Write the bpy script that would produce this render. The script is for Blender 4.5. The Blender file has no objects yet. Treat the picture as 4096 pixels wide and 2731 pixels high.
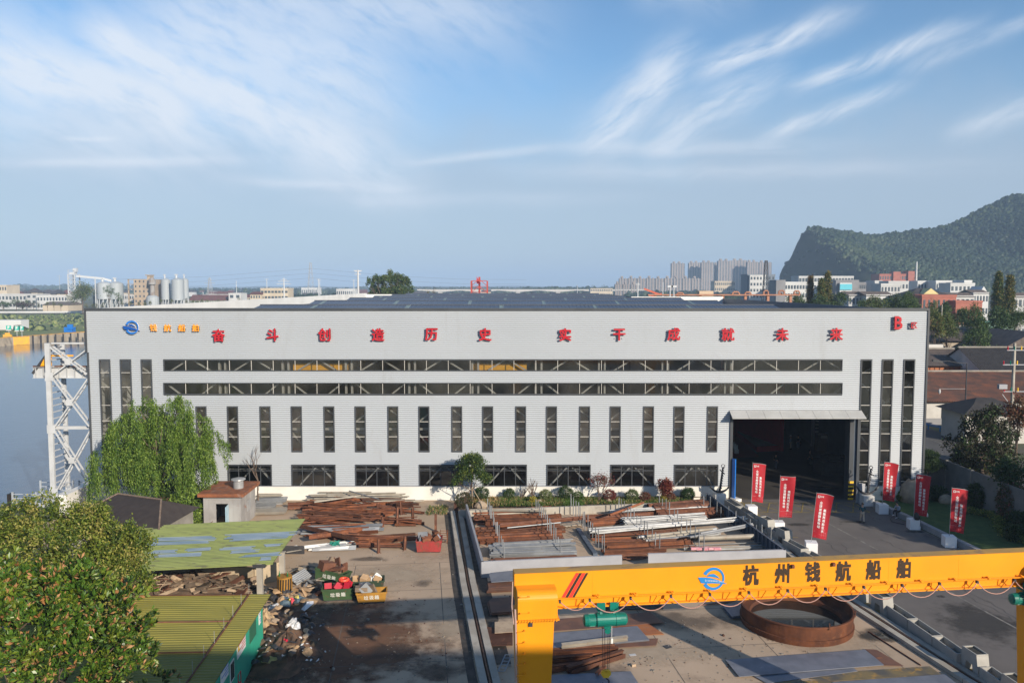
import bpy, math, random
import numpy as np
from mathutils import Vector, Matrix
R = math.radians
SC = bpy.context.scene
COL = SC.collection
random.seed(7)
rng = np.random.default_rng(11)
CAM_H, PITCH, FPX = 20.5, R(4.05), 3186.0
cam_data = bpy.data.cameras.new("camera")
cam_data.lens, cam_data.sensor_width = 28.0, 36.0
cam_data.clip_start, cam_data.clip_end = 0.5, 30000
cam = bpy.data.objects.new("camera", cam_data)
cam.location = (0, 0, CAM_H)
cam.rotation_euler = (R(90) - PITCH, 0, 0)
COL.objects.link(cam)
SC.camera = cam
SUN = Vector((1.5, -2.1, 1.0)).normalized()
SUN_EL = math.asin(SUN.z)
SUN_AZ = math.atan2(SUN.x, SUN.y)
SC.view_settings.view_transform = 'Standard'
SC.view_settings.look = 'None'
SC.view_settings.exposure = 0.45
SC.view_settings.gamma = 1.0
sd = bpy.data.lights.new("sun", 'SUN')
sd.energy, sd.angle, sd.color = 5.0, R(0.5), (1.0, 0.88, 0.72)
so = bpy.data.objects.new("sun", sd)
so.rotation_euler = SUN.to_track_quat('Z', 'Y').to_euler()
so.location = (60, -80, 90)
COL.objects.link(so)
class NG:
 """small helper for node graphs"""
 def __init__(s, nt):
  s.nt = nt
 def n(s, t, **k):
  nd = s.nt.nodes.new(t)
  for a, b in k.items():
   setattr(nd, a, b)
  return nd
 def l(s, a, b):
  s.nt.links.new(a, b)
 def put(s, sock, v):
  if isinstance(v, bpy.types.NodeSocket):
   s.l(v, sock)
  else:
   sock.default_value = v
 def m(s, op, a, b=None, c=None):
  nd = s.n('ShaderNodeMath', operation=op)
  for i, x in enumerate((a, b, c)):
   if x is not None:
    s.put(nd.inputs[i], x)
  return nd.outputs[0]
 def step(s, x, a, b, lo=0.0, hi=1.0):
  nd = s.n('ShaderNodeMapRange', interpolation_type='SMOOTHSTEP')
  s.put(nd.inputs[0], x)
  for i, v in enumerate((a, b, lo, hi)):
   s.put(nd.inputs[i + 1], v)
  return nd.outputs[0]
 def mix(s, f, a, b, blend='MIX'):
  nd = s.n('ShaderNodeMix', data_type='RGBA', blend_type=blend)
  s.put(nd.inputs[0], f)
  for i, x in ((6, a), (7, b)):
   if not isinstance(x, bpy.types.NodeSocket):
    x = tuple(x) + (1,) if len(x) == 3 else x
   s.put(nd.inputs[i], x)
  return nd.outputs[2]
 def noise(s, vec, scale, detail=5, rough=0.55, dist=0.0):
  nd = s.n('ShaderNodeTexNoise')
  if vec is not None:
   s.l(vec, nd.inputs['Vector'])
  nd.inputs['Scale'].default_value = scale
  nd.inputs['Detail'].default_value = detail
  nd.inputs['Roughness'].default_value = rough
  nd.inputs['Distortion'].default_value = dist
  return nd.outputs[0]
 def comb(s, x, y, z=0.0):
  nd = s.n('ShaderNodeCombineXYZ')
  for i, v in enumerate((x, y, z)):
   s.put(nd.inputs[i], v)
  return nd.outputs[0]
 def scale(s, vec, sc):
  nd = s.n('ShaderNodeVectorMath', operation='MULTIPLY')
  s.l(vec, nd.inputs[0])
  nd.inputs[1].default_value = sc
  return nd.outputs[0]
def AE(x, y):
 """photo direction (2352 wide) to azimuth / elevation in degrees"""
 a = math.atan2(x - 1176, 1829)
 e = math.atan2((655 - y), 1829 / math.cos(a))
 return math.degrees(a), math.degrees(e)
world = bpy.data.worlds.new("World")
SC.world = world
world.use_nodes = True
nt = world.node_tree
nt.nodes.clear()
g = NG(nt)
sky = g.n('ShaderNodeTexSky', sky_type='NISHITA')
sky.sun_disc = False
sky.sun_elevation = SUN_EL
sky.sun_rotation = SUN_AZ
sky.altitude = 50
sky.air_density = 1.0
sky.dust_density = 0.6
sky.ozone_density = 2.2
tc = g.n('ShaderNodeTexCoord')
sep = g.n('ShaderNodeSeparateXYZ')
g.l(tc.outputs['Generated'], sep.inputs[0])
az = g.m('MULTIPLY', g.m('ARCTAN2', sep.outputs[0], sep.outputs[1]), 57.2958)
el = g.m('MULTIPLY', g.m('ARCSINE', sep.outputs[2]), 57.2958)
flat = g.comb(az, el, 0.0)
warpn = g.noise(flat, 0.10, 3, 0.55)
def fibres(ang, stretch, scale, thr, detail=4):
 """fine grain of the ice cloud, drawn out along one direction"""
 c, s_ = math.cos(R(ang)), math.sin(R(ang))
 t = g.m('MULTIPLY_ADD', az, c / stretch, g.m('MULTIPLY', el, s_ / stretch))
 q = g.m('MULTIPLY_ADD', el, c, g.m('MULTIPLY', az, -s_))
 q = g.m('MULTIPLY_ADD', warpn, 3.0, q)
 return g.step(g.noise(g.comb(t, q, ang * .1), scale, detail, 0.6), thr - .2, thr + .36)
def streak(x0, y0, x1, y1, w, amp, curve=0.0):
 """one long band of ice cloud lying along a line of the sky"""
 a0, e0 = AE(x0, y0)
 a1, e1 = AE(x1, y1)
 L = math.hypot(a1 - a0, e1 - e0)
 c, s_ = (a1 - a0) / L, (e1 - e0) / L
 t = g.m('MULTIPLY_ADD', az, c / L, g.m('MULTIPLY_ADD', el, s_ / L, -(a0 * c + e0 * s_) / L))
 q = g.m('MULTIPLY_ADD', el, c / w, g.m('MULTIPLY_ADD', az, -s_ / w, -(e0 * c - a0 * s_) / w))
 if curve:
  q = g.m('MULTIPLY_ADD', g.m('MULTIPLY', t, g.m('SUBTRACT', 1.0, t)), curve / w, q)
 q = g.m('ADD', q, wob)
 band = g.m('EXPONENT', g.m('MULTIPLY', g.m('MULTIPLY', q, q), -1.0))
 return g.m('MULTIPLY', g.m('MULTIPLY', band, amp), g.m('MULTIPLY', g.step(t, -0.12, 0.25), g.step(t, 1.12, 0.6)))
def family(items, tex):
 tot = None
 for a in items:
  s1 = streak(*a)
  tot = s1 if tot is None else g.m('MAXIMUM', tot, g.m('MULTIPLY_ADD', tot, 0.45, s1))
 return g.m('MULTIPLY', tot, tex)
wob = g.m('MULTIPLY_ADD', warpn, 1.7, -0.85)
right = family([(1330, 350, 1600, 110, 1.5, 1.0, .8), (1480, 350, 1800, 160, 1.2, 0.75), (1580, 190, 1960, 30, 0.75, 0.95, -.5),
    (1740, 325, 2080, 195, 0.5, 0.85), (1800, 215, 2240, 65, 0.6, 0.85, -.6), (2050, 180, 2420, 30, 0.5, 0.5),
    (2160, 320, 2450, 210, 0.7, 0.6)], fibres(27, 4.5, 1.25, .34, 6))
left = family([(-90, 80, 600, 360, 2.9, 1.15), (200, 40, 620, 260, 1.5, 1.0, 1.6), (330, -40, 980, 330, 4.6, 0.8), (420, 180, 1000, 450, 2.2, 0.8), (500, 0, 1300, 60, 3.5, .5),
               (-80, 250, 420, 400, 2.4, .45), (1440, -20, 1720, 10, 1.6, .35), (700, 20, 1250, 60, 2.4, .4)], fibres(-26, 3.0, .85, .27, 6))
low = family([(-20, 380, 620, 372, .30, .6), (150, 326, 290, 326, .16, .6), (520, 415, 1000, 440, .35, .6),
              (930, 380, 1330, 335, .32, .65), (1240, 345, 2000, 340, .5, .5), (1150, 395, 2352, 380, .6, .45), (700, 462, 1500, 455, .5, .35)], fibres(2, 7, 1.2, .3, 5))
cl = g.m('ADD', left, right)
edge = g.m('MULTIPLY_ADD', warpn, 7.0, g.m('ADD', el, -3.5))
veil = g.m('MULTIPLY', g.step(edge, 15.5, 6.5), 0.80)
cover = g.m('MINIMUM', g.m('MULTIPLY_ADD', low, 0.85, cl), 1.0)
skyc = g.mix(1.0, sky.outputs[0], (0.80, 1.0, 1.12), 'MULTIPLY')
hz = g.mix(veil, skyc, (3.3, 3.95, 4.85))
cld = g.mix(g.m('MULTIPLY', cover, 0.9), hz, (5.9, 6.4, 7.1))
bg = g.n('ShaderNodeBackground')
g.l(cld, bg.inputs[0])
bg.inputs[1].default_value = 0.1
wo = g.n('ShaderNodeOutputWorld')
g.l(bg.outputs[0], wo.inputs[0])
CP, SP = math.cos(PITCH), math.sin(PITCH)
def ray(u, v):
 x, y = (u - 2048.0) / FPX, (1365.5 - v) / FPX
 return x, CP + y * SP, -SP + y * CP
def G(u, v, z=0.0):
 """point of the photograph (4096 wide) on the level z"""
 x, y, w = ray(u, v)
 t = (z - CAM_H) / w
 return Vector((x * t, y * t, z))
def W(u, v, Y):
 """point of the photograph at the distance Y"""
 x, y, w = ray(u, v)
 t = Y / y
 return Vector((x * t, Y, CAM_H + w * t))
def X(u, Y, v=1400):
 return W(u, v, Y).x
def tag(o, label=None, cat=None, group=None, kind=None):
 if label: o['label'] = label
 if cat: o['category'] = cat
 if group: o['group'] = group
 if kind: o['kind'] = kind
 return o
def thing(name, label, cat, loc=(0, 0, 0), rz=0.0, group=None):
 o = bpy.data.objects.new(name, None)
 o.empty_display_size = 0.3
 o.location = loc
 o.rotation_euler = (0, 0, rz)
 COL.objects.link(o)
 return tag(o, label, cat, group)
def adopt(o, p):
 """parent o to p; o keeps the place it was built at"""
 o.parent = p
 M = Matrix.LocRotScale(p.location, p.rotation_euler, p.scale)
 if p.parent:
  M = p.parent.matrix_basis @ M if False else M
 o.matrix_parent_inverse = M.inverted()
def dup(root, loc=None, rz=None, label=None, group=None, scale=None):
 r = root.copy()
 COL.objects.link(r)
 if loc is not None: r.location = loc
 if rz is not None: r.rotation_euler = (0, 0, rz)
 if scale is not None: r.scale = (scale,) * 3 if not hasattr(scale, '__len__') else scale
 if label: r['label'] = label
 if group: r['group'] = group
 for ch in list(root.children):
  c = ch.copy()
  COL.objects.link(c)
  c.parent = r
  for gch in list(ch.children):
   d = gch.copy()
   COL.objects.link(d)
   d.parent = c
 return r
class MB:
 def __init__(s, M=None):
  s.v, s.f, s.m, s.M, s.st = [], [], [], M, []
 def add(s, vs, fs, m=0):
  b = len(s.v)
  s.st.append((b, len(s.f)))
  if s.M is not None:
   vs = [s.M @ Vector(p) for p in vs]
  s.v.extend(tuple(p) for p in vs)
  s.f.extend(tuple(b + i for i in f) for f in fs)
  s.m.extend([m] * len(fs))
  return s
 def quad(s, a, b, c, d, m=0):
  return s.add((a, b, c, d), ((0, 1, 2, 3),), m)
 def box(s, x0, y0, z0, x1, y1, z1, m=0):
  v = [(x, y, z) for z in (z0, z1) for y in (y0, y1) for x in (x0, x1)]
  return s.add(v, ((0, 2, 3, 1), (4, 5, 7, 6), (0, 1, 5, 4), (2, 6, 7, 3), (0, 4, 6, 2), (1, 3, 7, 5)), m)
 def cbox(s, c, sx, sy, sz, rz=0.0, m=0, tilt=None):
  M = Matrix.Translation(c) @ Matrix.Rotation(rz, 4, 'Z')
  if tilt: M = M @ Matrix.Rotation(tilt[0], 4, 'X') @ Matrix.Rotation(tilt[1], 4, 'Y')
  v = [M @ Vector((x * sx / 2, y * sy / 2, z * sz / 2)) for z in (-1, 1) for y in (-1, 1) for x in (-1, 1)]
  return s.add(v, ((0, 2, 3, 1), (4, 5, 7, 6), (0, 1, 5, 4), (2, 6, 7, 3), (0, 4, 6, 2), (1, 3, 7, 5)), m)
 def bar(s, p, q, w, h=None, m=0, up=(0, 0, 1), w2=None, h2=None):
  p, q = Vector(p), Vector(q)
  h = w if h is None else h
  w2 = w if w2 is None else w2
  h2 = h if h2 is None else h2
  d = (q - p).normalized()
  sd_ = d.cross(Vector(up))
  if sd_.length < 1e-4: sd_ = d.cross(Vector((1, 0, 0)))
  sd_.normalize()
  n = sd_.cross(d)
  v = []
  for c, a, b in ((p, w, h), (q, w2, h2)):
   for i, j in ((-1, -1), (1, -1), (1, 1), (-1, 1)):
    v.append(c + sd_ * (i * a / 2) + n * (j * b / 2))
  return s.add(v, ((3, 2, 1, 0), (4, 5, 6, 7), (0, 1, 5, 4), (1, 2, 6, 5), (2, 3, 7, 6), (3, 0, 4, 7)), m)
 def tube(s, p, q, r0, r1=None, n=10, m=0, caps=True):
  return s.path([p, q], [r0, r0 if r1 is None else r1], n, m, caps)
 def path(s, pts, rad, n=8, m=0, caps=True):
  pts = [Vector(p) for p in pts]
  if not hasattr(rad, '__len__'): rad = [rad] * len(pts)
  v, f = [], []
  side = None
  for i, p in enumerate(pts):
   d = (pts[min(i + 1, len(pts) - 1)] - pts[max(i - 1, 0)])
   d = d.normalized() if d.length > 1e-9 else Vector((0, 0, 1))
   if side is None:
    side = d.cross(Vector((0, 0, 1)))
    if side.length < 1e-3: side = d.cross(Vector((1, 0, 0)))
   side = side - d * side.dot(d)
   side.normalize()
   up = d.cross(side)
   for k in range(n):
    a = 2 * math.pi * k / n
    v.append(p + (side * math.cos(a) + up * math.sin(a)) * rad[i])
  for i in range(len(pts) - 1):
   for k in range(n):
    f.append((i * n + k, i * n + (k + 1) % n, (i + 1) * n + (k + 1) % n, (i + 1) * n + k))
  if caps:
   f.append(tuple(range(n))[::-1])
   f.append(tuple((len(pts) - 1) * n + k for k in range(n)))
  return s.add(v, f, m)
 def lathe(s, c, prof, n=24, m=0, close=False):
  """prof: (radius, z) pairs round the vertical through c"""
  v, f = [], []
  for r, z in prof:
   for k in range(n):
    a = 2 * math.pi * k / n
    v.append((c[0] + r * math.cos(a), c[1] + r * math.sin(a), c[2] + z))
  L = len(prof)
  for i in range(L - 1 + (1 if close else 0)):
   j = (i + 1) % L
   for k in range(n):
    f.append((i * n + k, i * n + (k + 1) % n, j * n + (k + 1) % n, j * n + k))
  if not close:
   f.append(tuple(range(n))[::-1])
   f.append(tuple((L - 1) * n + k for k in range(n)))
  return s.add(v, f, m)
 def prism(s, poly, z0, z1, m=0, mtop=None):
  """flat polygon (x, y) raised from z0 to z1"""
  n = len(poly)
  ar = sum(poly[i][0] * poly[(i + 1) % n][1] - poly[(i + 1) % n][0] * poly[i][1] for i in range(n))
  if ar < 0: poly = poly[::-1]
  v = [(p[0], p[1], z0) for p in poly] + [(p[0], p[1], z1) for p in poly]
  s.add(v, [tuple(range(n))[::-1]] + [(i, (i + 1) % n, n + (i + 1) % n, n + i) for i in range(n)], m)
  return s.add(v[n:], [tuple(range(n))], m if mtop is None else mtop)
 def mesh(s, name, mats, smooth=False):
  me = bpy.data.meshes.new(name)
  me.from_pydata(s.v, [], s.f)
  for m in (mats if isinstance(mats, (list, tuple)) else [mats]):
   me.materials.append(m)
  if max(s.m, default=0) > 0:
   me.polygons.foreach_set('material_index', s.m)
  if smooth:
   me.polygons.foreach_set('use_smooth', [True] * len(me.polygons))
  me.update()
  return me
 def split(s, name, mats, parent=None, **k):
  """every piece added becomes an object of its own"""
  st = s.st + [(len(s.v), len(s.f))]
  for (v0, f0), (v1, f1) in zip(st[:-1], st[1:]):
   p = MB()
   p.v, p.f, p.m = s.v[v0:v1], [tuple(i - v0 for i in f) for f in s.f[f0:f1]], s.m[f0:f1]
   p.build(name, mats, parent, **k)
 def build(s, name, mats, parent=None, smooth=False, loc=None, label=None, cat=None, group=None, kind=None):
  me = s.mesh(name, mats, smooth)
  if loc is not None:
   for vv in me.vertices: vv.co -= Vector(loc)
  o = bpy.data.objects.new(name, me)
  if loc is not None: o.location = loc
  COL.objects.link(o)
  if parent is not None:
   par_adopt(o, parent)
  return tag(o, label, cat, group, kind)
def world_of(o):
 M = Matrix.LocRotScale(o.location, o.rotation_euler, o.scale)
 if o.parent:
  return world_of(o.parent) @ o.matrix_parent_inverse @ M
 return M
def par_adopt(o, p):
 o.parent = p
 o.matrix_parent_inverse = world_of(p).inverted()
def place(me, name, loc, rot=(0, 0, 0), scale=(1, 1, 1), label=None, cat=None, group=None):
 o = bpy.data.objects.new(name, me)
 o.location, o.rotation_euler, o.scale = loc, rot, scale
 COL.objects.link(o)
 return tag(o, label, cat, group)
MATS = {}
def mat(name, c, c2=None, sc=1.0, amt=1.0, rough=0.65, metal=0.0, bump=0.0, bsc=None, stretch=(1, 1, 1), c3=None,
  sc3=None, lo3=.55, hi3=.7, rnd=0.0, spec=0.4, detail=6, lo=0.35, hi=0.65, space='pos', coat=0.0, trans=0.0):
 """matte or metal surface whose colour wanders between c, c2 and patches of c3"""
 if name in MATS: return MATS[name]
 m = bpy.data.materials.new(name)
 m.use_nodes = True
 t = m.node_tree
 t.nodes.clear()
 q = NG(t)
 bs = q.n('ShaderNodeBsdfPrincipled')
 out = q.n('ShaderNodeOutputMaterial')
 bs.inputs['Roughness'].default_value = rough
 bs.inputs['Metallic'].default_value = metal
 bs.inputs['Specular IOR Level'].default_value = spec
 if coat:
  bs.inputs['Coat Weight'].default_value = coat
  bs.inputs['Coat Roughness'].default_value = 0.12
 if space == 'pos':
  vec = q.n('ShaderNodeNewGeometry').outputs['Position']
 else:
  vec = q.n('ShaderNodeTexCoord').outputs['Object']
 if stretch != (1, 1, 1): vec = q.scale(vec, stretch)
 col = tuple(c) + (1,)
 if c2 is not None:
  f = q.step(q.noise(vec, sc, detail), lo, hi, 0.0, amt)
  col = q.mix(f, c, c2)
 if c3 is not None:
  f3 = q.step(q.noise(vec, sc3 or sc * 2.3, 7, 0.65, 0.6), lo3, hi3)
  col = q.mix(f3, col, c3)
 if rnd:
  oi = q.n('ShaderNodeObjectInfo')
  k = q.step(oi.outputs['Random'], 0, 1, 1 - rnd, 1 + rnd)
  col = q.mix(1.0, col, q.comb(k, k, k), 'MULTIPLY')
 q.put(bs.inputs['Base Color'], col)
 if bump:
  bn = q.n('ShaderNodeBump')
  bn.inputs['Strength'].default_value = bump
  bn.inputs['Distance'].default_value = 0.05
  q.l(q.noise(vec, bsc or sc * 4, 6, 0.65), bn.inputs['Height'])
  q.l(bn.outputs[0], bs.inputs['Normal'])
 if trans:
  tr = q.n('ShaderNodeBsdfTranslucent')
  q.put(tr.inputs[0], col)
  mx = q.n('ShaderNodeMixShader')
  mx.inputs[0].default_value = trans
  q.l(bs.outputs[0], mx.inputs[1])
  q.l(tr.outputs[0], mx.inputs[2])
  q.l(mx.outputs[0], out.inputs[0])
 else:
  q.l(bs.outputs[0], out.inputs[0])
 MATS[name] = m
 return m
def glass_mat(name, tint, refl=0.5, rough=0.03, dirt=0.1):
 if name in MATS: return MATS[name]
 m = bpy.data.materials.new(name)
 m.use_nodes = True
 t = m.node_tree
 t.nodes.clear()
 q = NG(t)
 out = q.n('ShaderNodeOutputMaterial')
 tr = q.n('ShaderNodeBsdfTransparent')
 tr.inputs[0].default_value = tuple(tint) + (1,)
 gl = q.n('ShaderNodeBsdfGlossy')
 gl.inputs['Roughness'].default_value = rough
 gl.inputs[0].default_value = (.85, .9, .95, 1)
 fr = q.n('ShaderNodeFresnel')
 fr.inputs[0].default_value = 1.5
 mx = q.n('ShaderNodeMixShader')
 q.l(q.m('MINIMUM', q.m('ADD', q.m('MULTIPLY', fr.outputs[0], 1.0), refl), 1.0), mx.inputs[0])
 q.l(tr.outputs[0], mx.inputs[1])
 q.l(gl.outputs[0], mx.inputs[2])
 df = q.n('ShaderNodeBsdfDiffuse')
 df.inputs[0].default_value = (.45, .42, .36, 1)
 m2 = q.n('ShaderNodeMixShader')
 vec = q.n('ShaderNodeNewGeometry').outputs['Position']
 oi = q.n('ShaderNodeObjectInfo')
 q.l(q.m('MULTIPLY', q.step(q.noise(vec, .35, 6, .65), .35, .75, dirt * .2, dirt), q.step(oi.outputs['Random'], 0, 1, .25, 1.7)), m2.inputs[0])
 q.l(mx.outputs[0], m2.inputs[1])
 q.l(df.outputs[0], m2.inputs[2])
 q.l(m2.outputs[0], out.inputs[0])
 MATS[name] = m
 return m
M_WHITE = mat('white_paint', (.72, .71, .68), (.62, .61, .58), 0.9, .8, .55)
M_PLINTH = mat('cream_render', (.68, .665, .62), (.60, .58, .52), .45, .8, .85, c3=(.52, .48, .4), sc3=.9, lo3=.68, hi3=.9)
M_CLAD = mat('light_grey_cladding', (.39, .415, .442), (.36, .385, .412), .08, .7, .42, .0, spec=.5, c3=(.31, .315, .32), sc3=.9, lo3=.56, hi3=.95, stretch=(1, 1, .16))
M_TRIM = mat('dark_grey_trim', (.05, .055, .062), (.065, .07, .078), .5, .8, .45)
M_ROOF = mat('blue_grey_roof_sheet', (.075, .095, .14), (.10, .12, .165), .12, 1, .42, .2)
M_SKYL = mat('roof_light_sheet', (.26, .34, .33), (.22, .29, .29), .3, 1, .4, trans=.2)
M_CONC = mat('pale_concrete', (.40, .37, .32), (.31, .28, .235), .7, 1, .85, bump=.15, c3=(.22, .195, .16), sc3=1.4, lo3=.56, hi3=.8)
M_CONCD = mat('weathered_concrete', (.27, .25, .22), (.20, .185, .16), .8, 1, .88, bump=.2, c3=(.13, .115, .10), sc3=1.1, lo3=.58, hi3=.8)
M_GREYP = mat('grey_painted_steel', (.32, .325, .35), (.27, .275, .30), .5, 1, .5, c3=(.2, .17, .15), sc3=1.3, lo3=.66, hi3=.8)
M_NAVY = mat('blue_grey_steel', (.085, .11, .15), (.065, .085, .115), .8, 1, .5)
M_RUST = mat('rust_steel', (.195, .070, .032), (.115, .045, .026), 1.2, 1, .8, .0, bump=.2, c3=(.28, .115, .05), sc3=2.2, lo3=.56, hi3=.75, rnd=.35, spec=.25)
M_RUSTD = mat('brown_rust_steel', (.135, .062, .04), (.10, .042, .026), 1.4, 1, .82, bump=.2, c3=(.24, .10, .05), sc3=2.5, rnd=.35, spec=.25)
M_GALV = mat('galvanised_steel', (.36, .365, .37), (.28, .285, .29), 1.5, 1, .42, .25, rnd=.2, c3=(.3, .24, .18), sc3=1.8, lo3=.7, hi3=.85)
M_GREYST = mat('dull_grey_steel', (.27, .28, .29), (.21, .22, .235), 1.3, 1, .5, .3, rnd=.25, c3=(.2, .12, .07), sc3=1.6, lo3=.66, hi3=.8)
M_PALEST = mat('pale_weathered_steel', (.33, .30, .25), (.27, .235, .19), 1.1, 1, .6, .1, rnd=.25, c3=(.25, .12, .06), sc3=1.5, lo3=.6, hi3=.75)
M_YEL = mat('orange_yellow_crane_paint', (.80, .30, .006), (.74, .27, .006), .5, .9, .42, spec=.45, c3=(.46, .17, .02), sc3=2.4, lo3=.64, hi3=.86)
M_RED = mat('red_sign_face', (.44, .012, .022), None, rough=.35)
M_REDB = mat('red_banner_cloth', (.36, .007, .017), (.31, .006, .014), 1.5, 1, .7)
M_BLACK = mat('black_paint', (.022, .018, .016), None, rough=.55)
M_DARKST = mat('dark_steel', (.05, .05, .055), (.035, .035, .04), 1.5, 1, .55)
M_TEAL = mat('teal_green_hoist_paint', (.006, .165, .125), (.005, .13, .10), 2.5, 1, .35, coat=.3)
M_BLUE = mat('blue_enamel', (.012, .15, .52), None, rough=.35)
M_BARK = mat('grey_brown_bark', (.14, .10, .075), (.09, .065, .05), 3, 1, .9, bump=.4)
M_SOIL = mat('dark_soil', (.10, .075, .05), (.065, .05, .035), .8, 1, .95, bump=.4)
M_EARTH = mat('far_fields', (.075, .095, .04), (.12, .115, .07), .004, 1, .95, c3=(.045, .07, .03), sc3=.02)
M_YARD = mat('yard_concrete', (.46, .345, .245), (.38, .285, .20), .18, 1, .86, bump=.12, bsc=6, c3=(.24, .175, .125), sc3=.32, lo3=.52, hi3=.78, detail=9)
M_ASPH = mat('plaza_asphalt', (.115, .103, .096), (.14, .125, .115), .35, 1, .82, bump=.1, bsc=9, c3=(.08, .073, .07), sc3=.6, lo3=.58, hi3=.72)
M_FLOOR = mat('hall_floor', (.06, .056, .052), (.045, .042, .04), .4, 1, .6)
M_GRASS = mat('lawn_grass', (.035, .075, .018), (.055, .095, .025), 1.5, 1, .95, bump=.5, bsc=30)
M_WEED = mat('bank_vegetation', (.13, .18, .05), (.20, .20, .085), .05, 1, .95, c3=(.075, .12, .035), sc3=.12, bump=.4, bsc=2)
M_YLINE = mat('worn_yellow_line', (.30, .22, .055), (.16, .125, .06), 1.8, 1, .8)
M_WLINE = mat('worn_white_line', (.24, .225, .20), (.11, .10, .095), 1.5, 1, .8)
m = bpy.data.materials.new('river_water')
m.use_nodes = True
q = NG(m.node_tree)
bs = m.node_tree.nodes['Principled BSDF']
bs.inputs['Base Color'].default_value = (.035, .06, .10, 1)
bs.inputs['Roughness'].default_value = .07
bs.inputs['IOR'].default_value = 1.34
bs.inputs['Specular IOR Level'].default_value = .8
bn = q.n('ShaderNodeBump')
bn.inputs['Strength'].default_value = .32
bn.inputs['Distance'].default_value = .10
ps = q.n('ShaderNodeNewGeometry').outputs['Position']
q.l(q.m('ADD', q.noise(q.scale(ps, (1, .55, 1)), .9, 5, .6, .4), q.m('MULTIPLY', q.noise(ps, .11, 3), .8)), bn.inputs['Height'])
q.l(bn.outputs[0], bs.inputs['Normal'])
M_WATER = m
def sheet(name, pts, z, m, kind='structure', **k):
 b = MB()
 b.add([(p[0], p[1], z) for p in pts], [tuple(range(len(pts)))])
 o = b.build(name, m, kind=kind, **k)
 if o.data.polygons[0].normal.z < 0: o.data.flip_normals()
 return o
ZW = -3.5
sheet('river', [(-1200, -200), (1500, -200), (1500, 5200), (-1200, 5200)], ZW, M_WATER)
RB = [(-85, 20), (-62, 58), (-49, 70), (-47.5, 73.4), (-40.6, 73.6), (-40.6, 230), (-15, 500), (50, 1100), (110, 1700), (230, 2300), (700, 3000), (1600, 3600)]
b = MB()
pts = [(-120, -250)] + RB + [(9000, 6000), (9000, -250)]
b.prism(pts[::1], -6, -.03)
o = b.build('ground', M_EARTH, kind='structure')
QA, QB = G(-60, 1390, ZW), G(345, 1356.5, ZW)
qd = (QB - QA).normalized()
LB = [tuple((QA - qd * 60).to_2d()), tuple((QB + qd * 70).to_2d()), (-150, 700), (-70, 1300), (20, 1900), (120, 2400), (600, 3200), (1500, 4000)]
b = MB()
b.prism(LB + [(5500, 9500), (-9500, 9500), (-9500, -100), (-330, -100)], -6, -.35)
b.build('far_bank_ground', M_EARTH, kind='structure')
sheet('far_plain', [(-9500, 3600), (1000, 3600), (9500, 5000), (9500, 14000), (-9500, 14000)], -.1, mat('hazy_fields', (.07, .09, .05), (.10, .11, .07), .002, 1, .95))
sheet('riverbank_vegetation', [(-232, 300), tuple((QA + qd * 4).to_2d() + Vector((-3, 0))), (-184, 400), (-150, 700), (-175, 640), (-330, 560), (-420, 560), (-380, 330)], -.32, M_WEED)
sheet('quay_apron', [tuple((QA - qd * 30).to_2d()), tuple((QA + qd * 7).to_2d()), tuple((QA + qd * 12).to_2d() + Vector((-14, 6))), tuple((QA - qd * 5).to_2d() + Vector((-50, 30))), (-380, 300)], -.3, mat('apron_concrete', (.20, .18, .15), (.14, .13, .11), .2, 1, .9))
YA = R(6.5)
EX, EY = Vector((math.cos(YA), math.sin(YA), 0)), Vector((-math.sin(YA), math.cos(YA), 0))
rail_r = [G(2904, 1992), G(3040, 2100), G(3353, 2382), G(3603, 2543), G(3884, 2724)]
yard_r = [tuple((p + Vector((-.55, 0, 0))).to_2d()) for p in rail_r]
sheet('yard_ground', [(-47, 20), (-40, 70), (-40, 74.9), (20.2, 74.9)] + yard_r + [(28, 20)], 0.0, M_YARD)
WL = [G(3492, 2024), G(3650, 2096), G(3821, 2181)]
wd = (WL[-1] - WL[0]).normalized()
sheet('plaza_ground', [(20.2, 75.6)] + yard_r + [(28, 20), (60, 20), tuple((WL[-1] + wd * 30).to_2d()), tuple(WL[0].to_2d()), (33.3, 75.6)], 0.006, M_ASPH)
sheet('lawn', [(33.5, 73.5), (43.2, 74), (43.6, 84), (40.2, 84), (40.2, 75), (43.2, 60), (50, 30), tuple((WL[-1] + wd * 30).to_2d()), tuple(WL[0].to_2d())] if False else
      [tuple(WL[0].to_2d()), tuple((WL[-1] + wd * 30).to_2d()), (46, 30), (43.6, 60), (42.9, 88), (40.0, 88), (40.0, 74.85), (33.6, 74.85)], 0.012, M_GRASS)
road_pts = [(49.5, 40), (50, 80), (51.5, 108), (55, 150), (60, 190), (68, 190), (62.5, 150), (59.5, 108), (60, 80), (62, 40)]
sheet('road', road_pts, 0.02, mat('road_asphalt', (.095, .092, .09), (.075, .073, .072), .3, 1, .85))
sheet('road_edge_line', [(51.0, 40), (51.4, 80), (52.8, 108), (52.95, 108), (51.55, 80), (51.15, 40)], 0.03, M_WLINE)
sheet('road_centre_line', [(55.3, 40), (55.2, 80), (55.8, 112), (55.95, 112), (55.35, 80), (55.45, 40)], 0.03, M_WLINE)
sheet('verge', [(43.8, 60), (49.3, 60), (49.6, 90), (50.5, 108), (43.8, 108)], 0.03, mat('verge_grass', (.10, .16, .03), (.15, .18, .05), 1, 1, .95, bump=.5))
sheet('village_ground', [(60.5, 60), (62.5, 110), (66, 180), (120, 400), (300, 420), (260, 60)], 0.0, mat('village_earth', (.09, .08, .06), (.06, .075, .035), .12, 1, .95))
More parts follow.
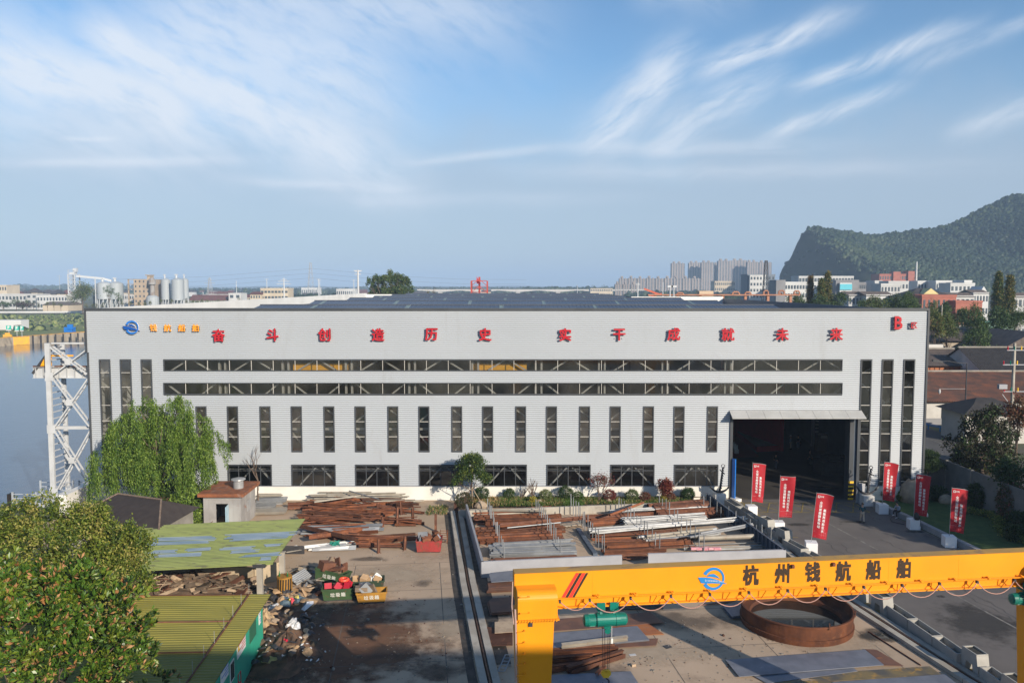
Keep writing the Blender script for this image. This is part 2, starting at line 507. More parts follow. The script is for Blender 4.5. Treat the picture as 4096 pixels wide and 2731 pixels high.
def strip(name, pts, w, z, m, **k):
 b = MB()
 for p, r_ in zip(pts[:-1], pts[1:]):
  d = (Vector(r_) - Vector(p)).normalized()
  s_ = Vector((-d.y, d.x, 0)) * w / 2
  b.quad(*[(c.x, c.y, z) for c in (p - s_, r_ - s_, r_ + s_, p + s_)])
 return b.build(name, m, kind='structure', **k)
strip('plaza_line', [G(3302, 2087), G(3560, 2225), G(3830, 2384), G(4250, 2612)], .14, .011, M_WLINE)
mk = MB()
R8 = lambda x, y: (2700 + x * .5102, 1500 + y * .5102)
Q4 = [G(*R8(480, 1000)), G(*R8(1400, 1000)), G(*R8(1530, 1076)), G(*R8(590, 1076))]
def lerp(a, b_, t): return a + (b_ - a) * t
def seg(mb, p, q_, w, z, m=0):
 d = (q_ - p).normalized()
 s_ = Vector((-d.y, d.x, 0)) * w / 2
 mb.quad(*[(c.x, c.y, z) for c in (p - s_, q_ - s_, q_ + s_, p + s_)], m)
for i in range(4): seg(mk, Q4[i], Q4[(i + 1) % 4], .13, .012 + .001 * i)
for i in range(7):
 t0, t1 = i / 7, (i + 1) / 7
 seg(mk, lerp(Q4[0], Q4[1], t0), lerp(Q4[3], Q4[2], t1), .11, .017 + .0006 * i)
 seg(mk, lerp(Q4[0], Q4[1], t1), lerp(Q4[3], Q4[2], t0), .11, .022 + .0006 * i)
mk.build('door_hatching', M_YLINE, kind='structure')
mk = MB()
RL = [p + Vector((1.0, 0, 0)) for p in rail_r] + [Vector((27.6, 30, 0))]
for p, r_ in zip(RL[:-1], RL[1:]): seg(mk, p, r_, .12, .013)
for i in range(26):
 t = i / 25 * (len(RL) - 1)
 k = min(int(t), len(RL) - 2)
 p = lerp(RL[k], RL[k + 1], t - k)
 seg(mk, p + Vector((.05, 0, 0)), p + Vector((1.0, -.25, 0)), .11, .0125)
mk.build('rail_hatching', M_YLINE, kind='structure')
rs = random.Random(3)
M_OIL = mat('oil_stain', (.05, .04, .034), (.085, .066, .05), 2.2, 1, .6)
M_MUD = mat('brown_mud', (.17, .082, .042), (.125, .062, .036), .7, 1, .9, bump=.25, c3=(.075, .042, .028), sc3=1.4)
def stain_mat(name, c, c2, k=1.0):
 """patch of dirt whose edge frays out into the concrete"""
 m_ = mat(name, c, c2, 1.4, 1, .8)
 t_ = m_.node_tree
 q_ = NG(t_)
 gn = q_.n('ShaderNodeTexCoord').outputs['Generated']
 sp_ = q_.n('ShaderNodeSeparateXYZ')
 q_.l(gn, sp_.inputs[0])
 dx_, dy_ = q_.m('SUBTRACT', sp_.outputs[0], .5), q_.m('SUBTRACT', sp_.outputs[1], .5)
 r_ = q_.m('MULTIPLY', q_.m('SQRT', q_.m('ADD', q_.m('MULTIPLY', dx_, dx_), q_.m('MULTIPLY', dy_, dy_))), 2.0)
 ps_ = q_.n('ShaderNodeNewGeometry').outputs['Position']
 nz_ = q_.m('ADD', q_.noise(ps_, .9, 8, .65), q_.m('MULTIPLY', q_.noise(ps_, .25, 3), .8))
 a_ = q_.m('MULTIPLY', q_.step(q_.m('ADD', r_, q_.m('MULTIPLY', q_.m('SUBTRACT', nz_, .9), 1.5)), .95, .25), k)
 q_.l(a_, t_.nodes['Principled BSDF'].inputs['Alpha'])
 return m_
def blot(name, c, rx, ry, z, m, rz=0.0):
 cs, sn_ = math.cos(rz), math.sin(rz)
 return sheet(name, [(c.x + x * cs - y * sn_, c.y + x * sn_ + y * cs) for x, y in ((-rx, -ry), (rx, -ry), (rx, ry), (-rx, ry))], z, m)
M_OIL = stain_mat('oil_stain', (.11, .085, .065), (.14, .11, .08), .5)
M_MUD = stain_mat('brown_mud', (.20, .095, .05), (.14, .07, .04), .95)
M_DUST = stain_mat('pale_dust', (.52, .42, .31), (.45, .36, .26), .6)
blot('muddy_ground', G(1300, 2570), 9.5, 8.0, .004, M_MUD)
for i, (u, v, rx, ry) in enumerate([(1480, 2235, 1.6, .6), (1590, 2600, 2.2, 1.2), (1690, 2330, 1.0, 1.0), (1740, 2680, 2.4, 1.4), (1280, 2470, 1.0, 3.2), (1150, 2700, 2.5, 2.0), (2700, 2480, 4.5, 2.0), (2400, 2690, 2.2, 1.2)]):
 blot('stained_ground', G(u, v), rx, ry, .0055 + i * .0002, M_OIL)
for i, (u, v, rx, ry) in enumerate([(1600, 2300, 5, 2.5), (1750, 2200, 3, 3), (2600, 2600, 5, 2), (1850, 2500, 3, 3), (3350, 2600, 4, 3)]):
 blot('dusty_ground', G(u, v), rx, ry, .0075 + i * .0002, M_DUST)
M_ASTAIN = stain_mat('dark_asphalt_stain', (.05, .046, .044), (.06, .055, .05), .75)
for i, (u, v, rx, ry) in enumerate([(3190, 2097, 1.3, .5), (3420, 2086, 1.6, .6), (3015, 1922, 2.0, .7), (3290, 1950, 1.8, .6), (3660, 2125, 1.0, .4), (3760, 2385, .5, .3), (3400, 2300, 3.5, 4), (3900, 2480, 3, 4)]):
 blot('stained_road', G(u, v), rx, ry, .0085 + i * .0002, M_ASTAIN)
M_JOINT = mat('slab_joint', (.10, .085, .07), (.14, .12, .10), 2, 1, .9)
mk = MB()
EXY = lambda a, b_: Vector((a * math.cos(R(6.5)) - b_ * math.sin(R(6.5)), a * math.sin(R(6.5)) + b_ * math.cos(R(6.5)), 0))
for i in range(-3, 6):
 if i != 1: seg(mk, EXY(i * 6.1 + 1.2, 28), EXY(i * 6.1 + 1.2, 58), .05, .0045)
for j in range(6): seg(mk, EXY(-15, 32 + j * 5.2), EXY(25, 32 + j * 5.2), .05, .0047)
mk.build('slab_joints', M_JOINT, kind='structure')
mk = MB()
for i in range(14):
 p0 = Vector((rs.uniform(24, 33), rs.uniform(50, 72), 0))
 for j in range(9):
  p1 = p0 + Vector((rs.uniform(-.25, .3), -.45 + rs.uniform(-.2, .2), 0))
  seg(mk, p0, p1, .03, .0135)
  p0 = p1
mk.build('asphalt_cracks', mat('tar_crack', (.03, .028, .028)), kind='structure')
pm = mat('puddle_water', (.02, .018, .015), None, rough=.03, spec=.8)
blot('puddle', G(3530, 2540), 1.5, 1.1, .0095, stain_mat('wet_patch', (.045, .04, .035), (.055, .05, .04), .9))
blot('puddle', G(3528, 2542), .55, .32, .0105, pm)
YF = 75.0
zf = lambda v: W(2048, v, YF).z
xf = lambda u, v=1500: W(u, v, YF).x
M_GLASS = glass_mat('hall_window_glass', (.80, .82, .82), .10, .05, .16)
M_GLASSD = glass_mat('dark_window_glass', (.72, .75, .78), .05, .03, .03)
M_BRACE = mat('pale_steel_bracing', (.50, .48, .44), (.42, .40, .37), .6, 1, .6)
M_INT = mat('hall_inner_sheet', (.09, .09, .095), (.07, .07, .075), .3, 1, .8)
hall = thing('assembly_hall', 'long grey corrugated steel hall with red slogan, strip windows and a big open door', 'building', (0, YF, 0))
XL, XR = xf(361, 1600), xf(3703, 1500)
XLT = xf(343, 1260)
ZT, ZB = zf(1240), zf(1945)
ZSTEP = zf(1408)
openings = []      # x0, x1, z0, z1
def opening(u0, u1, v0, v1):
 vm = (v0 + v1) / 2
 o_ = (xf(u0, vm), xf(u1, vm), zf(v1), zf(v0))
 openings.append(o_)
 return o_
strips = [opening(655, 3369, 1438, 1483), opening(655, 3369, 1531, 1577)]
talls = []
for k in range(-1, 8):
 talls.append(opening(1041 + 255.3 * k, 1082.5 + 255.3 * k, 1626, 1806))
for k in range(0, 8):
 talls.append(opening(911 + 254.8 * k, 953 + 254.8 * k, 1626, 1806))
towers = [opening(a, b_, 1438, 1955) for a, b_ in ((406, 449), (489, 532), (572, 614), (3437, 3480), (3521, 3565), (3607, 3651))]
lows = [opening(912 + 255 * k, 1087 + 255 * k, 1859, 1945) for k in range(8)]
door = (xf(2919, 1800), xf(3437, 1800), 0.0, zf(1650))
openings.append(door)
b = MB()
P = .195
z = ZB
while z < ZT - .02:
 z1 = min(z + P, ZT)
 zc = (z + z1) / 2
 x0 = XLT if zc > ZSTEP else XL
 cuts = sorted([(o_[0], o_[1]) for o_ in openings if o_[2] < zc < o_[3]])
 xs, cur = [], x0
 for c0, c1 in cuts:
  if c0 > cur: xs.append((cur, c0))
  cur = max(cur, c1)
 if cur < XR: xs.append((cur, XR))
 h = z1 - z
 for a, e in xs:
  n = max(1, int((e - a) / 13))
  for i in range(n):
   p0, p1 = a + (e - a) * i / n, a + (e - a) * (i + 1) / n
   za, zb_ = z, z + h * .60
   yf, yb = YF, YF + .058
   b.add([(p0, yf, za), (p1, yf, za), (p1, yb, zb_), (p0, yb, zb_), (p1, yf, z1), (p0, yf, z1)], [(0, 1, 2, 3), (3, 2, 4, 5)])
 z = z1
b.build('cladding', M_CLAD, hall)
b = MB()
zs = sorted(set([0.0, ZT] + [o_[2] for o_ in openings] + [o_[3] for o_ in openings]))
for za, zb_ in zip(zs[:-1], zs[1:]):
 zc = (za + zb_) / 2
 cur = XL
 for c0, c1 in sorted([(o_[0], o_[1]) for o_ in openings if o_[2] <= zc <= o_[3]]) + [(XR, XR)]:
  if c0 > cur + 1e-3: b.box(cur, YF + .075, za, c0, YF + .16, zb_)
  cur = max(cur, c1)
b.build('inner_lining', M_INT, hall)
b = MB()
for a, e in ((XL + .02, door[0] - .05), (door[1] + .05, XR - .02)):
 b.box(a, YF - .10, -.05, e, YF + .058, ZB + .02)
 b.box(a, YF - .14, ZB + .02, e, YF + .02, ZB + .07, 1)
b.build('plinth', [M_PLINTH, M_GREYP], hall)
b = MB()
b.box(XLT - .12, YF - .08, ZT - .05, XR + .12, YF + .3, ZT + .18)
b.box(XR - .02, YF - .07, ZB, XR + .16, YF + .3, ZT - .06)
b.box(XL - .14, YF - .07, ZB, XL + .02, YF + .3, ZSTEP - .02)
b.box(XLT - .14, YF - .07, ZSTEP - .02, XLT + .02, YF + .3, ZT - .06)
b.split('edge_trim', M_TRIM, hall)
def window(o_, cols, rows, frame=.10, name='window', glass=None, bar_=.05, sashy=False):
 x0, x1, z0, z1 = o_
 f = MB()
 y0, y1 = YF - .05, YF + .10
 f.box(x0 - .02, y0, z0 - .02, x1 + .02, y1, z0 + frame)
 f.box(x0 - .02, y0, z1 - frame, x1 + .02, y1, z1 + .02)
 f.box(x0 - .02, y0, z0 + frame, x0 + frame, y1, z1 - frame)
 f.box(x1 - frame, y0, z0 + frame, x1 + .02, y1, z1 - frame)
 w_ = f.build(name, M_TRIM, hall)
 mm = MB()
 for c in cols:
  xx = x0 + (x1 - x0) * c
  mm.box(xx - bar_ / 2, YF - .02, z0 + frame, xx + bar_ / 2, YF + .06, z1 - frame)
 for r_ in rows:
  zz = z0 + (z1 - z0) * r_
  mm.box(x0 + frame, YF - .025, zz - bar_ / 2, x1 - frame, YF + .055, zz + bar_ / 2)
 if cols or rows:
  mm.split('glazing_bar', M_TRIM if sashy else M_BRACE, w_)
 p = MB()
 p.quad((x0 + frame, YF + .03, z0 + frame), (x1 - frame, YF + .03, z0 + frame), (x1 - frame, YF + .03, z1 - frame), (x0 + frame, YF + .03, z1 - frame))
 p.build('pane', glass or M_GLASS, w_)
for s_ in strips:
 n = 31
 window(s_, [i / n for i in range(1, n)], [], .06, 'strip_window', bar_=.045)
for t_ in talls: window(t_, [], [.333, .667], .085, 'tall_window')
for t_ in towers: window(t_, [], [.06, .19, .30, .43, .53, .65, .79, .9], .09, 'corner_window')
for l_ in lows: window(l_, [.245, .49, .745], [.74], .075, 'workshop_window', sashy=True, bar_=.07, glass=M_GLASSD)
zc_ = {v: zf(v) for v in (1437, 1515, 1615, 1710, 1863, 2000)}
cols_x = [xf(1134 + 255.3 * k) for k in range(-3, 11)]
YB = YF + .75
for x in cols_x:
 if door[0] + .5 < x < door[1] - .5: continue
 b = MB()
 for s_ in (-.28, .28):
  b.box(x + s_ - .09, YB - .1, 0, x + s_ + .09, YB + .25, ZT - .4)
 b.split('column', M_BRACE, hall)
for xa, xb in zip(cols_x[:-1], cols_x[1:]):
 xm = (xa + xb) / 2
 indoor = door[0] - 1 < xm < door[1] + 1
 b = MB()
 for vm, vc in ((1437, 1515), (1615, 1515), (1615, 1710), (1863, 1710), (1863, 2000)):
  if indoor and vc > 1600: continue
  for xc in (xa, xb):
   b.bar((xm, YB, zc_[vm]), (xc, YB, zc_[vc]), .14, .14)
 if not indoor:
  b.bar((xa, YB + .2, zf(1722)), (xb, YB + .2, zf(1722)), .2, .2)
  b.bar((xa, YB + .2, zf(1872)), (xb, YB + .2, zf(1872)), .12, .12)
  b.bar((xa, YB + .35, zf(1884)), (xb, YB + .35, zf(1884)), .08, .08)
 b.build('bracing', M_BRACE, hall)
b = MB()
for x0, x1 in ((XL + .3, cols_x[0]), (cols_x[-1], XR - .3)):
 xm = (x0 + x1) / 2
 for va, vb in ((1440, 1520), (1600, 1520), (1600, 1690), (1770, 1690), (1770, 1850), (1940, 1850)):
  b.bar((xm, YB, zf(va)), (x0, YB, zf(vb)), .17)
  b.bar((xm, YB, zf(va)), (x1, YB, zf(vb)), .17)
 for v in (1800, 1812):
  b.bar((x0, YB + .15, zf(v)), (x1, YB + .15, zf(v)), .2, .16)
b.build('bracing', M_BRACE, hall)
BW, ZE, ZR = 24.0, 16.95, 18.33
M_VAL = mat('roof_gutter_grey', (.07, .08, .10), None, rough=.6)
for k in range(6):
 y0, y1 = YF + .35 + BW * k, YF + .35 + BW * (k + 1)
 xl, xr = -27.5, (28.6 if k < 3 else 22.5)
 ym = (y0 + y1) / 2
 b = MB()
 n = int((xr - xl) / .42)
 for i in range(n):      # standing seams
  xa, xb = xl + (xr - xl) * i / n, xl + (xr - xl) * (i + 1) / n
  mt = 1 if (i + 11 * (k % 2)) % 24 == 14 else 0
  xs = xa + (xb - xa) * .8
  for (pa, pb, dz0, dz1) in ((xa, xs, 0, 0), (xs, (xs + xb) / 2, 0, .05), ((xs + xb) / 2, xb, .05, 0)):
   b.quad((pa, y0, ZE + dz0), (pb, y0, ZE + dz1), (pb, ym, ZR + dz1), (pa, ym, ZR + dz0), mt)
   b.quad((pa, ym, ZR + dz0), (pb, ym, ZR + dz1), (pb, y1, ZE + dz1), (pa, y1, ZE + dz0), 0)
 b.add([(xl, y0, ZE), (xl, y1, ZE), (xl, ym, ZR)], [(0, 2, 1)])
 b.add([(xr, y0, ZE), (xr, y1, ZE), (xr, ym, ZR)], [(0, 1, 2)])
 b.box(xl - .05, ym - .25, ZR - .02, xr + .05, ym + .25, ZR + .07, 2)
 b.build('roof', [M_ROOF, M_SKYL, M_VAL], hall)
b = MB()
YE, YM = YF + BW * 6, YF + BW * 3
b.box(XLT, YF + .31, 16.6, -27.5, YE, 16.85)
b.box(28.6, YF + .31, 16.6, XR, YM, 16.85)
b.box(22.5, YM, 16.6, 24.4, YE, 16.85)
b.split('side_gutter', M_VAL, hall)
b = MB()
M_PARW = mat('white_parapet_sheet', (.72, .72, .70), (.64, .64, .62), .2, 1, .6)
b.box(XLT, YF + .31, 0, XLT + .25, YE, ZT + .12)
b.box(XLT + .26, YE - .25, 0, -18, YE, 17.95)
b.box(22, YM, 0, XR - .26, YM + .25, 18.35)
b.box(-10, YE - .25, 0, -2, YE, 17.95)
b.split('parapet', M_PARW, hall)
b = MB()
b.box(XR - .25, YF + .31, 0, XR, YM, ZT - .10)  # right parapet: shade on its inner face is put into the dark blue
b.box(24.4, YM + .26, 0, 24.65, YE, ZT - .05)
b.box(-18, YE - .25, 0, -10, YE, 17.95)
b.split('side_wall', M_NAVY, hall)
b = MB()
b.box(-2, YE - .25, 0, 24.4, YE, 17.95)
b.build('end_wall', mat('pale_green_sheet', (.25, .37, .30), (.20, .32, .26), .4, 1, .6), hall)
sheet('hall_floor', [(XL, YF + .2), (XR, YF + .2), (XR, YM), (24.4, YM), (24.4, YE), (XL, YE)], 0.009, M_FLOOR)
b = MB()
dx0, dx1, dz = door[0], door[1], door[3]
b.box(dx0 - .02, YF - .10, 0, dx0 + .25, YF + .9, dz)
b.box(dx1 - .95, YF - .06, 0, dx1 - .55, YF + 1.0, dz)
b.box(dx1 - .25, YF - .12, 0, dx1 + .02, YF + .9, dz)
b.split('door_frame', M_TRIM, hall)
b = MB()
b.box(dx1 - .55, YF + .1, 0, dx1 - .25, YF + .3, dz)
b.box(dx0 + .25, YF + .3, dz - .5, dx1 - .95, YF + .7, dz + .2)
b.split('folded_door', M_NAVY, hall)
zc0, zc1 = zf(1641) + .0, zf(1641) - .55
n = 8
b = MB()
xa, xb = dx0 - .12, dx1 + .1
for i in range(n):
 p0, p1 = xa + (xb - xa) * i / n + .012, xa + (xb - xa) * (i + 1) / n - .012
 v = [(p0, YF - .02, zc0), (p1, YF - .02, zc0), (p1, YF - 1.15, zc1), (p0, YF - 1.15, zc1)]
 lo_ = [(x, y, zz - .07) for x, y, zz in v]
 b.add(v + lo_, [(0, 3, 2, 1), (4, 5, 6, 7), (3, 7, 6, 2), (0, 1, 5, 4), (0, 4, 7, 3), (1, 2, 6, 5)])
b.build('door_canopy', mat('canopy_sheet', (.42, .42, .41), (.36, .36, .35), .5, 1, .5, c3=(.42, .33, .25), sc3=1.5, lo3=.66), hall)
hz = MB()
for i in range(9):
 hz.box(dx1 - 1.0, YF - .16, .05 + i * .2, dx1 - .5, YF - .105, .05 + (i + 1) * .2, i % 2)
hz.build('hazard_panel', [mat('yellow_paint', (.75, .45, .03)), M_BLACK], hall)
def glyphs(text, size, depth, bold=.0, front=0, side=1, step=None):
 """letters facing -Y, centred on the origin, as one MB each"""
 out = []
 for ch in text:
  cu = bpy.data.curves.new('glyph', 'FONT')
  cu.body, cu.size, cu.extrude = ch, size, depth / 2
  cu.resolution_u = 2
  ob = bpy.data.objects.new('glyph', cu)
  COL.objects.link(ob)
  dg = bpy.context.evaluated_depsgraph_get()
  me = bpy.data.meshes.new_from_object(ob.evaluated_get(dg))
  bpy.data.objects.remove(ob)
  bpy.data.curves.remove(cu)
  vs = np.array([v.co[:] for v in me.vertices])
  c = (vs.min(0) + vs.max(0)) / 2
  vs = vs - c
  mb = MB()
  base = [(x, -zz, y) for x, y, zz in vs]
  offs = [(0, 0)] if not bold else [(-1, -1), (1, -1), (1, 1), (-1, 1), (0, 0)]
  for k, (ox, oz) in enumerate(offs):      # the same strokes laid side by side make them heavy
   mb.v0 = len(mb.v)
   mb.v += [(x + ox * bold * size, y - .003 * k * min(1, depth * 20), zz + oz * bold * size) for x, y, zz in base]
   mb.f += [tuple(i + mb.v0 for i in p.vertices) for p in me.polygons]
   mb.m += [front if abs(p.normal.z) > .7 else side for p in me.polygons]
  bpy.data.meshes.remove(me)
  out.append(mb)
 return out
def shift(mb, M):
 mb.v = [tuple(M @ Vector(p)) for p in mb.v]
 return mb
M_RIM = mat('white_letter_rim', (.72, .70, .70), None, rough=.5)
M_ORG = mat('orange_sign_face', (.86, .32, .012), None, rough=.4)
slog = thing('slogan_sign', 'row of twelve big red Chinese slogan characters along the grey hall front', 'sign', (0, YF - .2, zf(1340)))
spots = [(875, 1341), (1091, 1339), (1298, 1338), (1513, 1338), (1726, 1337), (1941, 1337), (2261, 1338), (2477, 1338), (2695, 1336), (2912, 1337), (3129, 1337), (3345, 1336)]
for mb, (u, v) in zip(glyphs('奋斗创造历史实干成就未来', 1.25, .14, .023), spots):
 p = W(u, v, YF - .22)
 shift(mb, Matrix.Translation(p)).build('sign_character', [M_RED, M_RIM], slog)
 st = MB()
 for dx, dz_ in ((-.35, .35), (.35, .35), (-.35, -.35), (.35, -.35)):
  st.box(p.x + dx - .02, YF - .16, p.z + dz_ - .02, p.x + dx + .02, YF + .01, p.z + dz_ + .02)
 st.split('bracket', M_WHITE, slog)
comp = thing('company_sign', 'blue ship emblem and four small orange characters high on the hall corner', 'sign', (xf(660), YF - .2, zf(1310)))
for mb, (u, v) in zip(glyphs('钱航船舶', .70, .12, .022), [(614, 1310), (671, 1311), (728, 1311), (783, 1311)]):
 shift(mb, Matrix.Translation(W(u, v, YF - .2))).build('sign_character', [M_ORG, M_RIM], comp)
def emblem(s_, th):
 """ring open at one side, with a pointed hull crossing it; faces -Y, about 2 s wide"""
 ring, hull, cab = MB(), MB(), MB()
 def slab(mb, pts, y0, y1):
  n_ = len(pts)
  v = [(x * s_, y0, zz * s_) for x, zz in pts] + [(x * s_, y1, zz * s_) for x, zz in pts]
  mb.add(v, [tuple(range(n_)), tuple(range(2 * n_ - 1, n_ - 1, -1))], 0)
  mb.add(v, [(i, n_ + i, n_ + (i + 1) % n_, (i + 1) % n_) for i in range(n_)], 1)
 def arc(a0, a1, n_=26):
  for i in range(n_):
   q0, q1 = [R(a0 + (a1 - a0) * (i + j) / n_) for j in (0, 1)]
   def wid(a):      # band is thick at the left, thin at the right
    return .13 + .12 * (0.5 - 0.5 * math.cos(a))
   pt = lambda a, r_: (.05 + r_ * math.cos(a), r_ * math.sin(a))
   slab(ring, [pt(q0, .78 - wid(q0)), pt(q0, .78), pt(q1, .78), pt(q1, .78 - wid(q1))][::-1], 0, th)
 arc(-22, 152)
 arc(210, 338)
 slab(hull, [(-1.0, .14), (-.55, .13), (-.1, .06), (.4, -.10), (1.0, -.38), (.55, -.34), (.0, -.30), (-.45, -.29), (-.78, -.25)], -.02, th - .01)
 slab(cab, [(-.42, .17), (-.2, .33), (.1, .34), (.34, .18), (.52, .0), (.2, .09), (-.1, .15)], -.01, th - .02)
 return ring, hull, cab
e_ = emblem(.82, .12)
pe = W(525, 1309, YF - .26)
M_BLUE2 = mat('deep_blue_enamel', (.008, .075, .33), None, rough=.3)
for mb, nm, mt in zip(e_, ('emblem_ring', 'emblem_hull', 'emblem_cabin'), (M_BLUE, M_BLUE2, M_BLUE2)):
 shift(mb, Matrix.Translation(pe)).build(nm, [mt, M_RIM], comp)
zone = thing('zone_sign', 'red letter B and small character at the upper right hall corner', 'sign', (xf(3590), YF - .2, zf(1291)))
mbs = glyphs('B', 1.72, .16, .02) + glyphs('区', .66, .12, .02)
for mb, (u, v), sx in zip(mbs, [(3593, 1291), (3656, 1301)], (.86, 1)):
 mb.v = [(p[0] * sx, p[1], p[2]) for p in mb.v]
 shift(mb, Matrix.Translation(W(u, v, YF - .22))).build('sign_character', [M_RED, M_RIM], zone)
for u0, u1, nm in ((1212, 1412, 'left'), (1898, 2098, 'middle')):
 oc = thing('overhead_crane', 'orange overhead crane behind the upper strip window, %s one' % ('left' if nm == 'left' else 'nearer the middle'), 'crane', (xf((u0 + u1) / 2), YF + 4, 12))
 b = MB()
 p0, p1 = W(u0, 1452, YF + 4), W(u1, 1452, YF + 4)
 b.box(p0.x, YF + 1.6, p0.z - .6, p1.x, YF + 26, p0.z - .05)
 b.box(p0.x - .2, YF + 1.15, p0.z - .62, p1.x + .2, YF + 1.59, p0.z + .25)
 b.build('girder', mat('indoor_crane_paint', (.85, .42, .02)), oc)
 b = MB()
 b.box(p0.x + 1, YF + 8, p0.z - .04, p1.x - 1, YF + 9.5, p0.z + .8)
 b.build('trolley', M_DARKST, oc)
back_w = thing('stage_backdrop', 'tall red stage backdrop standing inside the hall door', 'backdrop', (33, 98, 0))
b = MB()
pA, pB = G(*R8(836, 598)), Vector((29.6, 112, 0))
b.bar(pA + Vector((0, 0, 4.4)), pB + Vector((0, 0, 4.4)), .5, 8.8)
b.build('panel', M_REDB, back_w)
stg = thing('stage', 'low grey stage with red skirt inside the hall', 'stage', (28, 104, 0))
pts = [G(*R8(488, 484)), G(*R8(640, 604)), G(*R8(812, 594)), G(*R8(690, 478))]
b = MB()
b.prism([(p.x, p.y) for p in pts], .02, .7, 1, 0)
b.build('platform', [mat('stage_carpet', (.20, .19, .20)), M_REDB], stg)
cp = [G(*R8(300, 500)), G(*R8(430, 652)), G(*R8(660, 640)), G(*R8(500, 470))]
sheet('red_carpet', [(p.x, p.y) for p in cp], .02, mat('red_carpet_pile', (.22, .012, .018)))
lect = thing('lectern', 'white lectern standing on the stage inside the hall', 'lectern', tuple(G(*R8(604, 497))))
pl = G(*R8(604, 500))
b = MB()
b.cbox(pl + Vector((0, 0, .75)), .62, .5, 1.3)
b.cbox(pl + Vector((0, 0, 1.52)), .95, .6, .16, tilt=(R(-12), 0))
b.build('body', M_WHITE, lect)
for i in range(5):
 p = G(*R8(446 + 13 * i, 566 + 12 * i)) + Vector((-.25, .1, 0))
 ch = thing('covered_chair', 'chair under a white cover in the row beside the red carpet', 'chair', tuple(p), 0, 'white covered chairs inside the hall')
 b = MB()
 b.cbox(p + Vector((0, 0, .25)), .48, .48, .5)
 b.build('seat', M_WHITE, ch)
 b = MB()
 b.cbox(p + Vector((0, .22, .72)), .48, .08, .5, tilt=(R(-6), 0))
 b.build('backrest', M_WHITE, ch)
lad = thing('wall_ladder', 'steel ladder with pale rungs on a column inside the hall', 'ladder', tuple(G(*R8(1100, 560))))
pl = G(*R8(1100, 560))
b = MB()
for i in range(14): b.cbox(pl + Vector((.1, -.1, .6 + i * .45)), .42, .05, .07)
b.split('rung', M_WHITE, lad)
b = MB()
b.cbox(pl + Vector((-.25, .3, 4.4)), .3, .3, 8.8)
b.build('post', M_GREYP, lad)
eq = thing('machine_pile', 'dark covered machine just inside the right of the hall door', 'machine', tuple(G(*R8(1270, 780))))
pq = G(*R8(1285, 775))
b = MB()
b.cbox(pq + Vector((0, .8, .7)), 4.2, 2.4, 1.4, R(4))
b.cbox(pq + Vector((-.6, .9, 1.65)), 1.6, 1.2, .5, R(20))
b.cbox(pq + Vector((1.0, .8, 1.6)), 1.1, 1.3, .4, R(-15))
b.build('cover', mat('black_cloth', (.02, .02, .022), (.03, .03, .03), 3, 1, .9), eq)
cab = thing('tool_cabinet', 'brown cabinet deep inside the hall by the ladder', 'cabinet', tuple(G(*R8(1165, 600))))
pq = G(*R8(1165, 600))
b = MB()
b.cbox(pq + Vector((0, .5, 1.1)), 1.5, .9, 2.2)
b.build('body', mat('brown_box', (.11, .08, .06)), cab)
b = MB()
b.cbox(pq + Vector((0, .0, 1.85)), .8, .06, .35)
b.build('drawer', M_CONC, cab)
CA, CB = G(2058, 2295, 10.05), G(4096, 2208, 10.05)
cdir = (CB - CA).normalized()
CANG = math.atan2(cdir.y, cdir.x)
CM = Matrix.Translation((CA.x, CA.y, 0)) @ Matrix.Rotation(CANG, 4, 'Z')
CMI = CM.inverted()
def CR(u, v, ly=0.0):
 """photo point on the upright plane ly of the crane, as (along, up)"""
 rx, ry, rz = ray(u, v)
 o_ = CMI @ Vector((0, 0, CAM_H))
 d_ = CMI.to_3x3() @ Vector((rx, ry, rz))
 t = (ly - o_.y) / d_.y
 p = o_ + d_ * t
 return p.x, p.z
R5 = lambda x, y: (1600 + x * .53, 1900 + y * .53)
R6 = lambda x, y: (2500 + x * .4025, 2100 + y * .4025)
R7 = lambda x, y: (3200 + x * .4023, 2100 + y * .4023)
crane = thing('gantry_crane', 'orange yellow gantry crane with black lettering across the foreground', 'crane', (CA.x, CA.y, 0), CANG)
zpb = CR(*R5(1200, 925))[1]
zib = CR(*R5(1200, 1010))[1]
GL = 24.2
g_ = MB(CM)
g_.box(0, 0, zpb, GL, .52, 10.05)
for i in range(1, 9):
 g_.box(i * 2.9 - .012, -.004, zpb + .01, i * 2.9 + .012, .524, 10.054)
g_.box(.01, .012, 10.056, GL - .01, .508, 10.06, 1)
gird = g_.build('girder', [M_YEL, mat('dusty_crane_top', (.46, .26, .06), (.36, .22, .07), .8, 1, .7, c3=(.24, .15, .08), sc3=1.5)], crane)
b = MB(CM)
b.box(.05, .20, zib + .03, GL, .32, zpb - .002)
b.box(.05, .06, zib - .015, GL, .46, zib + .03)
b.build('runway_beam', M_YEL, crane)
b = MB(CM)
b.box(.3, -.16, zpb + .02, GL, -.10, zpb + .035)
b.box(.3, -.10, zpb - .03, GL, -.085, zpb + .035)
b.build('cable_rail', M_YEL, crane)
bx0, _ = CR(*R6(75, 680))
for i in range(-1, 16):
 x = bx0 + i * 1.41
 if x < 1.9 or x > GL - 1: continue
 k = MB(CM)
 k.bar((x - .10, -.004, zpb + .02), (x + .0, -.17, zpb + .13), .04, .03)
 k.bar((x + .0, -.17, zpb + .13), (x + .10, -.17, zpb + .02), .04, .03)
 k.box(x + .09, -.17, zpb + .01, x + .14, -.01, zpb + .08)
 k.bar((x - .5, -.1, zpb - .03), (x - .62, .06, zib + .03), .03, .03)  # diagonal rod added in place of the bracket's shadow
 k.split('bracket', M_YEL, crane)
